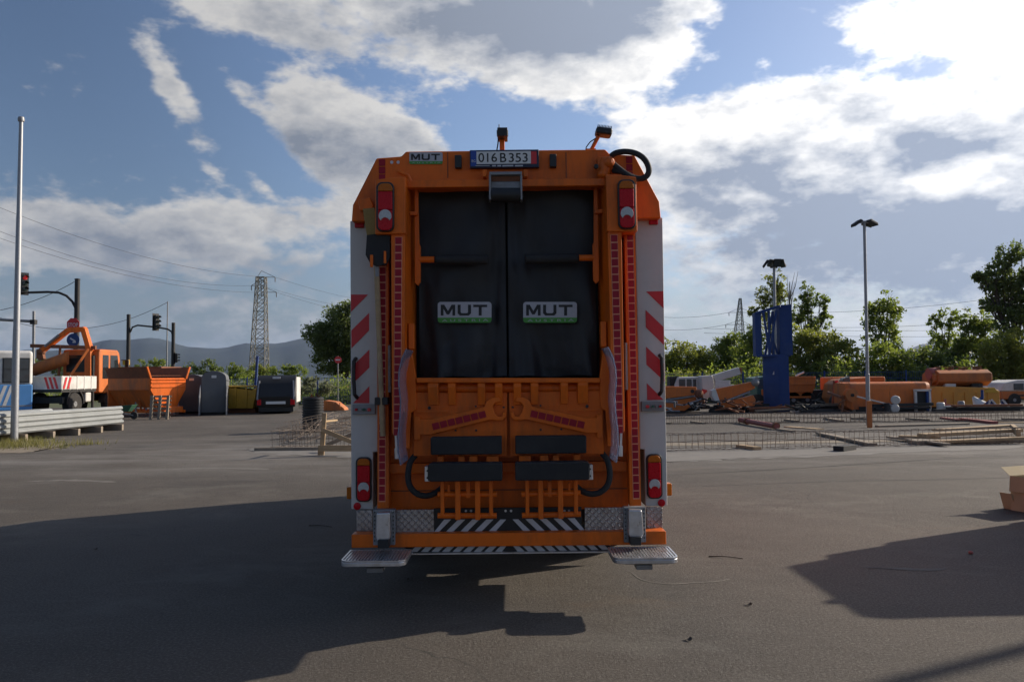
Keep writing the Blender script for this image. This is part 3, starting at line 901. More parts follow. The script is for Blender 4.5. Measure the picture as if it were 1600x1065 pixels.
# hopper interior wall behind the curtain and the curtain itself
b = TB(); b.pb(640, 288, 947, 600, .36, .40); tpart('hopper_back', b, M['dark'], 0)
for s, nm in SIDES:
    A = tp(653.5, 293, .24, s); B = tp(792.0, 588, .24, s)
    ph = 0 if s > 0 else 2.1
    def fn(u, v, A=A, B=B, ph=ph):
        x = A.x + (B.x - A.x) * u; z = A.z + (B.z - A.z) * v
        y = TY + .245 + .014 * math.sin(u * 17 + ph + 1.5 * v) * v + .018 * math.sin(u * 7.3 + ph + v * 2.2) * (.4 + .8 * v) + .009 * math.sin(v * 9 + ph * 2 + u * 3)
        y += .022 * math.exp(-((u - .93 + .1 * v) / .05) ** 2) - .016 * math.exp(-((u - .80 - .12 * (v - .3)) / .06) ** 2) * (1 - v)
        y += .007 * math.sin(u * 31 + 3 * math.sin(v * 5 + ph)) * v * v + .008 * math.sin(u * 9 + v * 14 + ph) + .012 * abs(math.sin(u * 5 + ph)) * max(0, math.sin(v * 31 + 4 * u)) * max(0, v - .72) * 3
        y -= .02 * v * v
        return (x, y, z - .006 * math.sin(u * 11 + ph) * v)
    b = MB(); b.grid(fn, 44, 60)
    cu = tpart('curtain', b, M['vinyl'], 0, label='black vinyl curtain, ' + nm + ' half of the hopper opening')
    # printed mark
    ox = (684, 768) if s > 0 else (792 + (792 - 768) - 0.0, 0)
    lx0, lx1 = (684, 768) if s > 0 else (817.5, 901.5)

    def logo(parent, x0, y0, x1, y1, dy):
        w, h = x1 - x0, y1 - y0
        n = 5; r = h * .14; out = []
        for (qx, qy, a0) in ((x1 - r, y0 + r, -90), (x1 - r, y1 - r, 0), (x0 + r, y1 - r, 90), (x0 + r, y0 + r, 180)):
            for k in range(n + 1):
                a = R(a0 + 90 * k / n); out.append((qx + r * math.cos(a), qy + r * math.sin(a)))
        b = TB(); b.pp(out, dy, dy + .004); lg = tpart('printed_mark', b, M['logo_grey'], 0, parent)
        gp = [(x, max(y, y0 + h * .755)) for x, y in out]
        gp = [q for i, q in enumerate(gp) if q[1] > y0 + h * .76] + [(x0, y0 + h * .755), (x1, y0 + h * .755)]
        b = TB(); b.pp([(x1, y0 + h * .755)] + [q for q in out if q[1] > y0 + h * .76] + [(x0, y0 + h * .755)], dy - .001, dy + .002)
        tpart('green_band', b, M['print_green'], 0, parent)
        Mm = [(0, 0), (0, 1), (.32, 1), (.65, .42), (.98, 1), (1.3, 1), (1.3, 0), (1.05, 0), (1.05, .62), (.76, .1), (.54, .1), (.25, .62), (.25, 0)]
        Um = [(0, 1), (.27, 1), (.27, .32), (.36, .22), (.84, .22), (.93, .32), (.93, 1), (1.2, 1), (1.2, .2), (1.0, 0), (.2, 0), (0, .2)]
        Tm = [(0, 1), (1.25, 1), (1.25, .78), (.76, .78), (.76, 0), (.49, 0), (.49, .78), (0, .78)]
        lh = h * .52; ly = y0 + h * .655
        sc = w * .87 / 4.2
        b = TB()
        for off, P in ((0, Mm), (1.52, Um), (2.92, Tm)):
            b.pp([(x0 + w * .055 + (off + x) * sc, ly - z * lh) for x, z in P], dy - .002, dy + .001)
        tpart('letters', b, M['print_black'], 0, parent)
        p0, p1 = tp(x0 + w * .08, y1 - h * .05, dy), tp(x1 - w * .06, y0 + h * .82, dy)
        me = text_mesh('A U S T R I A', 0, p0.x - TX, p1.x - TX, p0.z, p1.z, dy - .0022)
        me.materials.append(M['logo_grey']); o = part(parent, 'lettering', me, None, kind='stuff')
    logo(cu, lx0, 471.5, lx1, 504, .182)
logo(top, 639.5, 238, 691.5, 256.5, .044)

# number plate
M['plate_navy'] = mat('plate_frame_navy', (.006, .012, .04), .4)
b = TB(); b.pb(734, 234, 842, 262, .0, .046); pf = tpart('number_plate', b, M['plate_navy'], .004)
b = TB(); b.pb(735.5, 235.5, 744.4, 259.5, -.0015, .003); tpart('blue_end', b, M['plate_blue'], 0, pf)
b = TB(); b.pb(744.5, 236.5, 829.5, 256, -.004, .004); tpart('plate_field', b, M['plate_white'], 0, pf)
b = TB(); b.pb(829.6, 236.5, 838.5, 256, -.004, .004); tpart('red_end', b, M['red'], 0, pf)
for (t, x0, x1, y0, y1) in (('016', 747.5, 776.5, 239, 253.5), ('B', 781.5, 791, 239, 253.5), ('353', 795, 824.5, 239, 253.5)):
    p0, p1 = tp(x0, y1, -.006), tp(x1, y0, -.006)
    me = text_mesh(t, .006, p0.x - TX, p1.x - TX, p0.z, p1.z, -.006); me.materials.append(M['print_black']); part(pf, 'characters', me, None)
p0, p1 = tp(737, 253.5, -.004), tp(743, 249.5, -.004)
me = text_mesh('BG', 0, p0.x - TX, p1.x - TX, p0.z, p1.z, -.004); me.materials.append(M['print_white']); part(pf, 'country_code', me, None)
b = TB()
for x0, x1 in ((743, 765), (769, 775), (777, 783), (785, 802), (804.5, 817)): b.pb(x0, 258.0 if x0 > 750 else 258.5, x1, 260.0 if x0 > 750 else 259.3, -.002, .002)
tpart('frame_print', b, M['print_white'], 0, pf)

# latch with roller under the plate
b = TB(); b.pb(764.5, 268, 815.5, 273, -.10, -.03); b.pb(764.5, 273, 815.5, 296, -.06, -.03); b.pb(764, 273, 767, 312, -.14, -.03); b.pb(813, 273, 816, 312, -.14, -.03)
b.pb(767, 284, 813, 295, -.09, -.06); la = tpart('latch_bracket', b, M['greymetal'], .004)
b = TB(); b.cyl(tp(762, 308, -.09), tp(818, 308, -.09), .016); b.cyl(tp(767.5, 305, -.09), tp(812.5, 305, -.09), .058, n=20); tpart('roller', b, M['blackp'], 0, la)
b = TB(); b.pb(767.5, 275.5, 812.5, 283.5, -.064, -.05); tpart('latch_slot', b, M['rust'], 0, la)
for x in (757, 821):
    b = TB(); b.pb(x - 3, 265, x + 3, 276, -.06, .05); tpart('latch_lug', b, M['orange'], .004)

# comb plate, hook arms, pads
b = TB(); b.pp([(650, 590), (938, 590), (938, 598), (650, 598)], -.06, .10); tpart('lip_beam', b, M['orange'], .01)
b = TB(); b.cyl(tp(650, 606, .05), tp(937, 606, .05), .045); tpart('pivot_tube', b, M['orange'], 0)
b = TB(); b.pb(640, 600, 947, 714, .06, .10); tpart('plate_backing', b, M['orange'], 0)
for s, nm in SIDES:
    sh = 0 if s > 0 else .0
    b = TB(); b.pp([(650, 613), (792.4, 613), (792.4, 712), (646, 712), (646, 640)], -.01, .03, s); fp = tpart('tipping_plate', b, M['orange'], .005)
    b = TB(); b.pb(651, 634.5, 790, 636, -.018, -.008, s); b.pb(651, 641.5, 700, 644, -.03, -.008, s); b.pb(788.5, 640, 790, 712, -.02, -.008, s)
    b.pb(755, 672, 783, 674, -.014, -.008, s); tpart('ridge', b, M['orange'], 0, fp)
    for x0, x1 in ((668, 684.5), (699.5, 711.5), (746, 758), (773, 785)):
        b = TB(); p = [tp(x0, 598, -.07, s), tp(x1, 598, -.07, s)]; zt, zb = tp(x0, 598, -.07, s).z, tp(x0, 633, -.07, s).z
        xa, xb = sorted((p[0].x, p[1].x))
        b.prism_x([(TY + .05, zt), (TY - .05, zt), (TY - .07, zt - .03), (TY - .035, zb), (TY - .009, zb)], xa, xb); tpart('comb_tooth', b, M['orange'], .005)
    for x, y, r in ((671, 637, .013), (743.5, 634.5, .008), (787, 636, .009), (712, 672, .008), (744, 672, .009)):
        c = tp(x, y, -.012, s); b = MB(); b.cyl(c, c + Vector((0, -.008, 0)), r, n=10); tpart('bolt', b, M['blackp'], 0, fp)
    arm = [(646.5, 652), (649, 650), (656, 650), (656, 655), (672, 655), (757, 635.5), (759.5, 627), (768, 621.5), (780, 620), (783, 627), (774, 629), (770, 635), (773, 645), (778, 650.5), (784, 650), (786, 643),
           (791, 644), (790.5, 651), (785, 656.5), (776, 657), (767, 655.5), (672, 679), (656, 679), (656, 687), (646.5, 687)]
    b = TB(); b.pp(arm, -.06, -.02, s); ha = tpart('hook_arm', b, M['orange'], .007)
    squares(ha, [(681 + 12.1 * k, 665.3 - 2.95 * k) for k in range(7)], 10.6, 10.2, -.063, s, -R(13.7) )
    b = TB(); b.pp([(672.5, 683), (784, 681.5), (784, 709.5), (673, 710.5)], -.13, -.02, s); tpart('bump_pad', b, M['black'], .01)
    b = TB(); b.pp([(668, 726), (674, 723.5), (785, 723), (785, 751), (674, 752.5), (668, 751)], -.20, -.06, s); bp_ = tpart('lower_bump_pad', b, M['black'], .012)
    b = TB(); b.pb(663.5, 728.5, 673.5, 752, -.18, -.05, s); ep = tpart('pad_end_plate', b, M['alu'], .004)
    for yy in (735, 746):
        c = tp(668, yy, -.182, s); b = MB(); b.cyl(c, c + Vector((0, -.006, 0)), .008, n=8); tpart('bolt', b, M['dark'], 0, ep)
    for xa, xb in ((683, 693), (716, 726), (733, 746), (760, 779)):
        b = TB(); b.pb(xa, 712, xb, 726, -.06, .0, s); tpart('pad_bracket', b, M['orange'], .005)
    # lifting comb
    lf = TB(); lf.pb(688, 750, 694, 806, -.10, -.05, s); lf.pb(764, 750, 770, 806, -.10, -.05, s)
    fk = tpart('lifting_frame', lf, M['orange'], .006)
    for x in (715, 746):
        b = TB(); b.pb(x - 4, 750, x + 4, 812, -.13, -.08, s); tpart('lifting_fork', b, M['orange'], .006, fk)
    for y in (772, 805):
        b = TB(); b.cyl(tp(684, y, -.07, s), tp(776, y, -.07, s), .022, n=12); tpart('cross_tube', b, M['orange'], 0, fk)
    b = TB(); b.pb(728, 752, 735, 778, -.09, -.04, s); tpart('lifting_ram', b, M['orange'], .006, fk)
    b = TB(); b.pb(699, 756, 703, 774, -.08, -.05, s); tpart('guide_pin', b, M['orange'], .004, fk)
    # hydraulic hose
    pts = [(649, 711), (641, 722), (637.5, 742), (641, 760), (652, 771), (666, 774), (680, 770), (690, 762)]
    b = TB(); b.tube(soft([tp(x, y, .02 - .05 * math.sin(math.pi * i / 7), s) for i, (x, y) in enumerate(pts)]), .024, 12); tpart('hydraulic_hose', b, M['black'], 0)
    # pivot side of the comb
    b = TB(); b.pp([(636, 548), (643, 545), (650, 590), (650, 640), (642, 645), (640, 700), (634, 700), (633, 640)], -.03, .02, s); tpart('side_arm', b, M['orange'], .005)
    b = TB(); b.pb(638, 505, 647, 545, -.02, .06, s); tpart('cheek_block', b, M['orange'], .006)
    # clear guard, seen almost edge-on
    pr = [(636, 545), (629, 560), (624.5, 580), (624, 600), (627, 625), (626, 650), (623, 680), (623.5, 705), (627, 726)]
    y0, y1 = -.46, -.06
    b = TB(); vs = []; n = len(pr)
    for (x, y) in pr:
        p = tp(x, y, y0, s)
        vs += [(p.x, TY + y0, p.z), (p.x, TY + y1, p.z), (p.x - s * .010, TY + y1, p.z), (p.x - s * .010, TY + y0, p.z)]
    fs = [(4 * i + k, 4 * i + (k + 1) % 4, 4 * i + 4 + (k + 1) % 4, 4 * i + 4 + k) for i in range(n - 1) for k in range(4)] + [(0, 1, 2, 3), (4 * n - 1, 4 * n - 2, 4 * n - 3, 4 * n - 4)]
    b.add(vs, fs); tpart('side_guard', b, M['acrylic'], 0, label='clear bluish plastic guard on the ' + nm)
    # lower valances
    b = TB(); b.pp([(604, 640), (660, 640), (660, 712), (604, 712)], .16, .30, s); tpart('lower_cheek', b, M['orange'], .004)
    b = TB(); c0 = tp(608.5, 540, .02, s); c1 = tp(609, 612, .02, s)
    b.tube([c0 + Vector((0, .08, 0)), c0, c1, c1 + Vector((0, .08, 0))], .012, 8); tpart('grab_rail', b, M['greymetal'], 0)
    b = TB(); b.pb(617, 796, 678, 832, .02, .05, s); tpart('checker_plate_panel', b, M['checker'], .002)
    b = TB(); b.pb(583, 796, 617, 851, -.085, -.02, s); bk = tpart('step_mount', b, M['greymetal'], .003)
    hole = TB()
    for k in range(8):
        for x in (585.5, 614.5):
            c = tp(x, 800 + k * 6.3, -.087, s); hole.cyl(c, c + Vector((0, -.003, 0)), .006, n=8)
    tpart('hole', hole, M['dark'], 0, bk, ).__setitem__('kind', 'stuff')
    b = TB(); b.pp([(588, 801), (609, 800), (610, 838), (606, 846), (590, 846), (586, 838)], -.17, -.086, s); tpart('step_hinge', b, M['alu'], .012, bk)
    b = TB(); b.pb(590, 843, 607, 856, -.2, -.1, s); tpart('step_bracket', b, M['dark'], .004, bk)
    # foot step
    zt = .425; xo, xi = TX - s * 1.245, TX - s * .765
    yf, yb = TY - .47, TY - .07
    def sp(x, y, z): return (x, y, z)
    r_ = .07; out = []
    xs0, xs1 = sorted((xo, xi))
    for (qx, qy, a0) in ((xs1 - .02, yb - .02, 0), (xs0 + .02, yb - .02, 90), (xs0 + r_, yf + r_, 180), (xs1 - r_, yf + r_, 270)):
        rr_ = .02 if qy > TY - .2 else r_
        for k in range(6):
            a = R(a0 + 18 * k); out.append((qx + rr_ * math.cos(a), qy + rr_ * math.sin(a)))
    b = MB(); b.prism_z(out, zt - .045, zt - .012); st = tpart('foot_step', b, M['alu'], .006)
    b = MB(); inn = [(x0 + (sum(p[0] for p in out) / len(out) - x0) * .05, y0 + (sum(p[1] for p in out) / len(out) - y0) * .06) for x0, y0 in out]
    n = len(out); b.add([(x, y, zt - .012) for x, y in out] + [(x, y, zt - .012) for x, y in inn] + [(x, y, zt) for x, y in out] + [(x, y, zt) for x, y in inn],
          [(i, (i + 1) % n, 2 * n + (i + 1) % n, 2 * n + i) for i in range(n)] + [(n + i, 3 * n + i, 3 * n + (i + 1) % n, n + (i + 1) % n) for i in range(n)] + [(2 * n + i, 2 * n + (i + 1) % n, 3 * n + (i + 1) % n, 3 * n + i) for i in range(n)])
    tpart('step_rim', b, M['alu'], 0, st)
    b = MB()
    for k in range(19):
        x = xs0 + .03 + k * (xs1 - xs0 - .06) / 18
        b.b(x - .006, x + .006, yf + .035, yb - .025, zt - .012, zt - .001)
    o = tpart('tread_bars', b, M['alu'], 0, st)
    b = MB(); b.b(xs0 + .10, xs1 - .05, yf + .12, yf + .2, zt - .075, zt - .046); b.b((xs0 + xs1) / 2 - .06, (xs0 + xs1) / 2 + .06, yf + .10, yf + .22, zt - .11, zt - .075); tpart('step_stay', b, M['greymetal'], .004, st)

b = TB(); b.pb(605, 700, 981, 796, .22, .30); hw = tpart('hopper_wall', b, M['orange'], 0)
b = TB(); b.pb(606, 722, 980, 738, .13, .22); tpart('rib', b, M['orange'], .008, hw)
b = TB(); b.pb(606, 764, 980, 765.5, .214, .222); tpart('seam', b, M['rust'], 0, hw)
b = TB(); b.pb(549, 832, 1041, 853, -.06, .08); tpart('bumper_bar', b, M['orange'], .008)
# hazard boards: black with pale slanting stripes
for (y0, y1, xl, dy) in ((793, 832, 678, .03), (851, 862.5, 634, .03)):
    b = TB(); b.pb(xl, y0, 2 * 793.5 - xl + (1 if y0 > 840 else 0), y1, dy, dy + .03); hb = tpart('hazard_board', b, M['blackp'], .002)
    for s, nm in SIDES:
        yt = 811 if y0 < 840 else 852.6; ybm = 831 if y0 < 840 else 861.5; sl = 20 if y0 < 840 else 9
        k = 0
        x = 793
        while x - 11 > xl + 1:
            hi = x; lo = x - sl
            pts = [(max(x - 11, xl), yt), (min(x, 791), yt), (max(x - sl, xl), ybm), (max(x - 11 - sl, xl), ybm)]
            if pts[2][0] - pts[3][0] > .5:
                b = TB(); b.pp(pts, dy - .003, dy + .001, s); tpart('pale_stripe', b, M['print_white'], 0, hb)
            x -= 22 if y0 < 840 else 16.5
    if y0 < 840:
        for x in (728, 736, 790, 798.5, 882, 889):
            c = tp(x, 797.5, dy); b = MB(); b.cyl(c, c + Vector((0, -.006, 0)), .010, n=8); tpart('rivet', b, M['alu'], 0, hb)
b = TB(); b.pb(640, 862.5, 962, 864.5, -.01, .05); tpart('edge_strip', b, M['alu'], 0)
b = MB(); b.b(TX - .75, TX + .75, TY + .34, TY + 1.3, .52, .95); b.b(TX - .4, TX + .4, TY + .5, TY + 1.2, .40, .52); tpart('hopper_floor', b, M['dark'], .05)

# camera, work lamp, hydraulics on top
b = TB(); b.pb(780.5, 208, 788.5, 238, .10, .16); cp = tpart('camera_post', b, M['orange'], .005)
b = TB(); b.pb(777, 199, 793, 212.5, .0, .17); b.pb(779, 194, 780.5, 199, .06, .08); b.pb(776, 203, 794, 209, .03, .12); tpart('rear_camera', b, M['blackp'], .008, cp)
b = TB(); b.tube([tp(779, 212, .1), tp(778, 225, .1), tp(776.5, 234, .08), tp(777, 238, .06)], .006, 6); tpart('camera_cable', b, M['black'], 0, cp)
b = MB(); c0, c1 = tp(923, 236, .12), tp(935, 213, .10); b.cyl(c0, c1, .016, n=10); b.b(c0.x - .04, c0.x + .04, c0.y - .03, c0.y + .03, c0.z - .01, c0.z + .012); wl = tpart('lamp_arm', b, M['orange'], 0)
rm = Matrix.Rotation(R(8), 3, 'Y')
b = MB(); c = tp(943, 207.5, .1); b.box(c, (.135, .13, .062), rm)
lh = tpart('work_lamp', b, M['blackp'], .02, wl)
b = MB()
for k in range(10): b.box(c + rm @ Vector((-.055 + k * .0122, 0, .034)), (.005, .12, .02), rm)
tpart('cooling_fins', b, M['blackp'], 0, wl)
b = TB(); b.tube([tp(931, 216, .1), tp(922, 222, .1), tp(916, 230, .1), tp(915, 237, .1)], .005, 6); tpart('lamp_cable', b, M['black'], 0, wl)
b = MB(); c = tp(945, 262, .0)
b.lathe([(.03, -.10), (.05, -.08), (.055, .02), (.045, .07), (.02, .09)], c, (.25, -.1, 1), 14); b.ball(tp(951, 254, -.03), .05); b.ball(tp(941, 272, -.02), .04); b.cyl(tp(948, 262, 0), tp(962, 264, 0), .022)
b.box(tp(938, 262, .02), (.05, .08, .16)); vb = tpart('valve_block', b, M['orange'], .006)
c = tp(931, 261, -.03); b = MB(); b.cyl(c, c + Vector((0, -.03, 0)), .018); tpart('valve_cap', b, M['blackp'], 0, vb)
pts = [(955, 244), (963, 239), (978, 237), (994, 240), (1006, 248), (1013, 260), (1013, 271), (1006, 278), (995, 279), (980, 273), (966, 263), (954, 253)]
b = TB(); b.tube(soft([tp(x, y, .0 - .10 * math.sin(math.pi * i / 11)) for i, (x, y) in enumerate(pts)]), .024, 12); tpart('hose_loop', b, M['black'], 0)
b = TB(); b.tube([tp(958, 266, 0), tp(972, 268, -.04), tp(985, 276, -.08), (tp(998, 280, -.06))], .024, 10); tpart('hose', b, M['black'], 0)
# white cylinders hanging beside the posts
for s, nm in SIDES:
    b = TB(); b.cyl(tp(618.5, 679, -.02, s), tp(620, 706, -.02, s), .011); b.cyl(tp(620, 700, -.02, s), tp(620.5, 716, -.02, s), .02); tpart('gas_strut', b, M['alu'], 0)

# broom and shovel hung on the left of the tailgate
br = thing('broom', 'straw broom with a pale wooden handle hung bristles up on the left of the truck', 'broom', tp(594, 690, 0))
b = TB(); b.pp([(566.5, 326), (586, 324), (592, 369), (573, 369)], -.06, .0); part(br, 'bristles', b, M['bristle'], .008)
b = TB(); b.pp([(559, 312), (578, 308), (584, 322), (580, 328), (562, 329)], -.05, .03); part(br, 'broom_head', b, M['orange'], .008)
b = TB(); b.cyl(tp(586, 372, -.03), tp(598.5, 681, -.03), .018, .022); part(br, 'handle', b, M['wood'])
shv = thing('shovel', 'black shovel with orange-tipped blade hung blade up beside the straw broom', 'shovel', tp(596, 690, 0))
b = TB(); b.pp([(573, 367), (590, 365), (609, 368), (609, 402), (604, 413), (588, 416), (578, 411), (571, 398)], -.09, -.065); part(shv, 'blade', b, M['black'], .004)
b = TB(); b.cyl(tp(588.5, 405, -.05), tp(590, 432, -.05), .022, .016); part(shv, 'socket', b, M['greymetal'])
b = TB(); b.pb(578, 398, 582.5, 417, -.11, -.09); b.pb(599.5, 392, 603, 411, -.11, -.09); part(shv, 'hook', b, M['orange'], .003)
b = TB(); b.cyl(tp(590, 425, -.045), tp(594, 540, -.02), .016); part(shv, 'shaft', b, M['wood'])
b = TB(); b.pb(585, 620.5, 606, 632.5, -.05, .04); tpart('tool_clip', b, M['blackp'], .006)

# ------------------------------------------------------------------ left of the truck
def RZ(deg, loc): return Matrix.Translation(loc) @ Matrix.Rotation(R(deg), 4, 'Z')


# tall grey mast
p0 = G(22, 692); p1 = W(33, 190, p0.y)
mast = thing('flag_mast', 'tall plain grey tapered mast standing at the left edge of the yard', 'mast', p0)
b = MB(); b.tube([p0, p0.lerp(p1, .35), p0.lerp(p1, .36), p0.lerp(p1, .7), p0.lerp(p1, .705), p1], [.105, .095, .088, .075, .07, .055], 16); part(mast, 'pole', b, M['steel'])
b = MB(); b.lathe([(.05, -.02), (.085, 0), (.095, .06), (.08, .13), (.03, .15)], p1, (0, 0, 1), 14); part(mast, 'cap', b, M['greymetal'])
b = MB(); b.b(p0.x - .2, p0.x + .2, p0.y - .2, p0.y + .2, 0, .03); part(mast, 'base_plate', b, M['rust'])

# bus
def bus():
    Y = 40.0
    rt = W(51, 600, Y).x; zt = W(25, 548, Y).z
    t = thing('bus', 'white and blue bus parked at the left edge behind the tall mast', 'bus', (rt, Y, 0))
    x0, x1 = rt - 8.8, rt
    b = MB(); b.b(x0, x1, Y, Y + 2.45, 1.66, zt); part(t, 'upper_body', b, M['white_old'], .16, 4)
    b = MB(); b.b(x0, x1, Y - .01, Y + 2.46, .42, 1.70); body = part(t, 'lower_body', b, M['bluebus'], .05, 2)
    for k in range(6):
        xr = x1 - .13 - k * 1.42
        b = MB(); b.b(xr - 1.16, xr, Y - .03, Y + .01, 1.78, 3.02); w = part(t, 'window', b, M['blackp'], .06, 3)
        b = MB(); b.b(xr - 1.1, xr - .06, Y - .036, Y - .028, 1.84, 2.42); part(w, 'pane', b, M['glass_far'], 0)
        b = MB(); b.b(xr - 1.1, xr - .06, Y - .036, Y - .028, 2.47, 2.96); part(w, 'top_pane', b, M['glass_far'], 0)
    for xa in (.95, 1.22):
        b = MB(); b.prism([(x1 - xa - .34, .6), (x1 - xa - .19, .6), (x1 - xa + .15, 1.66), (x1 - xa, 1.66)], Y - .018, Y - .012); part(body, 'white_slash', b, M['white_old'])
    b = MB(); b.b(x0, x1 - 1.75, Y - .018, Y - .012, .95, 1.45); part(body, 'white_band', b, M['white_old'])
    b = MB(); b.b(x0, x1, Y - .025, Y - .011, .62, .68); part(body, 'trim_strip', b, M['greymetal'])
    for xw in (x1 - 2.0, x0 + 1.8):
        wheel(t, (xw, Y + .2, .48), (0, -1, 0), .48, .28)
        wheel(t, (xw, Y + 2.2, .48), (0, 1, 0), .48, .28)
    b = MB(); b.b(x1 - .02, x1 + .02, Y + .35, Y + 2.1, 1.85, 2.9); part(t, 'rear_window', b, M['glass_far'], .01)
    t.rotation_euler = (0, 0, R(36))


bus()


# stack of galvanised guard rails
def guardrails():
    near, far = G(-95, 704), G(192, 671)
    d = (far - near).normalized(); L = (far - near).length
    n = Vector((-d.y, d.x, 0))
    blocks = []
    for k in range(7):
        c = near + d * (L * (.06 + .15 * k)) + n * .9
        b = MB(); b.beam(c - n * 1.1, c + n * 1.1, .12, .22); 
        for v in b.V: v.z += .11
        single('timber_bearer', ['weathered timber bearer, nearest under the long stack of guard rails', 'weathered bearer, second from the near end under the guard rails', 'weathered bearer, third from the near end under the guard rails', 'weathered bearer under the middle of the guard rail stack', 'weathered bearer, third from the far end under the guard rails', 'weathered bearer, second from the far end under the guard rails', 'weathered bearer under the far end of the guard rail stack'][k], 'timber', b, M['woodgrey'], 'bearers under the guard rails', .01)
    prof = [(-.16, 0), (-.155, .035), (-.11, .08), (-.06, .08), (-.02, .02), (.02, .02), (.06, .08), (.11, .08), (.155, .035), (.16, 0)]
    def rail(off, z, a, e, tilt):
        b = MB(); up = Vector((0, 0, 1)); q = []
        ct, st = math.cos(tilt), math.sin(tilt)
        pr = [(u * ct - w * st, u * st + w * ct) for u, w in prof] + [(u * ct - (w - .012) * st, u * st + (w - .012) * ct) for u, w in reversed(prof)]
        for s_ in (a, e):
            q += [near + d * (L * s_) + n * (off + u) + up * (z + w) for u, w in pr]
        m = len(pr)
        b.add(q, [(i, (i + 1) % m, m + (i + 1) % m, m + i) for i in range(m)] + [tuple(range(m)), tuple(range(2 * m - 1, m - 1, -1))])
        return b
    spec = []
    for r_ in range(3):
        spec.append((.05, .26 + .16 * r_ + .14, 0.0, 1 - .004 * r_, R(88)))
    for c_ in range(4):
        spec.append((.42 + .38 * c_, .24, .02, .985, 0.05))
    for c_ in range(4):
        spec.append((.40 + .38 * c_, .34, 0, .99 - .01 * c_, -.04))
    for c_ in range(4):
        spec.append((.44 + .38 * c_, .46, .03, .96, .06))
    spec += [(.5, .62, 0.0, .80, .12), (.95, .64, 0, .74, -.1), (1.4, .63, .05, .68, .2), (.8, .76, 0, .6, .5), (1.25, .78, .1, .72, -.35)]
    words = ['lowest rail on the near face of the guard rail stack', 'middle rail on the near face of the guard rail stack', 'upper rail on the near face of the guard rail stack']
    rows = ['bottom layer', 'second layer', 'third layer']
    cols = ['nearest the yard', 'second from the yard', 'third from the yard', 'farthest from the yard']
    for i, s_ in enumerate(spec):
        if i < 3: lab = 'galvanised ' + words[i]
        elif i < 15: lab = 'galvanised guard rail in the ' + rows[(i - 3) // 4] + ', ' + cols[(i - 3) % 4]
        else: lab = 'loose galvanised guard rail on top of the stack, ' + ['along its near edge', 'along its middle', 'along its back', 'tilted and short', 'tilted on the others'][i - 15]
        single('guard_rail', lab, 'guard rail', rail(*s_), M['guard'], 'stacked guard rails')


guardrails()


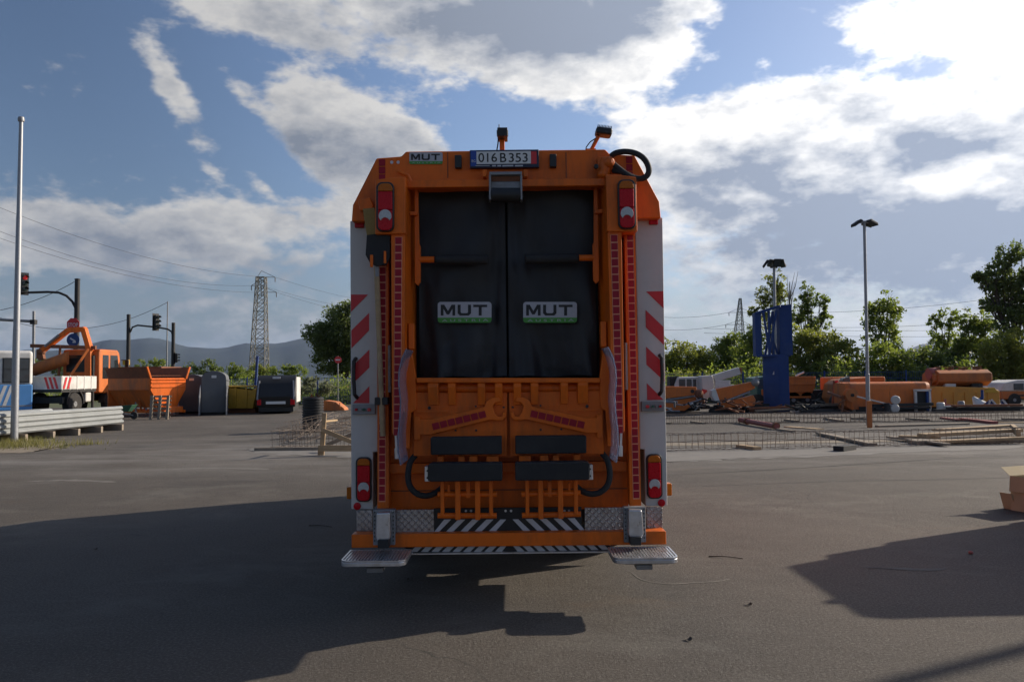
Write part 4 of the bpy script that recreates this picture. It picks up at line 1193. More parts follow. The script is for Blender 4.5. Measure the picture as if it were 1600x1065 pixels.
# crane truck
def crane_truck():
    Y = 44.0
    base = W(113, 640, Y); base.z = 0
    t = thing('crane_truck', 'orange truck with folded loading crane and white dropside bed behind the guard rails', 'truck', base)
    A = RZ(85, base) @ Matrix.Diagonal((1.12, 1.0, 1.27, 1))      # heading away
    def mb(): return MB(A)
    b = mb(); b.b(-2.1, 2.2, -.4, -.28, .62, .85); b.b(-2.1, 2.2, .28, .4, .62, .85); b.b(-2.15, -2.0, -1.05, 1.05, .55, .8); part(t, 'chassis_frame', b, M['dark'])
    b = mb(); b.b(-2.3, .35, -1.1, 1.1, 1.0, 1.12); bed = part(t, 'bed_floor', b, M['dark'])
    b = mb(); b.b(-2.3, .35, -1.13, -1.10, 1.12, 1.66); s1 = part(t, 'side_board', b, M['white_old'], .01)
    b = mb(); b.b(-2.3, .35, 1.10, 1.13, 1.12, 1.66); part(t, 'side_board', b, M['white_old'], .01)
    b = mb(); b.b(-2.34, -2.3, -1.13, 1.13, 1.12, 1.66); tb = part(t, 'tail_board', b, M['white_old'], .01)
    for k in range(5):
        b = mb(); b.b(-2.3 + .55 * k, -2.25 + .55 * k, -1.15, -1.13, 1.1, 1.68); part(s1, 'board_rib', b, M['white_old'])
    for k in range(3):
        b = mb(); y = -1.0 + .24 * k
        b.add([(-2.346, y, 1.14), (-2.346, y + .14, 1.14), (-2.346, y + .34, 1.62), (-2.346, y + .2, 1.62)], [(0, 1, 2, 3)]); part(tb, 'hazard_stripe', b, M['red'], closed=False)
    for k in range(2):
        b = mb(); x = -2.25 + .3 * k
        b.add([(x, -1.155, 1.14), (x + .14, -1.155, 1.14), (x + .34, -1.155, 1.62), (x + .2, -1.155, 1.62)], [(0, 1, 2, 3)]); part(s1, 'hazard_stripe', b, M['red'], closed=False)
    # cab
    b = mb(); b.prism([(.62, .95), (2.55, .8), (2.6, 1.55), (2.38, 2.72), (2.2, 2.85), (.68, 2.85), (.62, 2.7)], -1.08, 1.08); cab = part(t, 'cab', b, M['orange_old'], .08, 3)
    b = mb(); b.prism([(.9, 1.55), (1.4, 1.55), (1.4, 2.6), (.9, 2.6)], -1.095, -1.07); part(cab, 'rear_side_window', b, M['glass'], .03)
    b = mb(); b.prism([(1.52, 1.2), (2.36, 1.3), (2.3, 1.9), (2.18, 2.6), (1.56, 2.6)], -1.095, -1.07); part(cab, 'door_window', b, M['glass'], .03)
    b = mb(); b.b(.60, .635, -.85, .85, 1.85, 2.6); part(cab, 'back_window', b, M['glass'], .02)
    b = mb(); b.beam((2.5, -1.1, 2.4), (2.55, -1.4, 2.4), .03, .03); b.box((2.55, -1.42, 2.15), (.08, .2, .5)); part(cab, 'mirror', b, M['blackp'])
    b = mb(); b.b(2.5, 2.75, -1.0, 1.0, .55, .8); part(t, 'bumper', b, M['orange_old'], .03)
    for x in (-1.25, 1.75):
        wheel(t, A @ Vector((x, -.92, .5)), A.to_3x3() @ Vector((0, -1, 0)), .62, .36)
        wheel(t, A @ Vector((x, .92, .5)), A.to_3x3() @ Vector((0, 1, 0)), .62, .36)
        b = mb(); q = [(x + .66 * math.cos(R(a)), .5 + .66 * math.sin(R(a))) for a in range(0, 181, 15)] + [(x + .6 * math.cos(R(a)), .5 + .6 * math.sin(R(a))) for a in range(180, -1, -15)]
        b.prism(q, -1.12, -.7); part(t, 'mudguard', b, M['blackp'])
    b = mb(); b.b(-.35, .3, -1.02, -.6, .55, 1.0); part(t, 'fuel_tank', b, M['white_old'], .1, 3)
    b = mb(); b.cyl((.15, -1.05, .15), (.15, -1.05, 2.55), .07); part(t, 'stabiliser_leg', b, M['dark'])
    # crane, standing between cab and bed
    Yc = base.y + .55
    def c(px, py, dy=0): return W(px, py, Yc + dy)
    b = MB(); b.beam(c(139, 622), c(139, 545), .34, .34, (0, 1, 0)); cr = part(t, 'crane_column', b, M['orange_old'], .03)
    b = MB(); b.beam(c(141, 548), c(131, 513), .28, .34, (0, 1, 0)); part(t, 'inner_boom', b, M['orange'], .03)
    b = MB(); b.beam(c(133.5, 514), c(106, 516), .26, .36, (0, 1, 0)); b.beam(c(108, 515), c(66, 548), .24, .34, (0, 1, 0)); part(t, 'outer_boom', b, M['orange'], .03)
    b = MB(); b.cyl(c(92, 523, -.2), c(70, 541, -.2), .07); part(t, 'boom_ram', b, M['greymetal'])
    b = MB(); b.cyl(c(134, 516, .2), c(145, 560, .2), .07); part(t, 'lift_ram', b, M['greymetal'])
    b = MB(); b.beam(c(48, 540), c(150, 543), .2, .17, (0, 1, 0)); part(t, 'gantry_beam', b, M['rust'], .02)
    b = MB(); b.beam(c(138, 545, -.4), c(96, 608, -1.2), .12, .12); part(t, 'diagonal_strut', b, M['orange_old'], .01)
    b = MB(); b.beam(c(91, 610, -.3), c(94, 540, -.1), .1, .1); part(t, 'gantry_post', b, M['rust'])
    b = MB(); b.ball(c(65, 549), .22); b.beam(c(63, 548), c(66, 562), .25, .3); b.cyl(c(60, 545), c(60, 560), .1); part(t, 'rotator', b, M['rust'])
    # clamshell grab
    p0, p1 = c(70, 572, -.2), c(104, 560, -.2); dx = (p1 - p0).normalized()
    b = MB(); up = Vector((0, 0, 1)); nn = Vector((0, 1, 0)); ws = []
    for q in (p0 - dx * .55, p1 + dx * .15):
        for a in range(0, 181, 20):
            ws.append(q + up * (-.36 * math.cos(R(a)) ) + nn * (-.42 * math.sin(R(a))))
    m = 10
    b.add(ws, [(i, i + 1, m + i + 1, m + i) for i in range(m - 1)] + [tuple(range(m)), tuple(range(2 * m - 1, m - 1, -1)), (0, m, 2 * m - 1, m - 1)]); part(t, 'grab_bucket', b, M['orange_dull'])


crane_truck()


# V-shaped spreader hopper with its front lit
def hopper():
    Y = 41.0
    o = W(262, 648, Y); o.z = 0
    t = thing('spreader_hopper', 'bright orange steel hopper with flared mesh top beside the crane truck', 'hopper', o)
    A = RZ(58, o)
    def mb(): return MB(A)
    zt, zb = 2.55, .45
    w0, w1, L = 1.0, .45, 3.6
    # end panel (near), long sides, far end
    b = mb(); b.prism([(-w0, 1.95), (w0, 1.95), (w0, 1.35), (w1, .45), (-w1, .45), (-w0, 1.35)], -.05, .0); ep = part(t, 'end_panel', b, M['orange'], .01)
    for z in (1.5, 1.72, 1.88):
        b = mb(); b.b(-w0 + .02, w0 - .02, -.09, -.05, z - .03, z + .03); part(ep, 'pressing', b, M['orange'], .01)
    for sx in (-1, 1):
        q = [(0, 1.95), (0, 1.35), (L, 1.35), (L, 1.95)]
        b = mb(); b.prism_x(q, sx * w0 - .03, sx * w0 + .03); part(t, 'side_panel', b, M['orange_old'], .01)
        b = mb(); b.add([(sx * w0, 0, 1.36), (sx * w0, L, 1.36), (sx * w1, L, .45), (sx * w1, 0, .45), (sx * w0 - sx * .04, 0, 1.36), (sx * w0 - sx * .04, L, 1.36), (sx * w1 - sx * .04, L, .45), (sx * w1 - sx * .04, 0, .45)],
                        [(0, 1, 2, 3), (7, 6, 5, 4), (0, 4, 5, 1), (1, 5, 6, 2), (2, 6, 7, 3), (3, 7, 4, 0)]); part(t, 'sloping_side', b, M['orange_old'])
        b = mb(); b.add([(sx * w0, -.03, 1.95), (sx * w0, L, 1.95), (sx * (w0 + .22), L, 2.5), (sx * (w0 + .22), -.03, 2.5), (sx * (w0 - .04), -.03, 1.95), (sx * (w0 - .04), L, 1.95), (sx * (w0 + .18), L, 2.5), (sx * (w0 + .18), -.03, 2.5)],
                        [(0, 1, 2, 3), (7, 6, 5, 4), (0, 4, 5, 1), (1, 5, 6, 2), (2, 6, 7, 3), (3, 7, 4, 0)]); part(t, 'flared_board', b, M['rust'])
        b = mb(); b.beam((sx * w0, -.06, 1.9), (sx * (w0 + .22), -.06, 2.52), .08, .1, (0, 1, 0)); part(t, 'corner_post', b, M['orange'])
    b = mb(); b.b(-w0, w0, L, L + .05, .45, 2.5); part(t, 'far_end', b, M['orange_old'])
    b = mb()
    for k in range(24): b.b(-w0 + .05, w0 - .05, .05 + k * .17, .07 + k * .17, 2.06, 2.08)
    for k in range(11): b.b(-w0 + .05 + k * .18, -w0 + .07 + k * .18, .05, L - .05, 2.09, 2.11)
    part(t, 'mesh_screen', b, M['rust'])
    for sx in (-1, 1):
        b = mb(); b.b(sx * .55 - .06, sx * .55 + .06, -.6, L + .2, .18, .32); part(t, 'skid', b, M['orange'], .01)
        for yy in (.1, 1.4, 2.8, 4.0):
            b = mb(); b.beam((sx * .55, yy, .3), (sx * .8, yy, 1.3), .07, .07); part(t, 'brace', b, M['orange_old'])
    b = mb(); b.b(-.5, .5, -.55, -.1, .2, .5); part(t, 'spreader_box', b, M['orange'], .02)


hopper()

# second hopper body behind, dark in the shade
o = W(200, 640, 46.5); o.z = 0
t = thing('dumper', 'long faded orange tipper body in shade between crane truck and bright hopper', 'dumper', o)
A = RZ(-6, o)
b = MB(A); b.prism([(-1.9, 1.0), (1.9, 1.0), (2.0, 2.55), (-2.0, 2.55)], 0, 2.2); part(t, 'side_wall', b, M['orange_old'], .02)
for k in range(6):
    b = MB(A); b.b(-1.8 + .68 * k, -1.7 + .68 * k, -.07, -.005, 1.02, 2.5); part(t, 'rib', b, M['orange_old'])
b = MB(A); b.b(-2.05, 2.05, -.06, 2.2, 2.5, 2.64); part(t, 'top_rail', b, M['rust'], .01)
b = MB(A); b.b(-1.9, 1.9, .4, 1.8, .3, 1.0); part(t, 'base_frame', b, M['dark'], .03)

# ladder, pallet, wheelbarrow
p = G(217, 650)
t = thing('ladder', 'grey metal ladder leaning upright beside the bright orange hopper', 'ladder', p)
for sx in (-.27, .27):
    b = MB(); b.beam(p + Vector((sx + .12, 0, .1)), p + Vector((sx - .05, .25, 1.75)), .06, .05); part(t, 'stile', b, M['greymetal'])
for k in range(7):
    b = MB(); z = .25 + .22 * k; b.cyl(p + Vector((-.27 + .12 - .022 * k, .03 * k, z)), p + Vector((.27 + .12 - .022 * k, .03 * k, z)), .018, n=8); part(t, 'rung', b, M['greymetal'])
p = G(248, 655)
t = thing('wooden_pallet', 'weathered wooden pallet standing on edge in front of the bright orange hopper', 'pallet', p)
for k in range(3):
    b = MB(); x = p.x - .38 + .38 * k; b.beam((x, p.y, 0), (x, p.y + .16, 1.12), .12, .1, (0, 1, 0)); part(t, 'stringer', b, M['woodgrey'], .005)
for k in range(6):
    b = MB(); z = .12 + .19 * k; b.b(p.x - .5, p.x + .5, p.y + .055 + .14 * z, p.y + .075 + .14 * z, z - .045, z + .045); part(t, 'slat', b, M['woodgrey'])
p = G(193, 655)
t = thing('wheelbarrow', 'small dark green wheelbarrow tray at the end of the guard rail stack', 'wheelbarrow', p)
b = MB(); b.add([(p.x - .5, p.y - .3, .62), (p.x + .55, p.y - .32, .70), (p.x + .55, p.y + .32, .70), (p.x - .5, p.y + .3, .62), (p.x - .25, p.y - .2, .36), (p.x + .3, p.y - .2, .36), (p.x + .3, p.y + .2, .36), (p.x - .25, p.y + .2, .36)],
                [(0, 1, 5, 4), (1, 2, 6, 5), (2, 3, 7, 6), (3, 0, 4, 7), (4, 5, 6, 7), (0, 3, 2, 1)]); part(t, 'tray', b, M['green'], .02)
b = MB(); b.lathe([(.06, -.05), (.17, -.05), (.19, 0), (.17, .05), (.06, .05)], (p.x + .5, p.y, .19), (0, 1, 0), 16); part(t, 'wheel', b, M['tyre'])
for sy in (-.22, .22):
    b = MB(); b.tube([(p.x + .5, p.y + sy * .4, .19), (p.x - .2, p.y + sy, .34), (p.x - .9, p.y + sy * 1.2, .55)], .02, 8); part(t, 'handle', b, M['greymetal'])
    b = MB(); b.beam((p.x - .2, p.y + sy, .34), (p.x - .3, p.y + sy, 0), .03, .03); part(t, 'leg', b, M['greymetal'])

# rounded grey containers with wing plates
def container(px, Y, label, yaw, w=1.5, L=3.0, h=2.3, face='greypaint'):
    o = W(px, 640, Y); o.z = 0
    t = thing('press_container', label, 'container', o)
    A = RZ(yaw, o)
    prof = [(-w / 2, .12), (w / 2, .12), (w / 2, h * .80)] + [(w / 2 * math.cos(R(a)) * .98, h * .84 + h * .16 * math.sin(R(a))) for a in range(15, 166, 15)] + [(-w / 2, h * .80)]
    b = MB(A); b.prism(prof, 0, L); part(t, 'shell', b, M[face], .03)
    for z in (.5, .95, 1.4, 1.8):
        for sx in (-1, 1):
            b = MB(A); b.b(sx * w / 2 - .03, sx * w / 2 + .03, .1, L - .1, z - .03, z + .03); part(t, 'side_rib', b, M[face])
    for sx in (-1, 1):
        b = MB(A); b.prism_x([(0, .02), (-.9, .02), (-.9, .95), (-.1, 1.55), (0, 1.55)], sx * (w / 2 + .03) - .02, sx * (w / 2 + .03) + .02); part(t, 'wing_plate', b, M['greymetal'])
    b = MB(A); b.b(-w / 2 + .08, w / 2 - .08, -.02, 0, .9, 1.0); part(t, 'cross_bar', b, M[face])
    b = MB(A); b.b(-.12, .12, -.03, 0, h * .84, h * .90); part(t, 'hook_eye', b, M['alu'])
    b = MB(A); b.b(-w / 2, w / 2, .1, L, 0, .12); part(t, 'skid_frame', b, M['dark'])


container(334, 42.0, 'grey round-topped container with open wing plates right of the orange hopper', 17, 1.25)
container(299, 43.5, 'darker grey round-topped container half hidden behind the orange hopper', 14, 1.3, 3, 2.15, 'greypaint')

# yellow skip
o = W(374, 638, 44.0); o.z = 0
t = thing('skip', 'open yellow steel skip between the grey containers and the black compactor', 'skip', o)
b = MB(RZ(-4, o)); b.prism([(-.55, .25), (.75, .25), (1.0, 1.45), (.72, 1.25), (-1.15, 1.45), (-1.1, .5)], 0, 1.6); part(t, 'tub', b, M['yellow'], .02)
b = MB(RZ(-4, o)); b.b(-1.2, 1.02, -.05, 1.65, 1.42, 1.5); part(t, 'rim', b, M['yellow'], .02)
b = MB(RZ(-4, o)); b.b(-1.0, .8, .2, 1.4, 0, .25); part(t, 'base', b, M['rust'], .02)
for k in range(3):
    b = MB(RZ(-4, o)); b.prism_x([(-.03, .35), (-.09, .35), (-.06, 1.4), (-.0, 1.4)], -.85 + .6 * k, -.75 + .6 * k); part(t, 'rib', b, M['yellow'])
for i, (px, py, lab, mm) in enumerate(((365, 636, 'rusty orange plough frame on the ground before the yellow skip', 'orange_dull'), (393, 638, 'small rusty orange bucket lying between skip and black compactor', 'rust'))):
    p = G(px, py)
    b = MB(); b.box(p + Vector((0, 0, .2)), (1.5 - i * .5, .7, .4), .3 * i); b.beam(p + Vector((-.5, -.4, .1)), p + Vector((.5, -.3, .75)), .12, .12); b.cyl(p + Vector((-.1, -.4, .3)), p + Vector((-.1, .2, .9)), .09)
    single('plough_frame' if i == 0 else 'digger_bucket', lab, 'machine part', b, M[mm], bevel=.02)

# black compactor body
def compactor():
    o = W(431, 642, 42.5); o.z = 0
    t = thing('compactor_body', 'black rear-loader body with white side parked by the blue fence', 'compactor', o)
    A = RZ(11, o)
    b = MB(A); b.prism_x([(.9, .55), (4.0, .55), (4.0, 1.95), (.9, 1.95)], -1.0, 1.0); part(t, 'body', b, M['white_old'], .04)
    b = MB(A); b.prism_x([(.92, .5), (.05, .35), (-.1, .9), (.3, 1.75), (.75, 2.05), (.92, 2.05)], -1.0, 1.0); tg = part(t, 'tailgate', b, M['blackp'], .05)
    b = MB(A); b.prism_x([(-.14, .92), (-.03, .92), (.27, 1.62), (.16, 1.62)], -.82, .82); part(tg, 'hopper_curtain', b, M['vinyl'])
    for sx in (-1, 1):
        b = MB(A); b.beam((sx * .93, -.12, .75), (sx * .88, .25, 1.75), .08, .1); part(t, 'lift_arm', b, M['greymetal'])
        b = MB(A); b.box((sx * .85, -.03, .62), (.2, .08, .3)); part(t, 'tail_light', b, M['lens_red'], .01)
    b = MB(A); b.b(-.5, .5, -.09, -.05, .52, .66); part(t, 'number_plate', b, M['plate_white'])
    b = MB(A); b.b(-.2, .2, .30, .34, 1.86, 1.96); part(t, 'roof_mark', b, M['print_white'])
    b = MB(A); b.b(-.9, .9, .1, 3.8, .1, .5); part(t, 'base_frame', b, M['dark'], .03)


compactor()

# black corrugated pipe standing on end
p = G(489, 674)
prof = []
for k in range(13):
    z = .0 + k * .09
    prof += [(.335, z), (.365, z + .02), (.365, z + .055), (.335, z + .075)]
prof += [(.335, 1.17), (.30, 1.17), (.30, .9)]
b = MB(); b.lathe(prof, p, (0, 0, 1), 28); single('corrugated_pipe', 'black corrugated plastic pipe standing on end behind the rebar heap', 'pipe', b, M['blackp'])


# reinforcement cages: long box frames of bars
def cage(p0, p1, w, h, nst, r=.007, jit=.02):
    b = MB(); p0, p1 = Vector(p0), Vector(p1)
    d = (p1 - p0).normalized(); n = Vector((-d.y, d.x, 0)).normalized(); up = n.cross(d) * -1
    if up.z < 0: up = -up
    cor = [(-w / 2, 0), (w / 2, 0), (w / 2, h), (-w / 2, h)]
    for u, v in cor + [(-w / 2, h / 2), (w / 2, h / 2)]:
        e = random.uniform(-.1, .15)
        pts = [p0 + (p1 - p0) * (k / 6) + n * (u + random.uniform(-jit, jit)) + up * (v + random.uniform(-jit, jit)) for k in range(7)]
        pts[-1] += d * e
        b.tube(pts, r, 5)
    L = (p1 - p0).length
    for k in range(nst):
        c = p0 + d * (L * (k + .5) / nst + random.uniform(-.03, .03)); sk = d * random.uniform(-.04, .04)
        q = [c + n * u + up * v + (sk if v else Vector((0, 0, 0))) for u, v in cor]
        b.tube(q + [q[0]], r * .8, 4, caps=False)
    return b


o = G(500, 700)
for i, (a, e, w, h, z0, z1, lab) in enumerate((
    ((430, 699), (556, 700), .5, .42, .03, .03, 'low rusty rebar cage nearest the wooden trestle left of the truck'),
    ((436, 694), (560, 688), .45, .40, .05, .28, 'rusty rebar cage slanting up behind the nearest cage left of the truck'),
    ((452, 686), (575, 678), .45, .38, .12, .5, 'rusty rebar cage on top of the heap in front of the corrugated pipe'))):
    p, q = G(*a), G(*e); p.z, q.z = z0, z1
    single('rebar_cage', lab, 'rebar cage', cage(p, q, w, h, 14), M['rebar'], 'rebar cages')
b = MB(); rng = random.Random(5)
for k in range(16):
    p = G(rng.uniform(440, 520), rng.uniform(685, 698)); q = G(rng.uniform(520, 585), rng.uniform(672, 690)); p.z = rng.uniform(.05, .5); q.z = rng.uniform(.2, .75)
    m = p.lerp(q, .5) + Vector((0, 0, rng.uniform(.0, .2))); b.tube([p, m, q], .008, 5)
o = single('loose_rebar', 'loose bent rusty bars lying over the rebar heap left of the truck', 'rebar', b, M['rebar'])
p, q = G(398, 704), G(560, 702); b = MB(); b.beam(p + Vector((0, 0, .04)), q + Vector((0, 0, .04)), .1, .08); single('formwork_board', 'long grey formwork board on the ground under the rebar heap', 'board', b, M['woodgrey'], bevel=.005)

# trestle of planks
p = G(503, 711)
t = thing('wooden_trestle', 'rough plank trestle with a crossed brace just left of the truck', 'trestle', p)
b = MB(); b.beam(p, W(507, 645, p.y), .10, .045, (0, 1, 0)); part(t, 'post', b, M['wood'], .004)
b = MB(); b.beam(W(503, 671, p.y - .05), W(552, 691, p.y - .05), .10, .03, (0, 1, 0)); part(t, 'brace', b, M['wood'], .004)
b = MB(); b.beam(W(498, 700, p.y - .06), W(556, 700, p.y - .06), .14, .03, (0, 1, 0)); part(t, 'rail', b, M['wood'], .004)
b = MB(); b.beam(W(510, 695, p.y + .8), W(556, 676, p.y + .8), .09, .03, (0, 1, 0)); part(t, 'rear_brace', b, M['woodgrey'], .004)
b = MB(); b.beam(W(507, 658, p.y + .1), W(525, 656, p.y + .9), .09, .04); part(t, 'cross_piece', b, M['wood'], .004)
b = MB(); b.beam(W(499, 712, p.y), W(500, 696, p.y), .08, .04, (0, 1, 0)); part(t, 'foot', b, M['wood'], .004)

# orange machine parts by the fence
for i, (px, py, sx, sz, lab, mm) in enumerate(((519, 642, 1.5, .62, 'salmon orange loader bucket lying just left of the truck', 'orange_dull'),
                                             (541, 628, .8, 1.25, 'orange gearbox housing standing by the fence just left of the truck', 'orange_dull'),
                                             (497, 636, .9, .5, 'rusty scrap frame lying behind the corrugated pipe', 'rust'))):
    p = G(px, py)
    b = MB()
    if i == 0:
        q = [(p.x - sx / 2, .05), (p.x - sx / 2, sz * .9), (p.x - sx * .2, sz), (p.x + sx * .2, sz * .85), (p.x + sx / 2, sz * .3), (p.x + sx * .55, .05)]
        b.prism(q, p.y - .5, p.y + .6)
        for k in range(4): b.beam((p.x - .5 + .35 * k, p.y - .53, .08), (p.x - .5 + .35 * k, p.y - .53, sz * .8), .05, .05)
    elif i == 1:
        b.b(p.x - .35, p.x + .35, p.y - .3, p.y + .3, .0, .8); b.lathe([(.3, 0), (.34, .1), (.26, .3), (.12, .45)], (p.x, p.y, .8), (0, 0, 1), 14); b.b(p.x - .9, p.x + .7, p.y - .2, p.y + .2, 0, .25)
    else:
        for k in range(9):
            a = Vector((p.x + random.uniform(-1.2, .8), p.y + random.uniform(-.5, .5), random.uniform(.05, .5))); b.beam(a, a + Vector((random.uniform(-.9, .9), random.uniform(-.5, .5), random.uniform(0, .6))), .08, .08)
    single(['loader_bucket', 'gearbox', 'scrap_heap'][i], lab, 'machine part', b, M[mm], bevel=.02)

# ------------------------------------------------------------------ street furniture on the left
def signal_head(t, c, face, n=3, lit=None, sc=1.0):
    """three lamps in a dark case, facing the given direction"""
    fx = Vector(face).normalized(); sx = Vector((-fx.y, fx.x, 0)); A = Matrix(((sx.x, -fx.x, 0, c.x), (sx.y, -fx.y, 0, c.y), (0, 0, 1, c.z), (0, 0, 0, 1)))
    b = MB(A); b.b(-.16 * sc, .16 * sc, -.1 * sc, .12 * sc, -.5 * sc, .5 * sc); h = part(t, 'signal_head', b, M['blackp'], .03)
    b = MB(A); b.b(-.26 * sc, .26 * sc, .12 * sc, .14 * sc, -.62 * sc, .62 * sc); part(h, 'backing_board', b, M['blackp'])
    for k in range(3):
        z = (.32 - .32 * k) * sc
        b = MB(A); b.lathe([(.12 * sc, 0), (.09 * sc, .03 * sc), (.02 * sc, .04 * sc)], (0, -.1 * sc, z), (0, -1, 0), 14); part(h, 'lamp', b, M['siglens_red'] if lit == k else M['siglens_dark'])
        b = MB(A); q = [(.14 * sc * math.cos(R(a)), z + .14 * sc * math.sin(R(a))) for a in range(0, 181, 20)] + [(.125 * sc * math.cos(R(a)), z + .125 * sc * math.sin(R(a))) for a in range(180, -1, -20)]
        b.prism(q, -.34 * sc, -.1 * sc); part(h, 'visor', b, M['blackp'])


def signals():
    Y = 56.0
    p0 = W(118, 620, Y); p0.z = 0; pt = W(121, 437, Y)
    t = thing('traffic_signal', 'traffic signal with red lamp on a curved arm from a thick dark post, far left', 'traffic signal', p0)
    b = MB(); b.tube([p0, pt], [.2, .17], 14); b.lathe([(.19, 0), (.19, .06), (.05, .1)], pt, (0, 0, 1), 14); part(t, 'post', b, M['dark'])
    b = MB(); b.tube([W(119, 483, Y), W(113, 471, Y), W(104, 462, Y), W(92, 457, Y), W(75, 456, Y), W(44, 457, Y)], .085, 10); part(t, 'arm', b, M['dark'])
    signal_head(t, W(38, 443, Y), (.75, -.65, 0), lit=0, sc=1.28)
    b = MB(); c = W(117, 507, Y); r = .47
    q = [(c.x + r * math.cos(R(22.5 + 45 * k)), c.z + r * math.sin(R(22.5 + 45 * k))) for k in range(8)]; b.prism(q, Y - .24, Y - .22); sg = part(t, 'stop_sign', b, M['red'])
    me = text_mesh('STOP', .01, c.x - .36 - p0.x, c.x + .36 - p0.x, c.z - .17, c.z + .11, -.245); me.materials.append(M['print_white']); part(sg, 'lettering', me, None)
    c = W(117, 531, Y); b = MB(); b.lathe([(.45, 0), (.45, .02)], (c.x, Y - .22, c.z), (0, -1, 0), 24); bs = part(t, 'round_blue_sign', b, M['blue'])
    b = MB(); b.beam((c.x - .2, Y - .246, c.z + .12), (c.x + .16, Y - .246, c.z - .1), .02, .1); b.beam((c.x + .2, Y - .2461, c.z - .16), (c.x - .02, Y - .2461, c.z - .16), .02, .1); part(bs, 'arrow', b, M['print_white'])
    # gantry pipe at the very left
    Y = 60; p0 = W(52, 620, Y); p0.z = 0; pt = W(53, 486, Y)
    t = thing('pipe_post', 'slim grey post with a horizontal pipe leaving the left edge of the picture', 'post', p0)
    b = MB(); b.cyl(p0, pt, .1); part(t, 'post', b, M['greymetal'])
    b = MB(); b.cyl(W(-60, 496, Y), W(52, 502, Y), .11); part(t, 'pipe', b, M['greymetal'])
    b = MB(); b.box(W(52.5, 503, Y), (.36, .36, .34)); part(t, 'clamp', b, M['dark'])
    # second signal
    Y = 66; p0 = W(200, 612, Y); p0.z = 0
    t = thing('dark_post', 'thick dark post with yellow box, left of the two behind the orange hopper', 'post', p0)
    b = MB(); b.tube([p0, W(201, 491, Y)], [.17, .15], 12); part(t, 'post', b, M['dark'])
    b = MB(); b.box(W(199, 566, Y) + Vector((0, -.2, 0)), (.45, .3, .42)); part(t, 'yellow_box', b, M['yellow'])
    p0 = W(270, 612, Y); p0.z = 0
    t = thing('traffic_signal', 'traffic signal hanging on an arm from the dark post above the orange hopper', 'traffic signal', p0)
    b = MB(); b.tube([p0, W(271, 504, Y)], [.16, .14], 12); part(t, 'post', b, M['dark'])
    b = MB(); b.tube([W(270, 525, Y), W(268, 518, Y), W(262, 514, Y), W(245, 511, Y), W(215, 508, Y), W(207, 511, Y), W(203.5, 519, Y)], .07, 8); part(t, 'arm', b, M['dark'])
    signal_head(t, W(245, 503, Y), (.85, -.5, 0), sc=1.15)
    signal_head(t, W(276, 559, Y), (.95, .3, 0), sc=.75)
    Y = 74; p0 = W(260, 612, Y); p0.z = 0
    b = MB(); b.cyl(p0, W(262, 471, Y), .07, .05); single('thin_pole', 'thin tall grey pole rising behind the orange hopper', 'pole', b, M['greymetal'])
    # no entry sign
    Y = 54; p0 = W(528, 622, Y); p0.z = 0
    t = thing('no_entry_sign', 'round red no entry sign on a thin pole in front of the big tree', 'road sign', p0)
    b = MB(); b.cyl(p0, W(528, 556, Y), .035); part(t, 'pole', b, M['greymetal'])
    c = W(528.3, 562, Y); b = MB(); b.lathe([(.24, 0), (.24, .02)], (c.x, Y - .05, c.z), (0, -1, 0), 22); ds = part(t, 'disc', b, M['red'])
    b = MB(); b.b(c.x - .16, c.x + .16, Y - .076, Y - .07, c.z - .04, c.z + .04); part(ds, 'bar', b, M['print_white'])
    # blue slender pole
    Y = 50; p0 = W(397, 618, Y); p0.z = 0; b = MB(); b.cyl(p0, W(402.5, 556, Y), .09, .08); single('blue_pole', 'slender pale blue pole left of the black compactor', 'pole', b, M['blue'])


signals()


# ------------------------------------------------------------------ pylons and wires
def pylon(name, label, pxb, pyb, pxt, pyt, Y, wb, wt, arms, r=.09):
    p0 = W(pxb, pyb, Y); p0.z = 0; pt = W(pxt, pyt, Y)
    t = thing(name, label, 'pylon', p0)
    H = pt.z; n = 13
    def cor(f, k):
        w = wb + (wt - wb) * f
        sx, sy = ((-1, -1), (1, -1), (1, 1), (-1, 1))[k]
        return Vector((p0.x + (pt.x - p0.x) * f + sx * w / 2, Y + sy * w / 2, H * f))
    for k in range(4):
        b = MB(); b.beam(cor(0, k), cor(1, k), r * 1.4, r * 1.4); part(t, 'leg', b, M['steel_d'])
    b = MB()
    fs = [1 - (1 - i / n) ** 1.25 for i in range(n + 1)]
    for i in range(n):
        for k in range(4):
            a, c = cor(fs[i], k), cor(fs[i + 1], (k + 1) % 4); b.beam(a, c, r * .8, r * .8)
            a, c = cor(fs[i], (k + 1) % 4), cor(fs[i + 1], k); b.beam(a, c, r * .8, r * .8)
            b.beam(cor(fs[i + 1], k), cor(fs[i + 1], (k + 1) % 4), r * .8, r * .8)
    part(t, 'lattice', b, M['steel_d'], kind='stuff')
    for (x0, x1, py) in arms:
        a, c = W(x0, py, Y), W(x1, py, Y); m = W((pxt), py, Y)
        b = MB(); b.beam(a, c, r, r); b.beam(a, (m.x, Y, m.z + 1.2), r * .7, r * .7); b.beam(c, (m.x, Y, m.z + 1.2), r * .7, r * .7); part(t, 'cross_arm', b, M['steel_d'])
        for q in (a, c):
            b = MB(); b.cyl(q, q - Vector((0, 0, .9)), .1, n=6); part(t, 'insulator', b, M['greymetal'])


M['steel_d'] = mat('weathered_lattice_steel', (.20, .19, .165), .7, .2, var=.25, scale=.7)
pylon('lattice_pylon', 'tall rusty lattice pylon left of the truck in front of the hills', 404, 600, 408.5, 433, 150, 3.1, 1.55, ((402, 430, 433), (393, 408, 446), (409, 432, 456.5)), .11)
pylon('distant_pylon', 'small distant lattice pylon left of the blue tower', 1152, 592, 1156.5, 466, 210, 4.5, .5, ((1139, 1176, 488), (1134, 1172, 507)), .10)


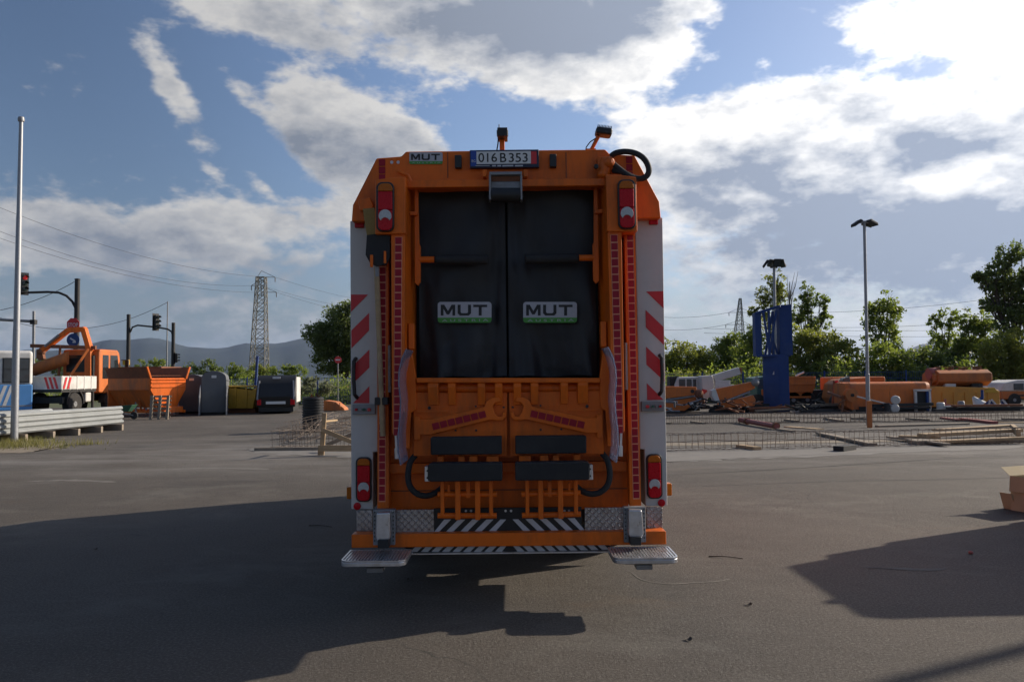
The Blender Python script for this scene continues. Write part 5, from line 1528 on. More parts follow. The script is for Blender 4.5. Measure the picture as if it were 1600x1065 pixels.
def wire(name, label, a, c, sag, r):
    b = MB(); pts = []
    for k in range(25):
        f = k / 24; q = a.lerp(c, f); q.z -= sag * 4 * f * (1 - f); pts.append(q)
    b.tube(pts, r, 5); single(name, label, 'power line', b, M['wire'], 'overhead power lines')


Lw = [((-40, 308), (430, 433), 95, 150, 2.2, 'uppermost power line sloping from upper left to the lattice pylon'),
      ((-40, 346), (393, 446), 95, 150, 2.2, 'middle power line running from the left edge to the lattice pylon'),
      ((-40, 358), (432, 456.5), 95, 150, 2.2, 'lowest power line running from the left edge to the lattice pylon'),
      ((430, 433), (640, 478), 150, 190, 1, 'uppermost power line between lattice pylon and truck'),
      ((408, 446), (640, 492), 150, 190, 1, 'middle power line between lattice pylon and truck'),
      ((432, 456.5), (640, 500), 150, 190, 1, 'lowest power line between lattice pylon and truck'),
      ((1134, 507), (1000, 512), 210, 220, 1, 'power line between truck and the distant pylon'),
      ((1139, 488), (1000, 492), 210, 220, 1, 'upper power line between truck and the distant pylon'),
      ((1176, 488), (1760, 428), 210, 200, 3, 'highest power line crossing the sky at right'),
      ((1172, 507), (1760, 470), 210, 200, 3, 'second power line crossing the sky at right'),
      ((1100, 513), (1760, 509), 230, 230, 1, 'third power line crossing low behind the lamp mast'),
      ((1100, 520), (1760, 521), 230, 230, 1, 'lowest power line crossing behind the lamp mast')]
for (a, c, Ya, Yc, sg, lab) in Lw:
    wire('power_line', lab, W(*a, Ya), W(*c, Yc), sg, .024 if Ya < 200 else .04)
wire('stay_wire', 'thin stay wire from the thick dark signal post to the left edge', W(120, 438, 56), W(-60, 490, 56), .6, .02)
wire('span_wire', 'thin span wire behind the second traffic signal', W(-40, 480, 70), W(262, 472, 74), 2.2, .02)


# ------------------------------------------------------------------ fence at the back
def fence(p0, p1, label, h=1.9, step=2.5):
    d = (p1 - p0); L = d.length; d.normalize(); n = int(L / step)
    t = thing('mesh_fence', label, 'fence', p0)
    me = None
    for k in range(n + 1):
        c = p0 + d * (L * k / n)
        b = MB(); b.b(c.x - .04, c.x + .04, c.y - .04, c.y + .04, 0, h + .1); part(t, 'fence_post', b, M['blue'])
    for k in range(n):
        a = p0 + d * (L * k / n); c = p0 + d * (L * (k + 1) / n)
        b = MB()
        for z in (.15, .6, 1.05, 1.5, h): b.beam(a + Vector((0, 0, z)), c + Vector((0, 0, z)), .02, .025)
        m = 22
        for j in range(m):
            q = a.lerp(c, (j + .5) / m); b.beam(q + Vector((0, 0, .1)), q + Vector((0, 0, h)), .012, .012)
        part(t, 'mesh_panel', b, M['blue'])


fence(Vector((-24, 57.5, 0)), Vector((-6, 55.5, 0)), 'blue wire mesh fence along the far side of the yard left of the truck')
fence(Vector((7, 51.5, 0)), Vector((46, 51.0, 0)), 'blue wire mesh fence behind the orange machines right of the truck')

# ------------------------------------------------------------------ right of the truck
def at(px, Y, py=640):
    o = W(px, py, Y); o.z = 0
    return o


# loader cranes lying folded on the ground
Y = 38.0
def wp(px, py, dy=0): return W(px, py, Y + dy)


t = thing('orange_boom', 'orange folded crane boom right beside the truck with a second arm below it', 'crane boom', at(1062, Y))
b = MB(); b.prism([(q.x, q.z) for q in (wp(1010, 603), (wp(1088, 604)), wp(1090, 614), wp(1086, 617), wp(1036, 623), wp(1010, 624))], Y, Y + .45); ub = part(t, 'upper_arm', b, M['orange_old'], .03)
b = MB(); b.prism([(q.x, q.z) for q in (wp(1010, 632), wp(1088, 620), wp(1091, 627), wp(1076, 638), wp(1070, 642), wp(1010, 640))], Y + .1, Y + .5); part(t, 'lower_arm', b, M['orange_old'], .03)
b = MB(); b.cyl(wp(1036, 626, .1), wp(1084, 618, .1), .07); part(t, 'ram', b, M['greymetal'])
for px, py in ((1082, 611), (1086, 631)):
    c = wp(px, py, -.02); b = MB(); b.cyl(c, c + Vector((0, .6, 0)), .09); part(t, 'pivot_pin', b, M['dark'])
b = MB(); b.ball(wp(1092, 615), .22); b.beam(wp(1090, 610), wp(1096, 628), .2, .2, (0, 1, 0)); b.cyl(wp(1095, 618, .1), wp(1100, 630, .1), .08); part(t, 'joint', b, M['rust'])

t = thing('white_cab', 'low dusty white machine cab with dark windows behind the orange boom', 'machine cab', at(1077, Y + 1.6))
q = [W(1059, 589, Y + 1.6), W(1093, 588, Y + 1.6), W(1096, 630, Y + 1.6), W(1052, 630, Y + 1.6), W(1055, 600, Y + 1.6)]
b = MB(); b.prism([(v.x, max(v.z, .2)) for v in q], Y + 1.6, Y + 3.2); cb = part(t, 'shell', b, M['white_old'], .05)
for x0, x1 in ((1061, 1071), (1073, 1081), (1083, 1088)):
    a, c = W(x0, 592, Y + 1.57), W(x1, 604, Y + 1.57); b = MB(); b.b(a.x, c.x, Y + 1.57, Y + 1.61, c.z, a.z); part(t, 'window', b, M['glass_far'], .02)
b = MB(); c = W(1052, 597, Y + 2.2); b.box(c, (.5, .8, .6)); b.cyl(c + Vector((0, 0, -.3)), Vector((c.x, c.y, .1)), .15); part(t, 'engine_cover', b, M['dark'], .05)

t = thing('white_crane', 'white crane head with its short boom raised, right of the low white cab', 'crane', at(1108, Y + .8))
Yk = Y + .8
b = MB(); b.prism([(v.x, max(v.z, .05)) for v in (W(1096, 587, Yk), W(1113, 586, Yk), W(1116, 600, Yk), W(1114, 618, Yk), W(1106, 622, Yk), W(1104, 636, Yk), W(1096, 636, Yk), W(1097, 610, Yk))], Yk, Yk + .8); part(t, 'column', b, M['white'], .05)
b = MB(); b.beam(W(1114, 591.5, Yk + .4), W(1155, 579, Yk + .4), .34, .36, (0, 0, 1)); bm_ = part(t, 'boom', b, M['white'], .04)
c = W(1155.5, 579, Yk + .4); b = MB(); b.box(c, (.16, .3, .3)); part(bm_, 'boom_tip', b, M['rust'], .02)
b = MB(); b.beam(W(1116, 597, Yk + .35), W(1140, 597, Yk + .35), .3, .2); b.beam(W(1116, 603, Yk + .3), W(1150, 606, Yk + .3), .25, .3); part(t, 'lower_link', b, M['white_old'], .03)
b = MB(); c = W(1101, 611, Yk - .02); b.prism([(c.x - .13, c.z - .1), (c.x - .02, c.z - .14), (c.x + .12, c.z - .02), (c.x + .12, c.z + .06), (c.x - .13, c.z + .12)], Yk - .02, Yk); part(t, 'red_mark', b, M['red'])

t = thing('orange_jib', 'orange crane jib slanting up with white end plate beside the white crane', 'crane boom', at(1150, Y - .4))
Yk = Y - .4
b = MB(); b.prism([(v.x, max(v.z, .05)) for v in (W(1118, 608, Yk), W(1176, 596, Yk), W(1181, 600, Yk), W(1179, 607, Yk), W(1125, 629, Yk), W(1121, 622, Yk))], Yk, Yk + .45); part(t, 'jib', b, M['orange_old'], .03)
b = MB(); b.prism([(v.x, max(v.z, .05)) for v in (W(1112, 610, Yk), W(1118, 607, Yk), W(1125, 628, Yk), W(1118, 628, Yk), W(1112, 618, Yk))], Yk - .03, Yk + .48); part(t, 'end_plate', b, M['white_old'], .02)
b = MB(); b.prism([(v.x, max(v.z, .05)) for v in (W(1124, 631, Yk), W(1178, 617, Yk), W(1182, 624, Yk), W(1180, 634, Yk), W(1126, 637, Yk))], Yk + .1, Yk + .5); part(t, 'lower_arm', b, M['orange_old'], .03)
b = MB(); b.cyl(W(1130, 628, Yk), W(1172, 612, Yk), .05); part(t, 'ram', b, M['greymetal'])
b = MB(); b.ball(W(1180, 597, Yk), .2); b.beam(W(1178, 596, Yk), W(1184, 590, Yk), .2, .25, (0, 1, 0)); part(t, 'knuckle', b, M['greymetal'])

t = thing('orange_tractor', 'small orange machine with teal cab half hidden behind the blue tower', 'tractor', at(1190, Y + 1.5))
Yk = Y + 1.5
b = MB(); b.prism([(v.x, max(v.z, .3)) for v in (W(1178, 590, Yk), W(1200, 587, Yk), W(1206, 628, Yk), W(1184, 632, Yk), W(1182, 606, Yk))], Yk, Yk + 1.5); part(t, 'cab', b, M['tealcab'], .05)
a, c = W(1184, 592, Yk - .02), W(1197, 606, Yk - .02); b = MB(); b.b(a.x, c.x, Yk - .02, Yk + .02, c.z, a.z); part(t, 'window', b, M['glass_far'], .02)
a, c = W(1190, 608, Yk - .1), W(1206, 632, Yk - .1); b = MB(); b.b(a.x, c.x, Yk - .1, Yk - .01, c.z, a.z); part(t, 'side_panel', b, M['orange_old'], .03)
for px in (1184, 1204): wheel(t, Vector((W(px, 630, Yk).x, Yk, .42)), (0, -1, 0), .42, .3)


# blue tower, an empty sign frame on a box column
def blue_tower():
    Y = 38.5
    t = thing('blue_tower', 'tall blue steel sign tower with an open latticed top, right of the truck', 'sign tower', at(1214, Y))
    def xz(px, py): v = W(px, py, Y); return v.x, max(v.z, 0)
    x0, zc = xz(1198, 556); x1, _ = xz(1216, 556); x2, _ = xz(1230, 556)
    z0, zt = 0, W(1214, 478, Y).z
    dp = 1.1
    b = MB(); b.add([(x0, Y + .5, 0), (x1, Y, 0), (x1, Y, zc), (x0, Y + .5, zc), (x0, Y + .56, 0), (x1, Y + .06, 0), (x1, Y + .06, zc), (x0, Y + .56, zc)], [(0, 1, 2, 3), (7, 6, 5, 4), (0, 4, 5, 1), (1, 5, 6, 2), (2, 6, 7, 3), (3, 7, 4, 0)]); part(t, 'column_front', b, M['blue'])
    b = MB(); b.add([(x1, Y, 0), (x2, Y - .18, 0), (x2, Y - .18, zc), (x1, Y, zc), (x1, Y + .05, 0), (x2, Y + .5, 0), (x2, Y + .5, zc), (x1, Y + .05, zc)], [(0, 1, 2, 3), (7, 6, 5, 4), (0, 4, 5, 1), (1, 5, 6, 2), (2, 6, 7, 3), (3, 7, 4, 0)]); part(t, 'column_side', b, M['blue'])
    b = MB(); b.b(x0, x2, Y + .62, Y + .68, 0, zc); part(t, 'column_back', b, M['blue'])
    for k in range(3):
        z = zc * (k + 1) / 4; b = MB(); b.beam((x0, Y + .46, z), (x1, Y - .02, z), .02, .05); part(t, 'plate_seam', b, M['blue'])
    c = W(1212, 581, Y); b = MB(); b.prism([(c.x - .1, c.z - .12), (c.x + .1, c.z - .12), (c.x + .09, c.z + .1), (c.x + .0, c.z + .12)], Y + .15, Y + .17); part(t, 'torn_sticker', b, M['white'])
    # head
    l0 = W(1185, 487, Y); r1 = W(1234, 476, Y); zb = W(1210, 555, Y).z
    lx0, lx1 = l0.x, W(1193, 500, Y).x; rx0, rx1 = W(1219, 500, Y).x, r1.x
    b = MB(); b.add([(lx0, Y + .55, zb), (lx1, Y + .35, zb), (lx1, Y + .35, l0.z + .06), (lx0, Y + .55, l0.z), (lx0, Y + 1.0, zb), (lx1, Y + .95, zb), (lx1, Y + .95, l0.z + .06), (lx0, Y + 1.0, l0.z)], [(0, 1, 2, 3), (7, 6, 5, 4), (0, 4, 5, 1), (1, 5, 6, 2), (2, 6, 7, 3), (3, 7, 4, 0)]); part(t, 'left_cheek', b, M['blue'])
    b = MB(); b.add([(rx0, Y + .1, zb), (rx1, Y - .25, zb), (rx1, Y - .25, r1.z), (rx0, Y + .1, r1.z), (rx0, Y + .6, zb), (rx1, Y + .6, zb), (rx1, Y + .6, r1.z), (rx0, Y + .6, r1.z)], [(0, 1, 2, 3), (7, 6, 5, 4), (0, 4, 5, 1), (1, 5, 6, 2), (2, 6, 7, 3), (3, 7, 4, 0)]); part(t, 'right_cheek', b, M['blue'])
    b = MB(); b.beam((lx0, Y + .5, l0.z - .05), (rx0, Y - .1, r1.z - .06), .12, .12); part(t, 'top_beam', b, M['blue'])
    b = MB(); b.beam((lx0, Y + .5, zb), (rx1, Y + .15, zb), .5, .1); part(t, 'bottom_beam', b, M['blue'])
    zt = l0.z
    for (xa, za, xb, zb2, dd) in ((1195, 486, 1205, 554, 0), (1204, 485, 1204, 555, 0), (1205, 554, 1215, 484, 0), (1215, 484, 1203, 553, .5), (1211, 485, 1212, 555, .1), (1209, 520, 1219, 552, .2)):
        a, c = W(xa, za, Y), W(xb, zb2, Y); b = MB(); b.beam(a + Vector((0, .25 + dd, 0)), c + Vector((0, .2 + dd, 0)), .09, .09); part(t, 'lattice_bar', b, M['blue'])
    b = MB(); b.beam((x1 + .1, Y - .06, .35), (x1 - .9, Y - .3, .05), .05, .05); part(t, 'foot_brace', b, M['rust'])


blue_tower()


def floodlight_mast(pxb, pyb, pxt, pyt, Y, label, lamps, r0, r1):
    p0 = W(pxb, pyb, Y); p0.z = 0; pt = W(pxt, pyt, Y)
    t = thing('floodlight_mast', label, 'lamp post', p0)
    b = MB(); b.tube([p0, p0.lerp(pt, .25), p0.lerp(pt, .252), pt], [r0, r0, r0 * .8, r1], 12); part(t, 'pole', b, M['steel'])
    b = MB(); b.beam(pt + Vector((-lamps[0], 0, 0)), pt + Vector((lamps[0], 0, 0)), .08, .08); part(t, 'cross_arm', b, M['greymetal'])
    for (dx, dy, yaw, tilt, sc) in lamps[1]:
        A = Matrix.Translation(pt + Vector((dx, dy, -.03))) @ Matrix.Rotation(R(yaw), 4, 'Z') @ Matrix.Rotation(R(tilt), 4, 'X')
        b = MB(A); b.add([(-.26 * sc, -.3 * sc, .1 * sc), (.26 * sc, -.3 * sc, .1 * sc), (.26 * sc, .3 * sc, .1 * sc), (-.26 * sc, .3 * sc, .1 * sc), (-.32 * sc, -.38 * sc, -.08 * sc), (.32 * sc, -.38 * sc, -.08 * sc), (.32 * sc, .38 * sc, -.08 * sc), (-.32 * sc, .38 * sc, -.08 * sc)],
                         [(0, 1, 2, 3), (7, 6, 5, 4), (0, 4, 5, 1), (1, 5, 6, 2), (2, 6, 7, 3), (3, 7, 4, 0)]); h = part(t, 'floodlight', b, M['dark'], .02)
        b = MB(A); b.b(-.28 * sc, .28 * sc, -.34 * sc, .34 * sc, -.095 * sc, -.082 * sc); part(h, 'lamp_glass', b, M['glass_far'])
    return t


p = G(1357, 664)
floodlight_mast(1357, 664, 1350.5, 347, p.y, 'slim lamp mast with two floodlights standing alone at right', (.2, [(-.27, 0, 96, -34, .50), (.24, -.05, -75, -26, .50), (.22, .3, -110, -20, .5)]), .068, .05)
floodlight_mast(1212, 615, 1209.5, 411, 58, 'floodlight mast with a cluster of dark lamps rising behind the blue tower', (.55, [(-.62, 0, 80, -55, .85), (.58, 0, -70, -55, .85), (.05, -.45, 5, -60, .85), (.1, .5, 180, -55, .85), (-.38, -.35, 40, -58, .8), (.42, -.35, -40, -58, .8)]), .15, .10)
p = G(1358, 668); pt = W(1357.5, 626, p.y)
b = MB(); b.beam((p.x + .02, p.y, 0), (p.x + .02, p.y, pt.z), .14, .1, (0, 1, 0)); single('orange_post', 'short flat orange post standing in front of the slim lamp mast', 'post', b, M['orange_dull'], bevel=.005)

# orange tipper body on a dark chassis
Y = 42.0
t = thing('tipper', 'pale orange tipper box on a dark chassis right of the blue tower', 'tipper', at(1252, Y))
x0, x1 = W(1226, 600, Y).x, W(1275, 600, Y).x; z1 = W(1250, 588, Y).z; z0 = W(1250, 621, Y).z
b = MB(); b.prism([(x0 - .6, z1), (x1, z1), (x1 - .05, z0 + .5), (x1 - .35, z0), (x0 - .6, z0)], Y, Y + 2.0); tb = part(t, 'box', b, M['orange_old'], .03)
for f in (.04, .36, .70, .97):
    b = MB(); z = z1 + (z0 - z1) * f; b.b(x0 - .6, x1 - .1 - .2 * f, Y - .06, Y - .002, z - .05, z + .05); part(tb, 'side_rail', b, M['orange_old'], .01)
b = MB(); b.b(x0 - .6, x1 + 1.6, Y + .4, Y + 1.6, .45, z0 - .02); b.b(x1 - .4, x1 + 1.4, Y + .1, Y + 1.9, .5, .95); part(t, 'chassis', b, M['dark'], .03)
for px in (1240, 1262, 1290): wheel(t, Vector((W(px, 630, Y).x, Y + .15, .45)), (0, -1, 0), .45, .3)
b = MB(); b.cyl(W(1243, 587, Y + .3), W(1256, 581, Y + .3), .05); part(t, 'loose_bar', b, M['white_old'])

# orange machine with hose reel
Y = 39.0
t = thing('reel_machine', 'orange road machine with a round hose reel left of the big orange tank', 'machine', at(1318, Y))
b = MB(); c = W(1329, 617, Y - 2.3); b.lathe([(.30, -.2), (.30, -.15), (.05, -.12), (.05, .12), (.30, .15), (.30, .2)], c, (0, 1, 0), 24); rl = part(t, 'reel', b, M['orange_dull'])
b = MB(); b.cyl(c + Vector((0, -.24, 0)), c + Vector((0, .24, 0)), .08); part(rl, 'hub', b, M['dark'])
b = MB(); b.beam(c + Vector((-.32, 0, 0)), Vector((c.x - .42, c.y, .02)), .08, .1, (0, 1, 0)); b.beam(c + Vector((-.45, 0, -.1)), c + Vector((-.4, 1.6, .1)), .1, .1); b.tube(soft([c + Vector((-.25, -.1, -.2)), c + Vector((-.55, -.1, -.35)), c + Vector((-.5, 0, -.6)), Vector((c.x - .1, c.y - .15, .04))]), .03, 6); part(t, 'reel_stand', b, M['rust'])
b = MB(); q = [W(1308, 600, Y + .5), W(1320, 592, Y + .5), W(1360, 589, Y + .5), W(1362, 634, Y + .5), W(1312, 634, Y + .5), W(1304, 622, Y + .5)]
b.prism([(v.x, max(v.z, .25)) for v in q], Y + .5, Y + 2.2); part(t, 'engine_hood', b, M['orange_dull'], .05)
b = MB(); q = [W(1312, 591, Y + .9), W(1322, 588, Y + .9), W(1324, 602, Y + .9), W(1310, 603, Y + .9)]
b.prism([(v.x, v.z) for v in q], Y + .47, Y + .9); part(t, 'windscreen', b, M['glass_far'], .02)
b = MB(); q = W(1306, 612, Y + .3)
for k in range(6): b.beam(q + Vector((-.2 + .1 * k, 0, -.6)), q + Vector((-.05 + .07 * k, .1, .55 - .08 * k)), .06, .06)
part(t, 'frame_bars', b, M['rust'])
b = MB(); b.box(W(1307, 600, Y + .4), (.18, .12, .35)); part(t, 'tail_lamp', b, M['lens_red'], .02)
b = MB(); b.b(W(1330, 600, Y).x, W(1420, 600, Y).x, Y + 2.4, Y + 4.0, .9, W(1380, 588, Y + 2.4).z); part(t, 'rear_tank', b, M['orange_old'], .08)
for px in (1316, 1350): wheel(t, Vector((W(px, 630, Y).x, Y + .5, .42)), (0, -1, 0), .42, .28)
b = MB(); b.prism([(W(1340, 640, Y - .5).x, .02), (W(1354, 640, Y - .5).x, .02), (W(1352, 640, Y - .5).x, .25), (W(1344, 640, Y - .5).x, .25)], Y - .9, Y - .4); part(t, 'plough_shoe', b, M['orange_dull'], .01)

# big orange tank
Y = 37.0
t = thing('orange_tank', 'long round-shouldered orange tank lying on the ground at right', 'tank', at(1396, Y))
x0, x1 = W(1322, 610, Y).x, W(1455, 610, Y).x; zt = W(1396, 596.5, Y).z; zb = W(1396, 639, Y).z
h = zt - .12
prof = [(-.75, .12), (.75, .12), (.75, h * .72 + .12)] + [(.75 - .3 + .3 * math.cos(R(a)), h * .8 + .12 + h * .2 * math.sin(R(a))) for a in (20, 45, 70, 90)] + [(-.45 + .3 * math.cos(R(a)), h * .8 + .12 + h * .2 * math.sin(R(a))) for a in (90, 110, 135, 160)] + [(-.75, h * .72 + .12)]
b = MB(); b.prism_x([(Y + .75 + u, v) for u, v in prof], x0 + .25, x1 - .2); tk = part(t, 'shell', b, M['orange_old'], 0)
for xa, xb, s_ in ((x0, x0 + .25, 1), (x1 - .2, x1, -1)):
    b = MB(); n = len(prof)
    big = [(u, v) for u, v in prof]; small = [(u * .86, .3 + (v - .12) * .84) for u, v in prof]
    e0, e1 = (small, big) if s_ > 0 else (big, small)
    b.add([(xa, Y + .75 + u, v) for u, v in e0] + [(xb, Y + .75 + u, v) for u, v in e1], [tuple(range(n)), tuple(range(2 * n - 1, n - 1, -1))] + [(i, i + n, (i + 1) % n + n, (i + 1) % n) for i in range(n)]); part(t, 'dished_end', b, M['orange_old'])
for k in range(3):
    b = MB(); x = x0 + .9 + 1.1 * k; b.b(x, x + .02, Y - .015, Y, .2, h * .75); part(tk, 'seam', b, M['orange_dull'])
b = MB(); b.b(x0 + .3, x1 - .3, Y + .2, Y + 1.3, 0, .12); part(t, 'skid', b, M['dark'])
# framed doorway against its end
t = thing('door_frame', 'white door frame with blue edge leaning on the big orange tank', 'door frame', at(1441, Y - .15))
def dz(px, py): v = W(px, py, Y - .15); return v.x, max(0, v.z)
xl, z1 = dz(1430, 609.5); xr, _ = dz(1452, 609.5)
for (a, c, mm, nm) in (((xl, 0), (xl, z1), 'white_old', 'jamb'), ((xr, 0), (xr, z1), 'white_old', 'jamb'), ((xl - .06, z1), (xr + .06, z1), 'white_old', 'lintel'), ((xr - .11, 0), (xr - .11, z1 - .05), 'blue', 'blue_edge')):
    b = MB(); b.beam((a[0], Y - .15, a[1]), (c[0], Y - .15, c[1]), .09, .13, (0, 1, 0)); part(t, nm, b, M[mm])
b = MB(); b.b(xl + .06, xr - .16, Y - .11, Y - .08, .05, z1 - .06); part(t, 'dark_panel', b, M['dark'])

# ochre container with another tank on top
Y = 38.5
t = thing('ochre_container', 'ochre steel container with sloping lid under the upper orange tank', 'container', at(1510, Y))
x0, x1 = W(1455, 610, Y).x, W(1562, 610, Y).x; zt = W(1500, 606, Y).z
b = MB(); b.prism([(x0, .15), (x1, .15), (x1, zt - .15), (x1 - .3, zt), (x0 + .25, zt + .1), (x0, zt - .05)], Y, Y + 2.0); oc = part(t, 'shell', b, M['amberpaint'], .04)
for k in range(5):
    b = MB(); x = x0 + .5 + k * .55; b.b(x, x + .05, Y - .03, Y, .2, zt - .2); part(oc, 'rib', b, M['amberpaint'])
b = MB(); a, c = W(1536, 607, Y), W(1560, 613, Y); b.prism([(a.x, c.z), (c.x, c.z), (c.x - .2, a.z + .05), (a.x + .25, a.z + .05)], Y - .04, Y + .7); part(t, 'hatch', b, M['yellow'], .01)
b = MB(); b.b(x0 + .1, x1 - .1, Y + .2, Y + 1.8, 0, .15); part(t, 'skid', b, M['dark'])
t = thing('upper_tank', 'faceted orange tank resting on top of the ochre container', 'tank', (W(1515, 600, Y).x, Y + 1, zt))
x0, x1 = W(1466, 590, Y).x, W(1558, 590, Y).x; za, zb2 = W(1510, 577, Y).z, W(1510, 603, Y).z
hm = (za + zb2) / 2; hh = (za - zb2) / 2
oct_ = [(-.35, -1), (.35, -1), (.75, -.45), (.75, .55), (.4, 1), (-.4, 1), (-.75, .55), (-.75, -.45)]
b = MB(); b.prism_x([(Y + .95 + u, hm + v * hh) for u, v in oct_], x0 + .15, x1 - .1); ut = part(t, 'shell', b, M['orange_dull'], .05, 3)
b = MB(); b.prism_x([(Y + .95 + u * .8, hm + v * hh * .8) for u, v in oct_], x0, x1); part(t, 'end_cap', b, M['orange_dull'], .05)
b = MB(); b.b(x0 + .2, x1 - .15, Y + .17, Y + .21, hm - .06, hm + .0); part(ut, 'side_rail', b, M['orange_dull'])
for k in range(2):
    b = MB(); x = x0 + .5 + 1.3 * k; b.b(x, x + .5, Y + .3, Y + 1.6, zt - .02, zb2 + .12); part(t, 'saddle', b, M['white_old' if k == 0 else 'dark'])
for k in range(4):
    b = MB(); x = x0 + .3 + .68 * k; b.b(x, x + .12, Y + .6, Y + 1.2, za, za + .1); part(t, 'roof_fitting', b, M['rust'])
b = MB(); b.beam((x0 + .2, Y + .7, za + .14), (x1 - .3, Y + .7, za + .14), .04, .04); part(t, 'hand_rail', b, M['rust'])
t = thing('red_drum', 'dark red drum on a frame at the left end of the upper orange tank', 'drum', (W(1457, 590, Y).x, Y + .8, zt))
c = W(1458, 584, Y + .8); b = MB(); b.lathe([(.28, -.25), (.30, -.22), (.30, .22), (.28, .25)], c, (1, 0, .05), 18); part(t, 'drum', b, M['red_d'] if 'red_d' in M else M['redpipe'])
b = MB()
for sx in (-.25, 0, .25): b.beam((c.x + sx, c.y - .25, c.z - .62), (c.x + sx, c.y - .25, c.z - .26), .05, .05)
b.beam((c.x - .3, c.y - .25, c.z - .28), (c.x + .3, c.y - .25, c.z - .28), .05, .05); part(t, 'frame', b, M['rust'])

# white van at the edge
Y = 41.0
t = thing('van', 'dark orange van with white roof cut by the right edge of the picture', 'van', at(1600, Y))
x0 = W(1563, 600, Y).x; zr = W(1585, 594, Y).z; zm = W(1585, 611, Y).z
b = MB(); b.prism([(x0 - .05, .4), (x0 + 4, .4), (x0 + 4, zm), (x0, zm)], Y, Y + 1.9); part(t, 'lower_body', b, M['orange_dull'], .06)
b = MB(); b.prism([(x0 + .02, zm), (x0 + 4, zm), (x0 + 4, zr + .02), (x0 + .95, zr + .02), (x0 + .25, zr - .12)], Y + .05, Y + 1.85); part(t, 'roof', b, M['white_old'], .06)
for k in range(3):
    b = MB(); b.b(x0 + .7 + k * .62, x0 + 1.22 + k * .62, Y + .02, Y + .06, zm + .06, zr - .16); part(t, 'window', b, M['glass_far'], .02)
b = MB(); b.b(x0 + .6, x0 + 3, Y - .02, Y + .01, .55, zm - .18); part(t, 'dark_panel', b, M['dark'])
for k in range(2): wheel(t, (x0 + .7 + 2.4 * k, Y + .1, .36), (0, -1, 0), .36, .22)

# blue gussets and odds and ends on the ground in front
Y = 36.0
for i, (pa, pb, lab) in enumerate((((1541, 640), (1546, 625), 'left of the three blue triangular gusset plates at right'), ((1564, 640), (1548, 624), 'middle blue triangular gusset plate at right'), ((1582, 640), (1565, 624), 'right of the three blue triangular gusset plates'))):
    b0, t0 = W(*pa, Y), W(*pb, Y); w = .38 + .1 * i
    t = thing('gusset_plate', lab, 'steel plate', (t0.x, Y, 0), 'blue gusset plates')
    b = MB(); b.prism([(t0.x - .05, .03), (b0.x, .03), (t0.x + .02, t0.z)] if i else [(t0.x - .5, .03), (b0.x + .1, .03), (t0.x, t0.z), (t0.x - .2, t0.z * .7)], Y, Y + .05); part(t, 'plate', b, M['blue'])
    b = MB(); b.beam((b0.x, Y - .02, .04), (t0.x + .02, Y - .02, t0.z), .07, .05, (0, 1, 0)); part(t, 'flange', b, M['white_old'])
p = W(1532, 637, Y); t = thing('funnel', 'pale metal funnel on a blue stand left of the blue gussets', 'funnel', (p.x, Y, 0))
b = MB(); b.lathe([(.3, 0), (.28, .02), (.06, .45), (.02, .46)], W(1531, 633, Y), (-.5, .2, .8), 16); part(t, 'cone', b, M['white_old'])
b = MB(); b.beam((p.x - .4, Y, .03), (p.x + .1, Y, .7), .08, .08); b.beam((p.x - .1, Y, .03), (p.x + .1, Y, .7), .08, .08); b.cyl((p.x + .1, Y, .6), (p.x + .1, Y, 1.0), .06); part(t, 'stand', b, M['blue'])
odds = [(1470, 636, 'white_old', .35, .45, 'small grey drum beside the ochre container'), (1480, 639, 'white', .5, .3, 'low white crate in front of the ochre container'), (1494, 640, 'redpipe', .9, .25, 'red scrap channel lying in front of the ochre container'),
        (1502, 636, 'greymetal', .3, .5, 'grey tin beside the red scrap channel'), (1512, 640, 'white_old', .4, .22, 'white lump lying left of the pale funnel'), (1386, 637, 'dark', .3, .45, 'dark stump standing before the big orange tank'),
        (1398, 640, 'white', .38, .45, 'pair of white rollers on the ground before the orange tank')]
for i, (px, py, mm, w, h, lab) in enumerate(odds):
    p = G(px, py - 1 if py > 639 else py); p = W(px, 640, 36.2); p.z = 0
    b = MB()
    if i in (0, 3): b.lathe([(w / 2, 0), (w / 2, h * .9), (w * .4, h), (w * .1, h)], p, (0, 0, 1), 14)
    elif i == 6:
        for k in range(2): b.lathe([(.16, -.1), (.2, -.06), (.2, .06), (.16, .1)], p + Vector((.05 * k, 0, .2 + .38 * k)), (.3, 1, .1), 16)
        b.beam(p + Vector((.1, .1, .3)), p + Vector((-1.6, .2, .75)), .06, .06)
    elif i == 5: b.lathe([(w * .6, 0), (w * .4, h * .3), (w * .4, h), (.02, h)], p, (0, 0, 1), 10)
    elif i == 2: b.beam(p + Vector((-.6, 0, .35)), p + Vector((.7, .1, .1)), .1, .14); b.beam(p + Vector((-.5, 0, .0)), p + Vector((-.45, .05, .6)), .08, .08)
    else: b.box(p + Vector((0, 0, h / 2)), (w, w * .7, h), .3)
    single(['drum', 'crate', 'scrap_channel', 'tin', 'sack', 'stump', 'roller_pair'][i], lab, ['drum', 'crate', 'scrap', 'tin', 'sack', 'stump', 'rollers'][i], b, M[mm], bevel=.01)

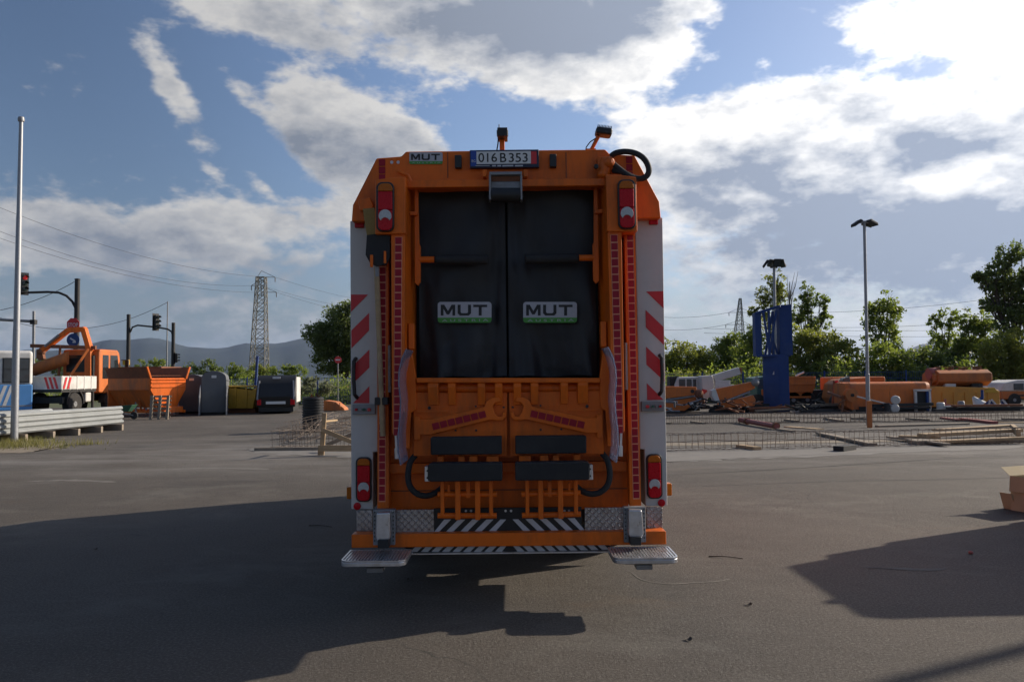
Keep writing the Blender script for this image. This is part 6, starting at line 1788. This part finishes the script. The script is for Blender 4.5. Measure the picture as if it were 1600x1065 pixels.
# low dark rows of timber and steel sections along the far edge of the strip
rng = random.Random(11)
segs = [(1030, 1095, 'row of dark steel sections at the foot of the first orange boom'), (1098, 1165, 'row of dark steel sections below the white crane'), (1168, 1240, 'row of dark steel sections at the foot of the blue tower'),
        (1243, 1330, 'row of dark steel sections below the pale tipper box'), (1333, 1455, 'row of dark steel sections before the big orange tank'), (1458, 1620, 'row of dark steel sections before the ochre container')]
for (xa, xb, lab) in segs:
    a, c = G(xa, 645), G(xb, 643)
    t = thing('steel_sections', lab, 'steel stack', a.lerp(c, .5), 'rows of dark steel sections')
    for k in range(7):
        y = rng.uniform(-.5, .9); f0, f1 = rng.uniform(0, .25), rng.uniform(.7, 1.0)
        z = .08 + .11 * (k // 3) + rng.uniform(0, .03)
        p, q = a.lerp(c, f0) + Vector((0, y, z)), a.lerp(c, f1) + Vector((0, y + rng.uniform(-.2, .2), z + rng.uniform(-.03, .05)))
        b = MB(); b.beam(p, q, rng.uniform(.12, .22), rng.uniform(.08, .14)); part(t, 'section', b, M[rng.choice(['dark', 'dark', 'woodgrey', 'rust', 'black'])])
junk = [(1110, 634, 'tangle of dark scrap pipes below the white crane'), (1060, 637, 'grey scrap tubes below the first orange boom'), (1165, 634, 'tangle of rusty scrap below the orange jib'), (1275, 632, 'tangle of dark scrap bars below the tipper box')]
for i, (px, py, lab) in enumerate(junk):
    p = W(px, 640, 36.6); p.z = 0; b = MB()
    for k in range(14):
        a = p + Vector((rng.uniform(-.9, .9), rng.uniform(-.4, .6), rng.uniform(.08, .6))); e = a + Vector((rng.uniform(-.9, .9), rng.uniform(-.3, .3), rng.uniform(-.15, .3))); e.z = max(e.z, .05)
        b.cyl(a, e, rng.uniform(.02, .06), n=6)
    single('scrap_pile', lab, 'scrap', b, M[['dark', 'greymetal', 'rust', 'dark'][i]], 'scrap piles')

# long low rebar cages of the ground beams
def long_cage(row, k, a, c, lab, h, w=.45):
    p, q = G(*a), G(*c); p.z = q.z = .02
    single('beam_cage', lab, 'rebar cage', cage(p, q, w, h, max(8, int((q - p).length / .155)), .0065 if not row else .009, .02), M['rebar'], 'ground beam cages')


xs = [1030, 1170, 1310, 1455, 1640]
pos = ['first', 'second', 'third', 'fourth']
for k in range(4):
    ya, yb = 704 - (xs[k] - 1030) * .021, 704 - (xs[k + 1] - 1030) * .021
    long_cage(0, k, (xs[k], ya), (xs[k + 1] - 6, yb), pos[k] + ' section from the truck of the nearer long rebar cage', .36)
xs = [1030, 1215, 1400, 1640]
for k in range(3):
    ya, yb = 662 - (xs[k] - 1030) * .008, 662 - (xs[k + 1] - 1030) * .008
    long_cage(1, k, (xs[k], ya), (xs[k + 1] - 3, yb), pos[k] + ' section from the truck of the farther long rebar cage', .34)

# planks and pipes scattered over the strip
def plank(a, c, w, h, mm, lab, name='plank', z0=.0, z1=None, group='scattered planks'):
    p, q = G(*a), G(*c); z1 = z0 if z1 is None else z1
    b = MB(); b.beam(p + Vector((0, 0, z0 + h / 2)), q + Vector((0, 0, z1 + h / 2)), w, h); single(name, lab, 'plank', b, M[mm], group, .004)


plank((1155, 699), (1184, 703), .2, .08, 'wood', 'short thick plank end lying against the nearer rebar cage')
plank((1463, 695), (1602, 693), .28, .06, 'wood', 'bright new plank lying nearest at right of the yard', z0=.05, z1=.12)
plank((1440, 690), (1592, 684), .30, .09, 'wood', 'long pale board on the plank heap at right', z0=.12, z1=.17)
plank((1462, 686), (1580, 679), .25, .05, 'wood', 'topmost thin board of the plank heap at right', z0=.22, z1=.24)
plank((1405, 688), (1470, 690), .22, .06, 'wood', 'short light board at the left end of the plank heap', z0=.08)
plank((1425, 694), (1600, 690), .35, .1, 'woodgrey', 'dark weathered board under the plank heap at right')
plank((1390, 686), (1480, 698), .2, .05, 'woodgrey', 'dark board slanting under the left of the plank heap', z0=.04)
plank((1582, 679), (1592, 689), .10, .18, 'wood', 'upright offcut wedged at the right of the plank heap', z0=.12)
plank((1280, 679), (1364, 697), .22, .06, 'woodgrey', 'grey board slanting across the nearer rebar cage', z0=.02)
plank((1230, 667), (1282, 671), .3, .03, 'wood', 'thin pale sheet lying between the two rebar cages')
plank((1290, 655), (1315, 659), .2, .08, 'woodgrey', 'short grey plank left of the lamp mast')
plank((1330, 655), (1360, 656), .2, .08, 'woodgrey', 'short grey plank just behind the lamp mast foot')
plank((1418, 655), (1450, 657), .2, .07, 'woodgrey', 'dark short board on the strip right of the lamp mast')
plank((1472, 654), (1498, 657), .2, .07, 'redpipe', 'reddish board farthest back right of the lamp mast')
plank((1503, 656), (1554, 662), .25, .09, 'redpipe', 'thick reddish beam lying slantwise right of the lamp mast')
plank((1370, 667), (1512, 663), .2, .06, 'woodgrey', 'long grey board between the two rebar cages at right')
plank((1565, 655), (1610, 656), .2, .06, 'woodgrey', 'dark board at the far right of the strip')
plank((1560, 660), (1640, 661), .2, .03, 'wood', 'pale thin board at the far right of the strip')
plank((1310, 705), (1330, 702), .25, .12, 'black', 'dark block under the slanting grey board', 'dark_block')
plank((1037, 661), (1047, 662), .2, .06, 'woodgrey', 'small dark board at the truck end of the farther cage')
plank((1082, 660), (1100, 662), .2, .06, 'woodgrey', 'dark short board left of the red pipe')
plank((1228, 657), (1246, 659), .2, .07, 'woodgrey', 'short dark board below the blue tower')
p, q = G(1156, 661), G(1214, 671); t = thing('red_pipe', 'dull red steel pipe lying between the two rebar cages', 'pipe', p.lerp(q, .5))
b = MB(); b.cyl(p + Vector((0, 0, .13)), q + Vector((0, 0, .1)), .085); part(t, 'pipe', b, M['redpipe'])
for f in (.22, .98):
    c = p.lerp(q, f) + Vector((0, 0, .12)); d = (q - p).normalized(); b = MB(); b.cyl(c - d * .07, c + d * .07, .115); part(t, 'collar', b, M['rust'])
plank((1216, 672), (1240, 675), .15, .06, 'woodgrey', 'grey board touching the right end of the red pipe')

# cardboard box
def carton():
    p = G(1562, 800); q = W(1563, 800, p.y)
    o = Vector((p.x + .56, p.y + .05, 0))
    t = thing('cardboard_box', 'open cardboard box on the asphalt cut by the right edge of the picture', 'box', o)
    A = RZ(20, o)
    w, d, h = .52, .42, .43
    for (x0, x1, y0, y1, nm) in ((-w / 2, -w / 2 + .006, -d / 2, d / 2, 'side'), (w / 2 - .006, w / 2, -d / 2, d / 2, 'side'), (-w / 2 + .006, w / 2 - .006, -d / 2, -d / 2 + .006, 'end'), (-w / 2 + .006, w / 2 - .006, d / 2 - .006, d / 2, 'end')):
        b = MB(A); b.b(x0, x1, y0, y1, .004, h); part(t, nm, b, M['card'])
    b = MB(A); b.b(-w / 2, w / 2, -d / 2, d / 2, 0, .004); part(t, 'bottom', b, M['card'])
    def flap(a, c, out, dz, L=.2):
        a, c, out = Vector(a), Vector(c), Vector(out); e = out * L + Vector((0, 0, dz)); n = Vector((0, 0, .005))
        b = MB(A); b.add([a, c, c + e, a + e, a + n, c + n, c + e + n, a + e + n], [(0, 1, 2, 3), (7, 6, 5, 4), (0, 4, 5, 1), (1, 5, 6, 2), (2, 6, 7, 3), (3, 7, 4, 0)]); part(t, 'flap', b, M['card'])
    flap((-w / 2 + .02, -d / 2, h), (w / 2, -d / 2, h), (0, -.25, 0), -.14)
    flap((-w / 2, d / 2, h), (w / 2, d / 2, h), (0, .6, 0), .10)
    flap((-w / 2, -d / 2 + .03, h), (-w / 2, d / 2, h), (-.12, 0, 0), -.19)
    flap((w / 2, -d / 2, h), (w / 2, d / 2, h), (.8, 0, 0), .05)
    b = MB(); c = Vector((p.x + .27, p.y + .22, 0)); A2 = RZ(15, c) @ Matrix.Rotation(R(-16), 4, 'Y')
    b = MB(A2); b.b(-.008, .0, -.09, .09, 0, .22); single('cardboard_sheet', 'pale cardboard sheet leaning against the left of the open box', 'cardboard', b, M['card'])


carton()

# parked lorry and lamp post just out of the picture at right, whose shadows fall across the yard
t = thing('parked_lorry', 'pale lorry parked beyond the right edge whose shadow falls across the yard', 'lorry', (10.2, 9.6, 0))
b = MB(); b.prism([(7.0, .7), (12.2, .7), (12.2, 2.85), (9.2, 2.85), (8.9, 2.72), (7.9, 2.80), (7.6, 2.74), (7.52, 2.35), (7.25, 2.28), (7.2, 1.8), (7.0, 1.7)], 8.4, 10.0); part(t, 'box_body', b, M['white_old'], .05)  # stepped outline, with lockers and beacon below, added to roughen its cast shadow
b = MB(); b.b(7.7, 8.9, 8.12, 8.39, .5, 2.45); part(t, 'side_locker', b, M['greymetal'], .04)
b = MB(); b.b(9.6, 11.4, 8.05, 8.39, .7, 2.6); part(t, 'side_locker', b, M['greymetal'], .04)
b = MB(); b.cyl((7.35, 8.7, 2.28), (7.35, 8.7, 2.62), .06); part(t, 'beacon', b, M['lens_amber'])
b = MB(); b.prism([(12.3, .6), (14.0, .5), (14.05, 1.3), (13.7, 2.2), (12.3, 2.3)], 8.4, 10.0); part(t, 'cab', b, M['orange_old'], .06)
b = MB(); b.prism([(13.0, 1.35), (13.85, 1.35), (13.62, 2.05), (13.0, 2.1)], 8.385, 8.4); part(t, 'side_window', b, M['glass'])
for x in (8.9, 13.2):
    for y, sy in ((8.55, -1), (9.85, 1)): wheel(t, (x, y, .45), (0, sy, 0), .45, .28)
b = MB(); b.b(7.2, 13.6, 8.8, 9.6, .5, .7); part(t, 'chassis_frame', b, M['dark'])
b = MB(); b.b(6.85, 7.0, 8.45, 9.95, .45, .6); part(t, 'bumper', b, M['greymetal'], .01)
lx, ly = 3.33 + 1.905 * 6.2, 5.2 + .952 * 6.2
t = thing('lamp_post', 'steel lamp post beyond the right edge whose thin shadow crosses the near corner', 'lamp post', (lx, ly, 0))
b = MB(); b.tube([(lx, ly, 0), (lx, ly, 8.5)], [.11, .07], 12); part(t, 'pole', b, M['steel'])
b = MB(); b.tube([(lx, ly, 8.4), (lx + .3, ly, 8.7), (lx + 1.2, ly, 8.8)], .04, 8); part(t, 'arm', b, M['steel'])
b = MB(); b.box((lx + 1.4, ly, 8.78), (.6, .25, .12)); part(t, 'lamp_head', b, M['greymetal'], .03)

# small litter on the asphalt
rng = random.Random(4)
lit = [(1132, 871, 'thin dark twig lying on the asphalt right of the right foot step', 'twig'), (1076, 1000, 'curled dark leaf on the asphalt in the right foreground', 'leaf'), (1170, 945, 'tiny dark scrap right of the foot step shadow', 'leaf'),
       (1517, 865, 'small red stone in the shadow at right', 'stone'), (640, 905, 'dull scrap on the ground under the truck', 'leaf'), (500, 822, 'small twig in the truck shadow at left', 'twig'), (150, 858, 'small dark scrap in the shadow at far left', 'leaf')]
for i, (px, py, lab, kind) in enumerate(lit):
    p = G(px, py); b = MB()
    if kind == 'twig': b.tube([p + Vector((-.14, .05, .006)), p + Vector((-.03, .01, .014)), p + Vector((.05, 0, .01)), p + Vector((.16, -.06, .005))], [.006, .005, .004, .003], 6)
    elif kind == 'stone': b.ball(p + Vector((0, 0, .015)), .025, 8, 5, (1, .8, .7))
    else:
        b.grid(lambda u, v: (p.x + (u - .5) * .035 + .005 * math.sin(v * 5 + i), p.y + (v - .5) * .04, .003 + .012 * (u - .4) ** 2 * 4 + .004 * v), 5, 3)
    single(kind, lab, kind, b, M['redpipe'] if kind == 'stone' else M['bark'], closed=(kind != 'leaf'))

# ------------------------------------------------------------------ trees
def leaf_mesh(cent, size, rng, flat=.0):
    """four-cornered leaves at the given points"""
    n = len(cent)
    a = rng.randn(n, 3); a /= np.linalg.norm(a, axis=1)[:, None]
    c = rng.randn(n, 3); c -= a * (a * c).sum(1)[:, None]; c /= np.linalg.norm(c, axis=1)[:, None]
    s = size * rng.uniform(.55, 1.25, n)[:, None]
    v = np.empty((n, 4, 3))
    v[:, 0] = cent - a * s; v[:, 1] = cent + c * s * .55; v[:, 2] = cent + a * s; v[:, 3] = cent - c * s * .55
    me = bpy.data.meshes.new('leaves')
    me.vertices.add(n * 4); me.vertices.foreach_set('co', v.reshape(-1).astype(np.float32))
    me.loops.add(n * 4); me.loops.foreach_set('vertex_index', np.arange(n * 4, dtype=np.int32))
    me.polygons.add(n); me.polygons.foreach_set('loop_start', np.arange(0, n * 4, 4, dtype=np.int32)); me.polygons.foreach_set('loop_total', np.full(n, 4, dtype=np.int32))
    me.update(); me.validate()
    return me


def tree(name, label, pxb, Y, lobes, leaf=.2, dens=1.0, m='leaf', seed=0, trunk=.16, group='trees beyond the fence', cat='tree', open_=.0, bark='bark'):
    """lobes: (px, py, rx, ry) as seen from the yard; each becomes a rounded mass of leaf clusters round its own limb"""
    rng = np.random.RandomState(seed + 100)
    leaf *= .68; trunk *= .62
    k = Y / F
    base = W(pxb, 600, Y); base.z = 0
    t = thing(name, label, cat, base, group)
    pts = []; L = []
    for (px, py, rx, ry) in lobes:
        c = W(px, py, Y); c.y += rng.uniform(-.35, .35) * rx * k
        L.append((np.array(c), rx * k, ry * k))
    for (c, rx, ry) in L:
        area = rx * ry
        ncl = max(10, int((area * 13 + 6) * dens))
        u = rng.randn(ncl, 3); u /= np.linalg.norm(u, axis=1)[:, None]
        rad = rng.uniform(.12, 1.0, ncl) ** (.42)
        cen = c + u * rad[:, None] * np.array([rx, rx * .85, ry])
        cr = np.clip(.26 * (rx + ry) * .5 * rng.uniform(.6, 1.4, ncl), leaf * 1.4, .75)
        nl = (np.clip((cr / leaf) ** 2 * 6.0, 24, 130) * (1 - open_)).astype(int)
        for i in range(ncl):
            q = rng.randn(nl[i], 3) * cr[i] * .55 * np.array([1, 1, .8])
            pts.append(cen[i] + q)
    P = np.concatenate(pts); P = P[P[:, 2] > .05]
    me = leaf_mesh(P - np.array(base), leaf, rng)
    me.materials.append(M[m])
    # trunk with a limb to every lobe
    b = MB(); top = max(L, key=lambda q: q[0][2])
    zt = top[0][2]; bx = Vector(base)
    mid = Vector((base.x + (top[0][0] - base.x) * .45, Y, zt * .5))
    tip = Vector(top[0]) + Vector((0, 0, top[2] * .5))
    b.tube([bx, bx.lerp(mid, .5) + Vector((.05, 0, 0)), mid, Vector(top[0]), tip], [trunk, trunk * .8, trunk * .6, trunk * .3, trunk * .08], 8)
    for (c, rx, ry) in L:
        c = Vector(c); s = bx.lerp(mid, min(.95, max(.25, (c.z - ry) / max(zt, .1))))
        m1 = s.lerp(c, .5) + Vector((0, 0, -.1 * (c - s).length))
        b.tube([s, m1, c], [trunk * .42, trunk * .28, trunk * .1], 6)
        for j in range(4):
            u = Vector(rng.randn(3)).normalized(); e = c + Vector((u.x * rx, u.y * rx, abs(u.z) * ry)) * .85
            b.tube([c.lerp(s, .25), c.lerp(e, .5), e], [trunk * .16, trunk * .1, trunk * .04], 5)
    part(t, 'trunk', b, M[bark])
    o = part(t, 'crown', me, None)
    return t


# big tree beside the truck
tree('willow_tree', 'big dark bushy tree standing just left of the truck', 535, 68, [(560, 520, 50, 48), (525, 520, 38, 40), (505, 532, 28, 26), (540, 490, 26, 20), (515, 560, 34, 24), (548, 555, 40, 28), (495, 517, 16, 14), (560, 575, 45, 22)], .17, .9, 'leafd', 1, .4)
# hedge trees behind the containers
row = [(245, 80, [(225, 572, 14, 12), (250, 573, 16, 11), (240, 567, 10, 8)], 'mid green bush top showing above the orange hopper', 'leaf'),
       (320, 84, [(305, 582, 18, 14), (325, 576, 16, 14), (340, 584, 14, 12)], 'dark bush above the two grey containers', 'leafd'),
       (365, 80, [(352, 586, 18, 14), (375, 584, 18, 14), (366, 576, 10, 9)], 'green bush above the yellow skip', 'leaf'),
       (410, 86, [(395, 584, 18, 15), (420, 584, 16, 14), (408, 577, 11, 9)], 'yellowish bush at the foot of the lattice pylon', 'leafy'),
       (455, 84, [(440, 584, 18, 13), (465, 583, 18, 13), (455, 577, 10, 9)], 'green bush between pylon and the big dark tree', 'leaf'),
       (490, 52, [(478, 604, 20, 12), (500, 606, 22, 12), (488, 598, 14, 10), (515, 609, 16, 9)], 'silvery shrub behind the corrugated pipe', 'leafs'),
       (10, 82, [(0, 575, 26, 16), (30, 570, 20, 18), (-20, 570, 25, 20), (60, 572, 22, 14)], 'green bush at the far left behind the bus', 'leaf'),
       (130, 84, [(110, 575, 26, 12), (160, 576, 26, 10), (185, 577, 20, 9)], 'low green bush behind the crane truck', 'leafd')]
for i, (px, Y, lb, lab, mm) in enumerate(row):
    tree('bush', lab, px, Y, lb, .16, 1.25, mm, 20 + i, .1, 'bushes behind the fence on the left', 'bush')

R_ = [(1065, 60, [(1050, 555, 20, 22), (1075, 548, 24, 18), (1062, 578, 30, 20), (1098, 560, 16, 18), (1040, 580, 22, 24), (1090, 585, 24, 18)], 'yellow green leafy tree right beside the truck', 'leafy', .18, 1.1),
      (1125, 66, [(1115, 575, 22, 22), (1135, 540, 18, 20), (1150, 560, 22, 30), (1128, 590, 28, 18), (1140, 528, 12, 10)], 'darker round tree left of the distant pylon', 'leaf', .18, 1.1),
      (1172, 62, [(1172, 550, 20, 34), (1182, 520, 14, 18), (1160, 585, 24, 20), (1190, 580, 22, 26)], 'green tree just left of the blue tower', 'leaf', .18, 1.0),
      (1205, 70, [(1200, 478, 13, 16), (1206, 450, 12, 18), (1215, 436, 9, 14), (1190, 462, 11, 14), (1182, 482, 9, 10), (1212, 470, 14, 18), (1222, 455, 9, 14), (1205, 510, 18, 22)], 'thin poplar with an airy crown behind the blue tower', 'leafy', .17, .42),
      (1262, 64, [(1262, 455, 9, 17), (1252, 475, 9, 14), (1270, 474, 12, 16), (1286, 468, 10, 14), (1292, 490, 8, 10), (1258, 500, 16, 20), (1280, 505, 16, 18), (1245, 492, 9, 12)], 'tall airy poplar right of the blue tower', 'leaf', .17, .5),
      (1255, 58, [(1250, 540, 22, 26), (1272, 545, 26, 30), (1300, 550, 24, 32), (1245, 575, 26, 24), (1285, 582, 30, 22), (1322, 560, 18, 26), (1318, 588, 22, 16)], 'dense leafy tree right of the blue tower with yellowing leaves', 'leafy', .18, 1.15),
      (1378, 58, [(1372, 478, 15, 18), (1388, 470, 13, 16), (1380, 500, 22, 26), (1366, 520, 16, 22), (1398, 500, 13, 24), (1384, 535, 24, 22)], 'upright tree directly behind the slim lamp mast', 'leaf', .17, .85),
      (1372, 54, [(1350, 570, 16, 20), (1380, 565, 28, 28), (1408, 572, 24, 26), (1365, 590, 30, 16), (1425, 585, 20, 20)], 'dark leafy bush tree at the foot of the slim lamp mast', 'leaf', .17, 1.15),
      (1472, 60, [(1468, 498, 12, 14), (1484, 495, 11, 13), (1476, 520, 16, 18), (1462, 532, 14, 18), (1480, 545, 22, 20)], 'small airy tree midway along the right treeline', 'leaf', .17, .7),
      (1450, 56, [(1440, 560, 20, 22), (1462, 570, 26, 26), (1482, 575, 24, 24), (1445, 588, 26, 16)], 'dark tree behind the upper orange tank', 'leafd', .17, 1.15),
      (1530, 56, [(1516, 500, 14, 16), (1532, 498, 16, 14), (1522, 525, 22, 22), (1545, 530, 22, 26), (1505, 545, 18, 24), (1530, 560, 30, 26)], 'round green tree left of the tallest tree at right', 'leaf', .18, 1.05),
      (1585, 52, [(1580, 395, 17, 18), (1600, 410, 26, 26), (1562, 425, 20, 24), (1545, 440, 16, 14), (1535, 430, 10, 8), (1585, 455, 34, 28), (1560, 470, 20, 18), (1615, 470, 34, 40), (1590, 500, 30, 26), (1640, 430, 34, 40)], 'tallest dark tree rising at the right edge', 'leafd', .18, .9),
      (1575, 50, [(1560, 550, 26, 26), (1590, 545, 30, 34), (1580, 575, 34, 24), (1620, 565, 30, 32), (1550, 585, 24, 16)], 'bright leafy bush under the tallest tree', 'leafy', .17, 1.15),
      (1100, 56, [(1085, 592, 26, 12), (1120, 594, 26, 11), (1055, 594, 24, 12)], 'low yellow green bush behind the white crane', 'leafy', .16, 1.2),
      (1500, 52, [(1490, 590, 26, 14), (1520, 592, 26, 13), (1545, 593, 20, 12)], 'low green bush behind the upper orange tank', 'leaf', .16, 1.2)]
for i, (px, Y, lb, lab, mm, lf, dn) in enumerate(R_):
    tree('leafy_tree', lab, px, Y, [(a, c_ + 1, rx * 1.2, ry * 1.16) for a, c_, rx, ry in lb] + [(a + rx * (.6 if j % 2 else -.6), c_ + ry * .55, rx * .75, ry * .7) for j, (a, c_, rx, ry) in enumerate(lb)], lf, dn * .85, mm, 50 + i, .17 if i not in (11,) else .26)

# bare tree
p = W(1232, 600, 66); p.z = 0
t = thing('bare_tree', 'leafless thin grey tree between the two airy poplars', 'tree', p, 'trees beyond the fence')
rng = np.random.RandomState(9); b = MB()
b.tube([p, W(1233, 520, 66), W(1234, 440, 66)], [.16, .11, .03], 8)
for k in range(16):
    f = rng.uniform(.45, .9); s = W(1232 + f * 2, 600 - 160 * f, 66); e = s + Vector((rng.uniform(-.7, .7), rng.uniform(-.4, .4), rng.uniform(1.6, 3.2))); b.tube([s, s.lerp(e, .5) + Vector((rng.uniform(-.15, .15), 0, 0)), e], [.045, .03, .01], 5)
part(t, 'branches', b, M['barkpale'])


# undergrowth that reads as one mass along the fences
def undergrowth():
    rng = np.random.RandomState(31)
    cs = []
    for (x0, x1, y0, y1, h, n) in ((-26, -4, 58.5, 64, 2.0, 900), (6, 48, 52.5, 57, 3.2, 1500), (-60, -26, 70, 78, 2.4, 300)):
        xx = rng.uniform(x0, x1, n); hh = h * (.42 + .26 * np.sin(xx * .9) + .20 * np.sin(xx * 2.3 + 1) + .14 * np.sin(xx * 4.7))
        c = np.stack([xx, rng.uniform(y0, y1, n), rng.uniform(0, 1, n) ** 1.2 * np.clip(hh, .25, 9)], 1)
        for q in c: cs.append(q + rng.randn(44, 3) * np.array([.45, .4, .35]))
    P = np.concatenate(cs); P = P[P[:, 2] > .02]
    me = leaf_mesh(P, .12, rng); me.materials.append(M['leaf'])
    o = bpy.data.objects.new('undergrowth', me); COL.objects.link(o); o['kind'] = 'stuff'; o['label'] = 'tangled green undergrowth along the fences'; o['category'] = 'undergrowth'


undergrowth()


# weeds round the mast foot
def weeds():
    rng = np.random.RandomState(77)
    V, Fc = [], []
    spots = [(G(30, 694), .5, 500), (G(12, 697), .9, 900), (G(-10, 700), .9, 400), (G(48, 690), .35, 120), (G(138, 694), .25, 110), (G(90, 700), .25, 60)]
    for (c, r, n) in spots:
        for k in range(n):
            x, y = c.x + rng.randn() * r, c.y + rng.randn() * r * .6
            h = rng.uniform(.06, .26); a = rng.uniform(0, 6.28); w = .008; lx, ly = rng.randn() * .06, rng.randn() * .06
            i = len(V)
            V += [(x - w * math.cos(a), y - w * math.sin(a), 0), (x + w * math.cos(a), y + w * math.sin(a), 0), (x + lx, y + ly, h)]; Fc.append((i, i + 1, i + 2))
    me = bpy.data.meshes.new('weeds'); me.from_pydata(V, [], Fc); me.materials.append(M['grass'])
    o = bpy.data.objects.new('weeds', me); COL.objects.link(o); o['kind'] = 'stuff'; o['label'] = 'dry grass and weeds at the foot of the tall mast'; o['category'] = 'weeds'


weeds()

# ------------------------------------------------------------------ the hazy air
hz = MB(); hz.b(-15000, 15000, -15000, 15000, -3, 520)
ho = bpy.data.objects.new('haze', mesh_of(hz)); COL.objects.link(ho); ho['kind'] = 'stuff'; ho['label'] = 'thin blue haze in the distance'; ho['category'] = 'haze'
hm_ = bpy.data.materials.new('haze_air'); hm_.use_nodes = True
nt = hm_.node_tree
for n in list(nt.nodes): nt.nodes.remove(n)
out = nt.nodes.new('ShaderNodeOutputMaterial'); pv = nt.nodes.new('ShaderNodeVolumePrincipled')
pv.inputs['Color'].default_value = (.42, .62, 1.0, 1); pv.inputs['Density'].default_value = 3.4e-5; pv.inputs['Anisotropy'].default_value = .2
nt.links.new(pv.outputs[0], out.inputs['Volume'])
ho.data.materials.append(hm_)
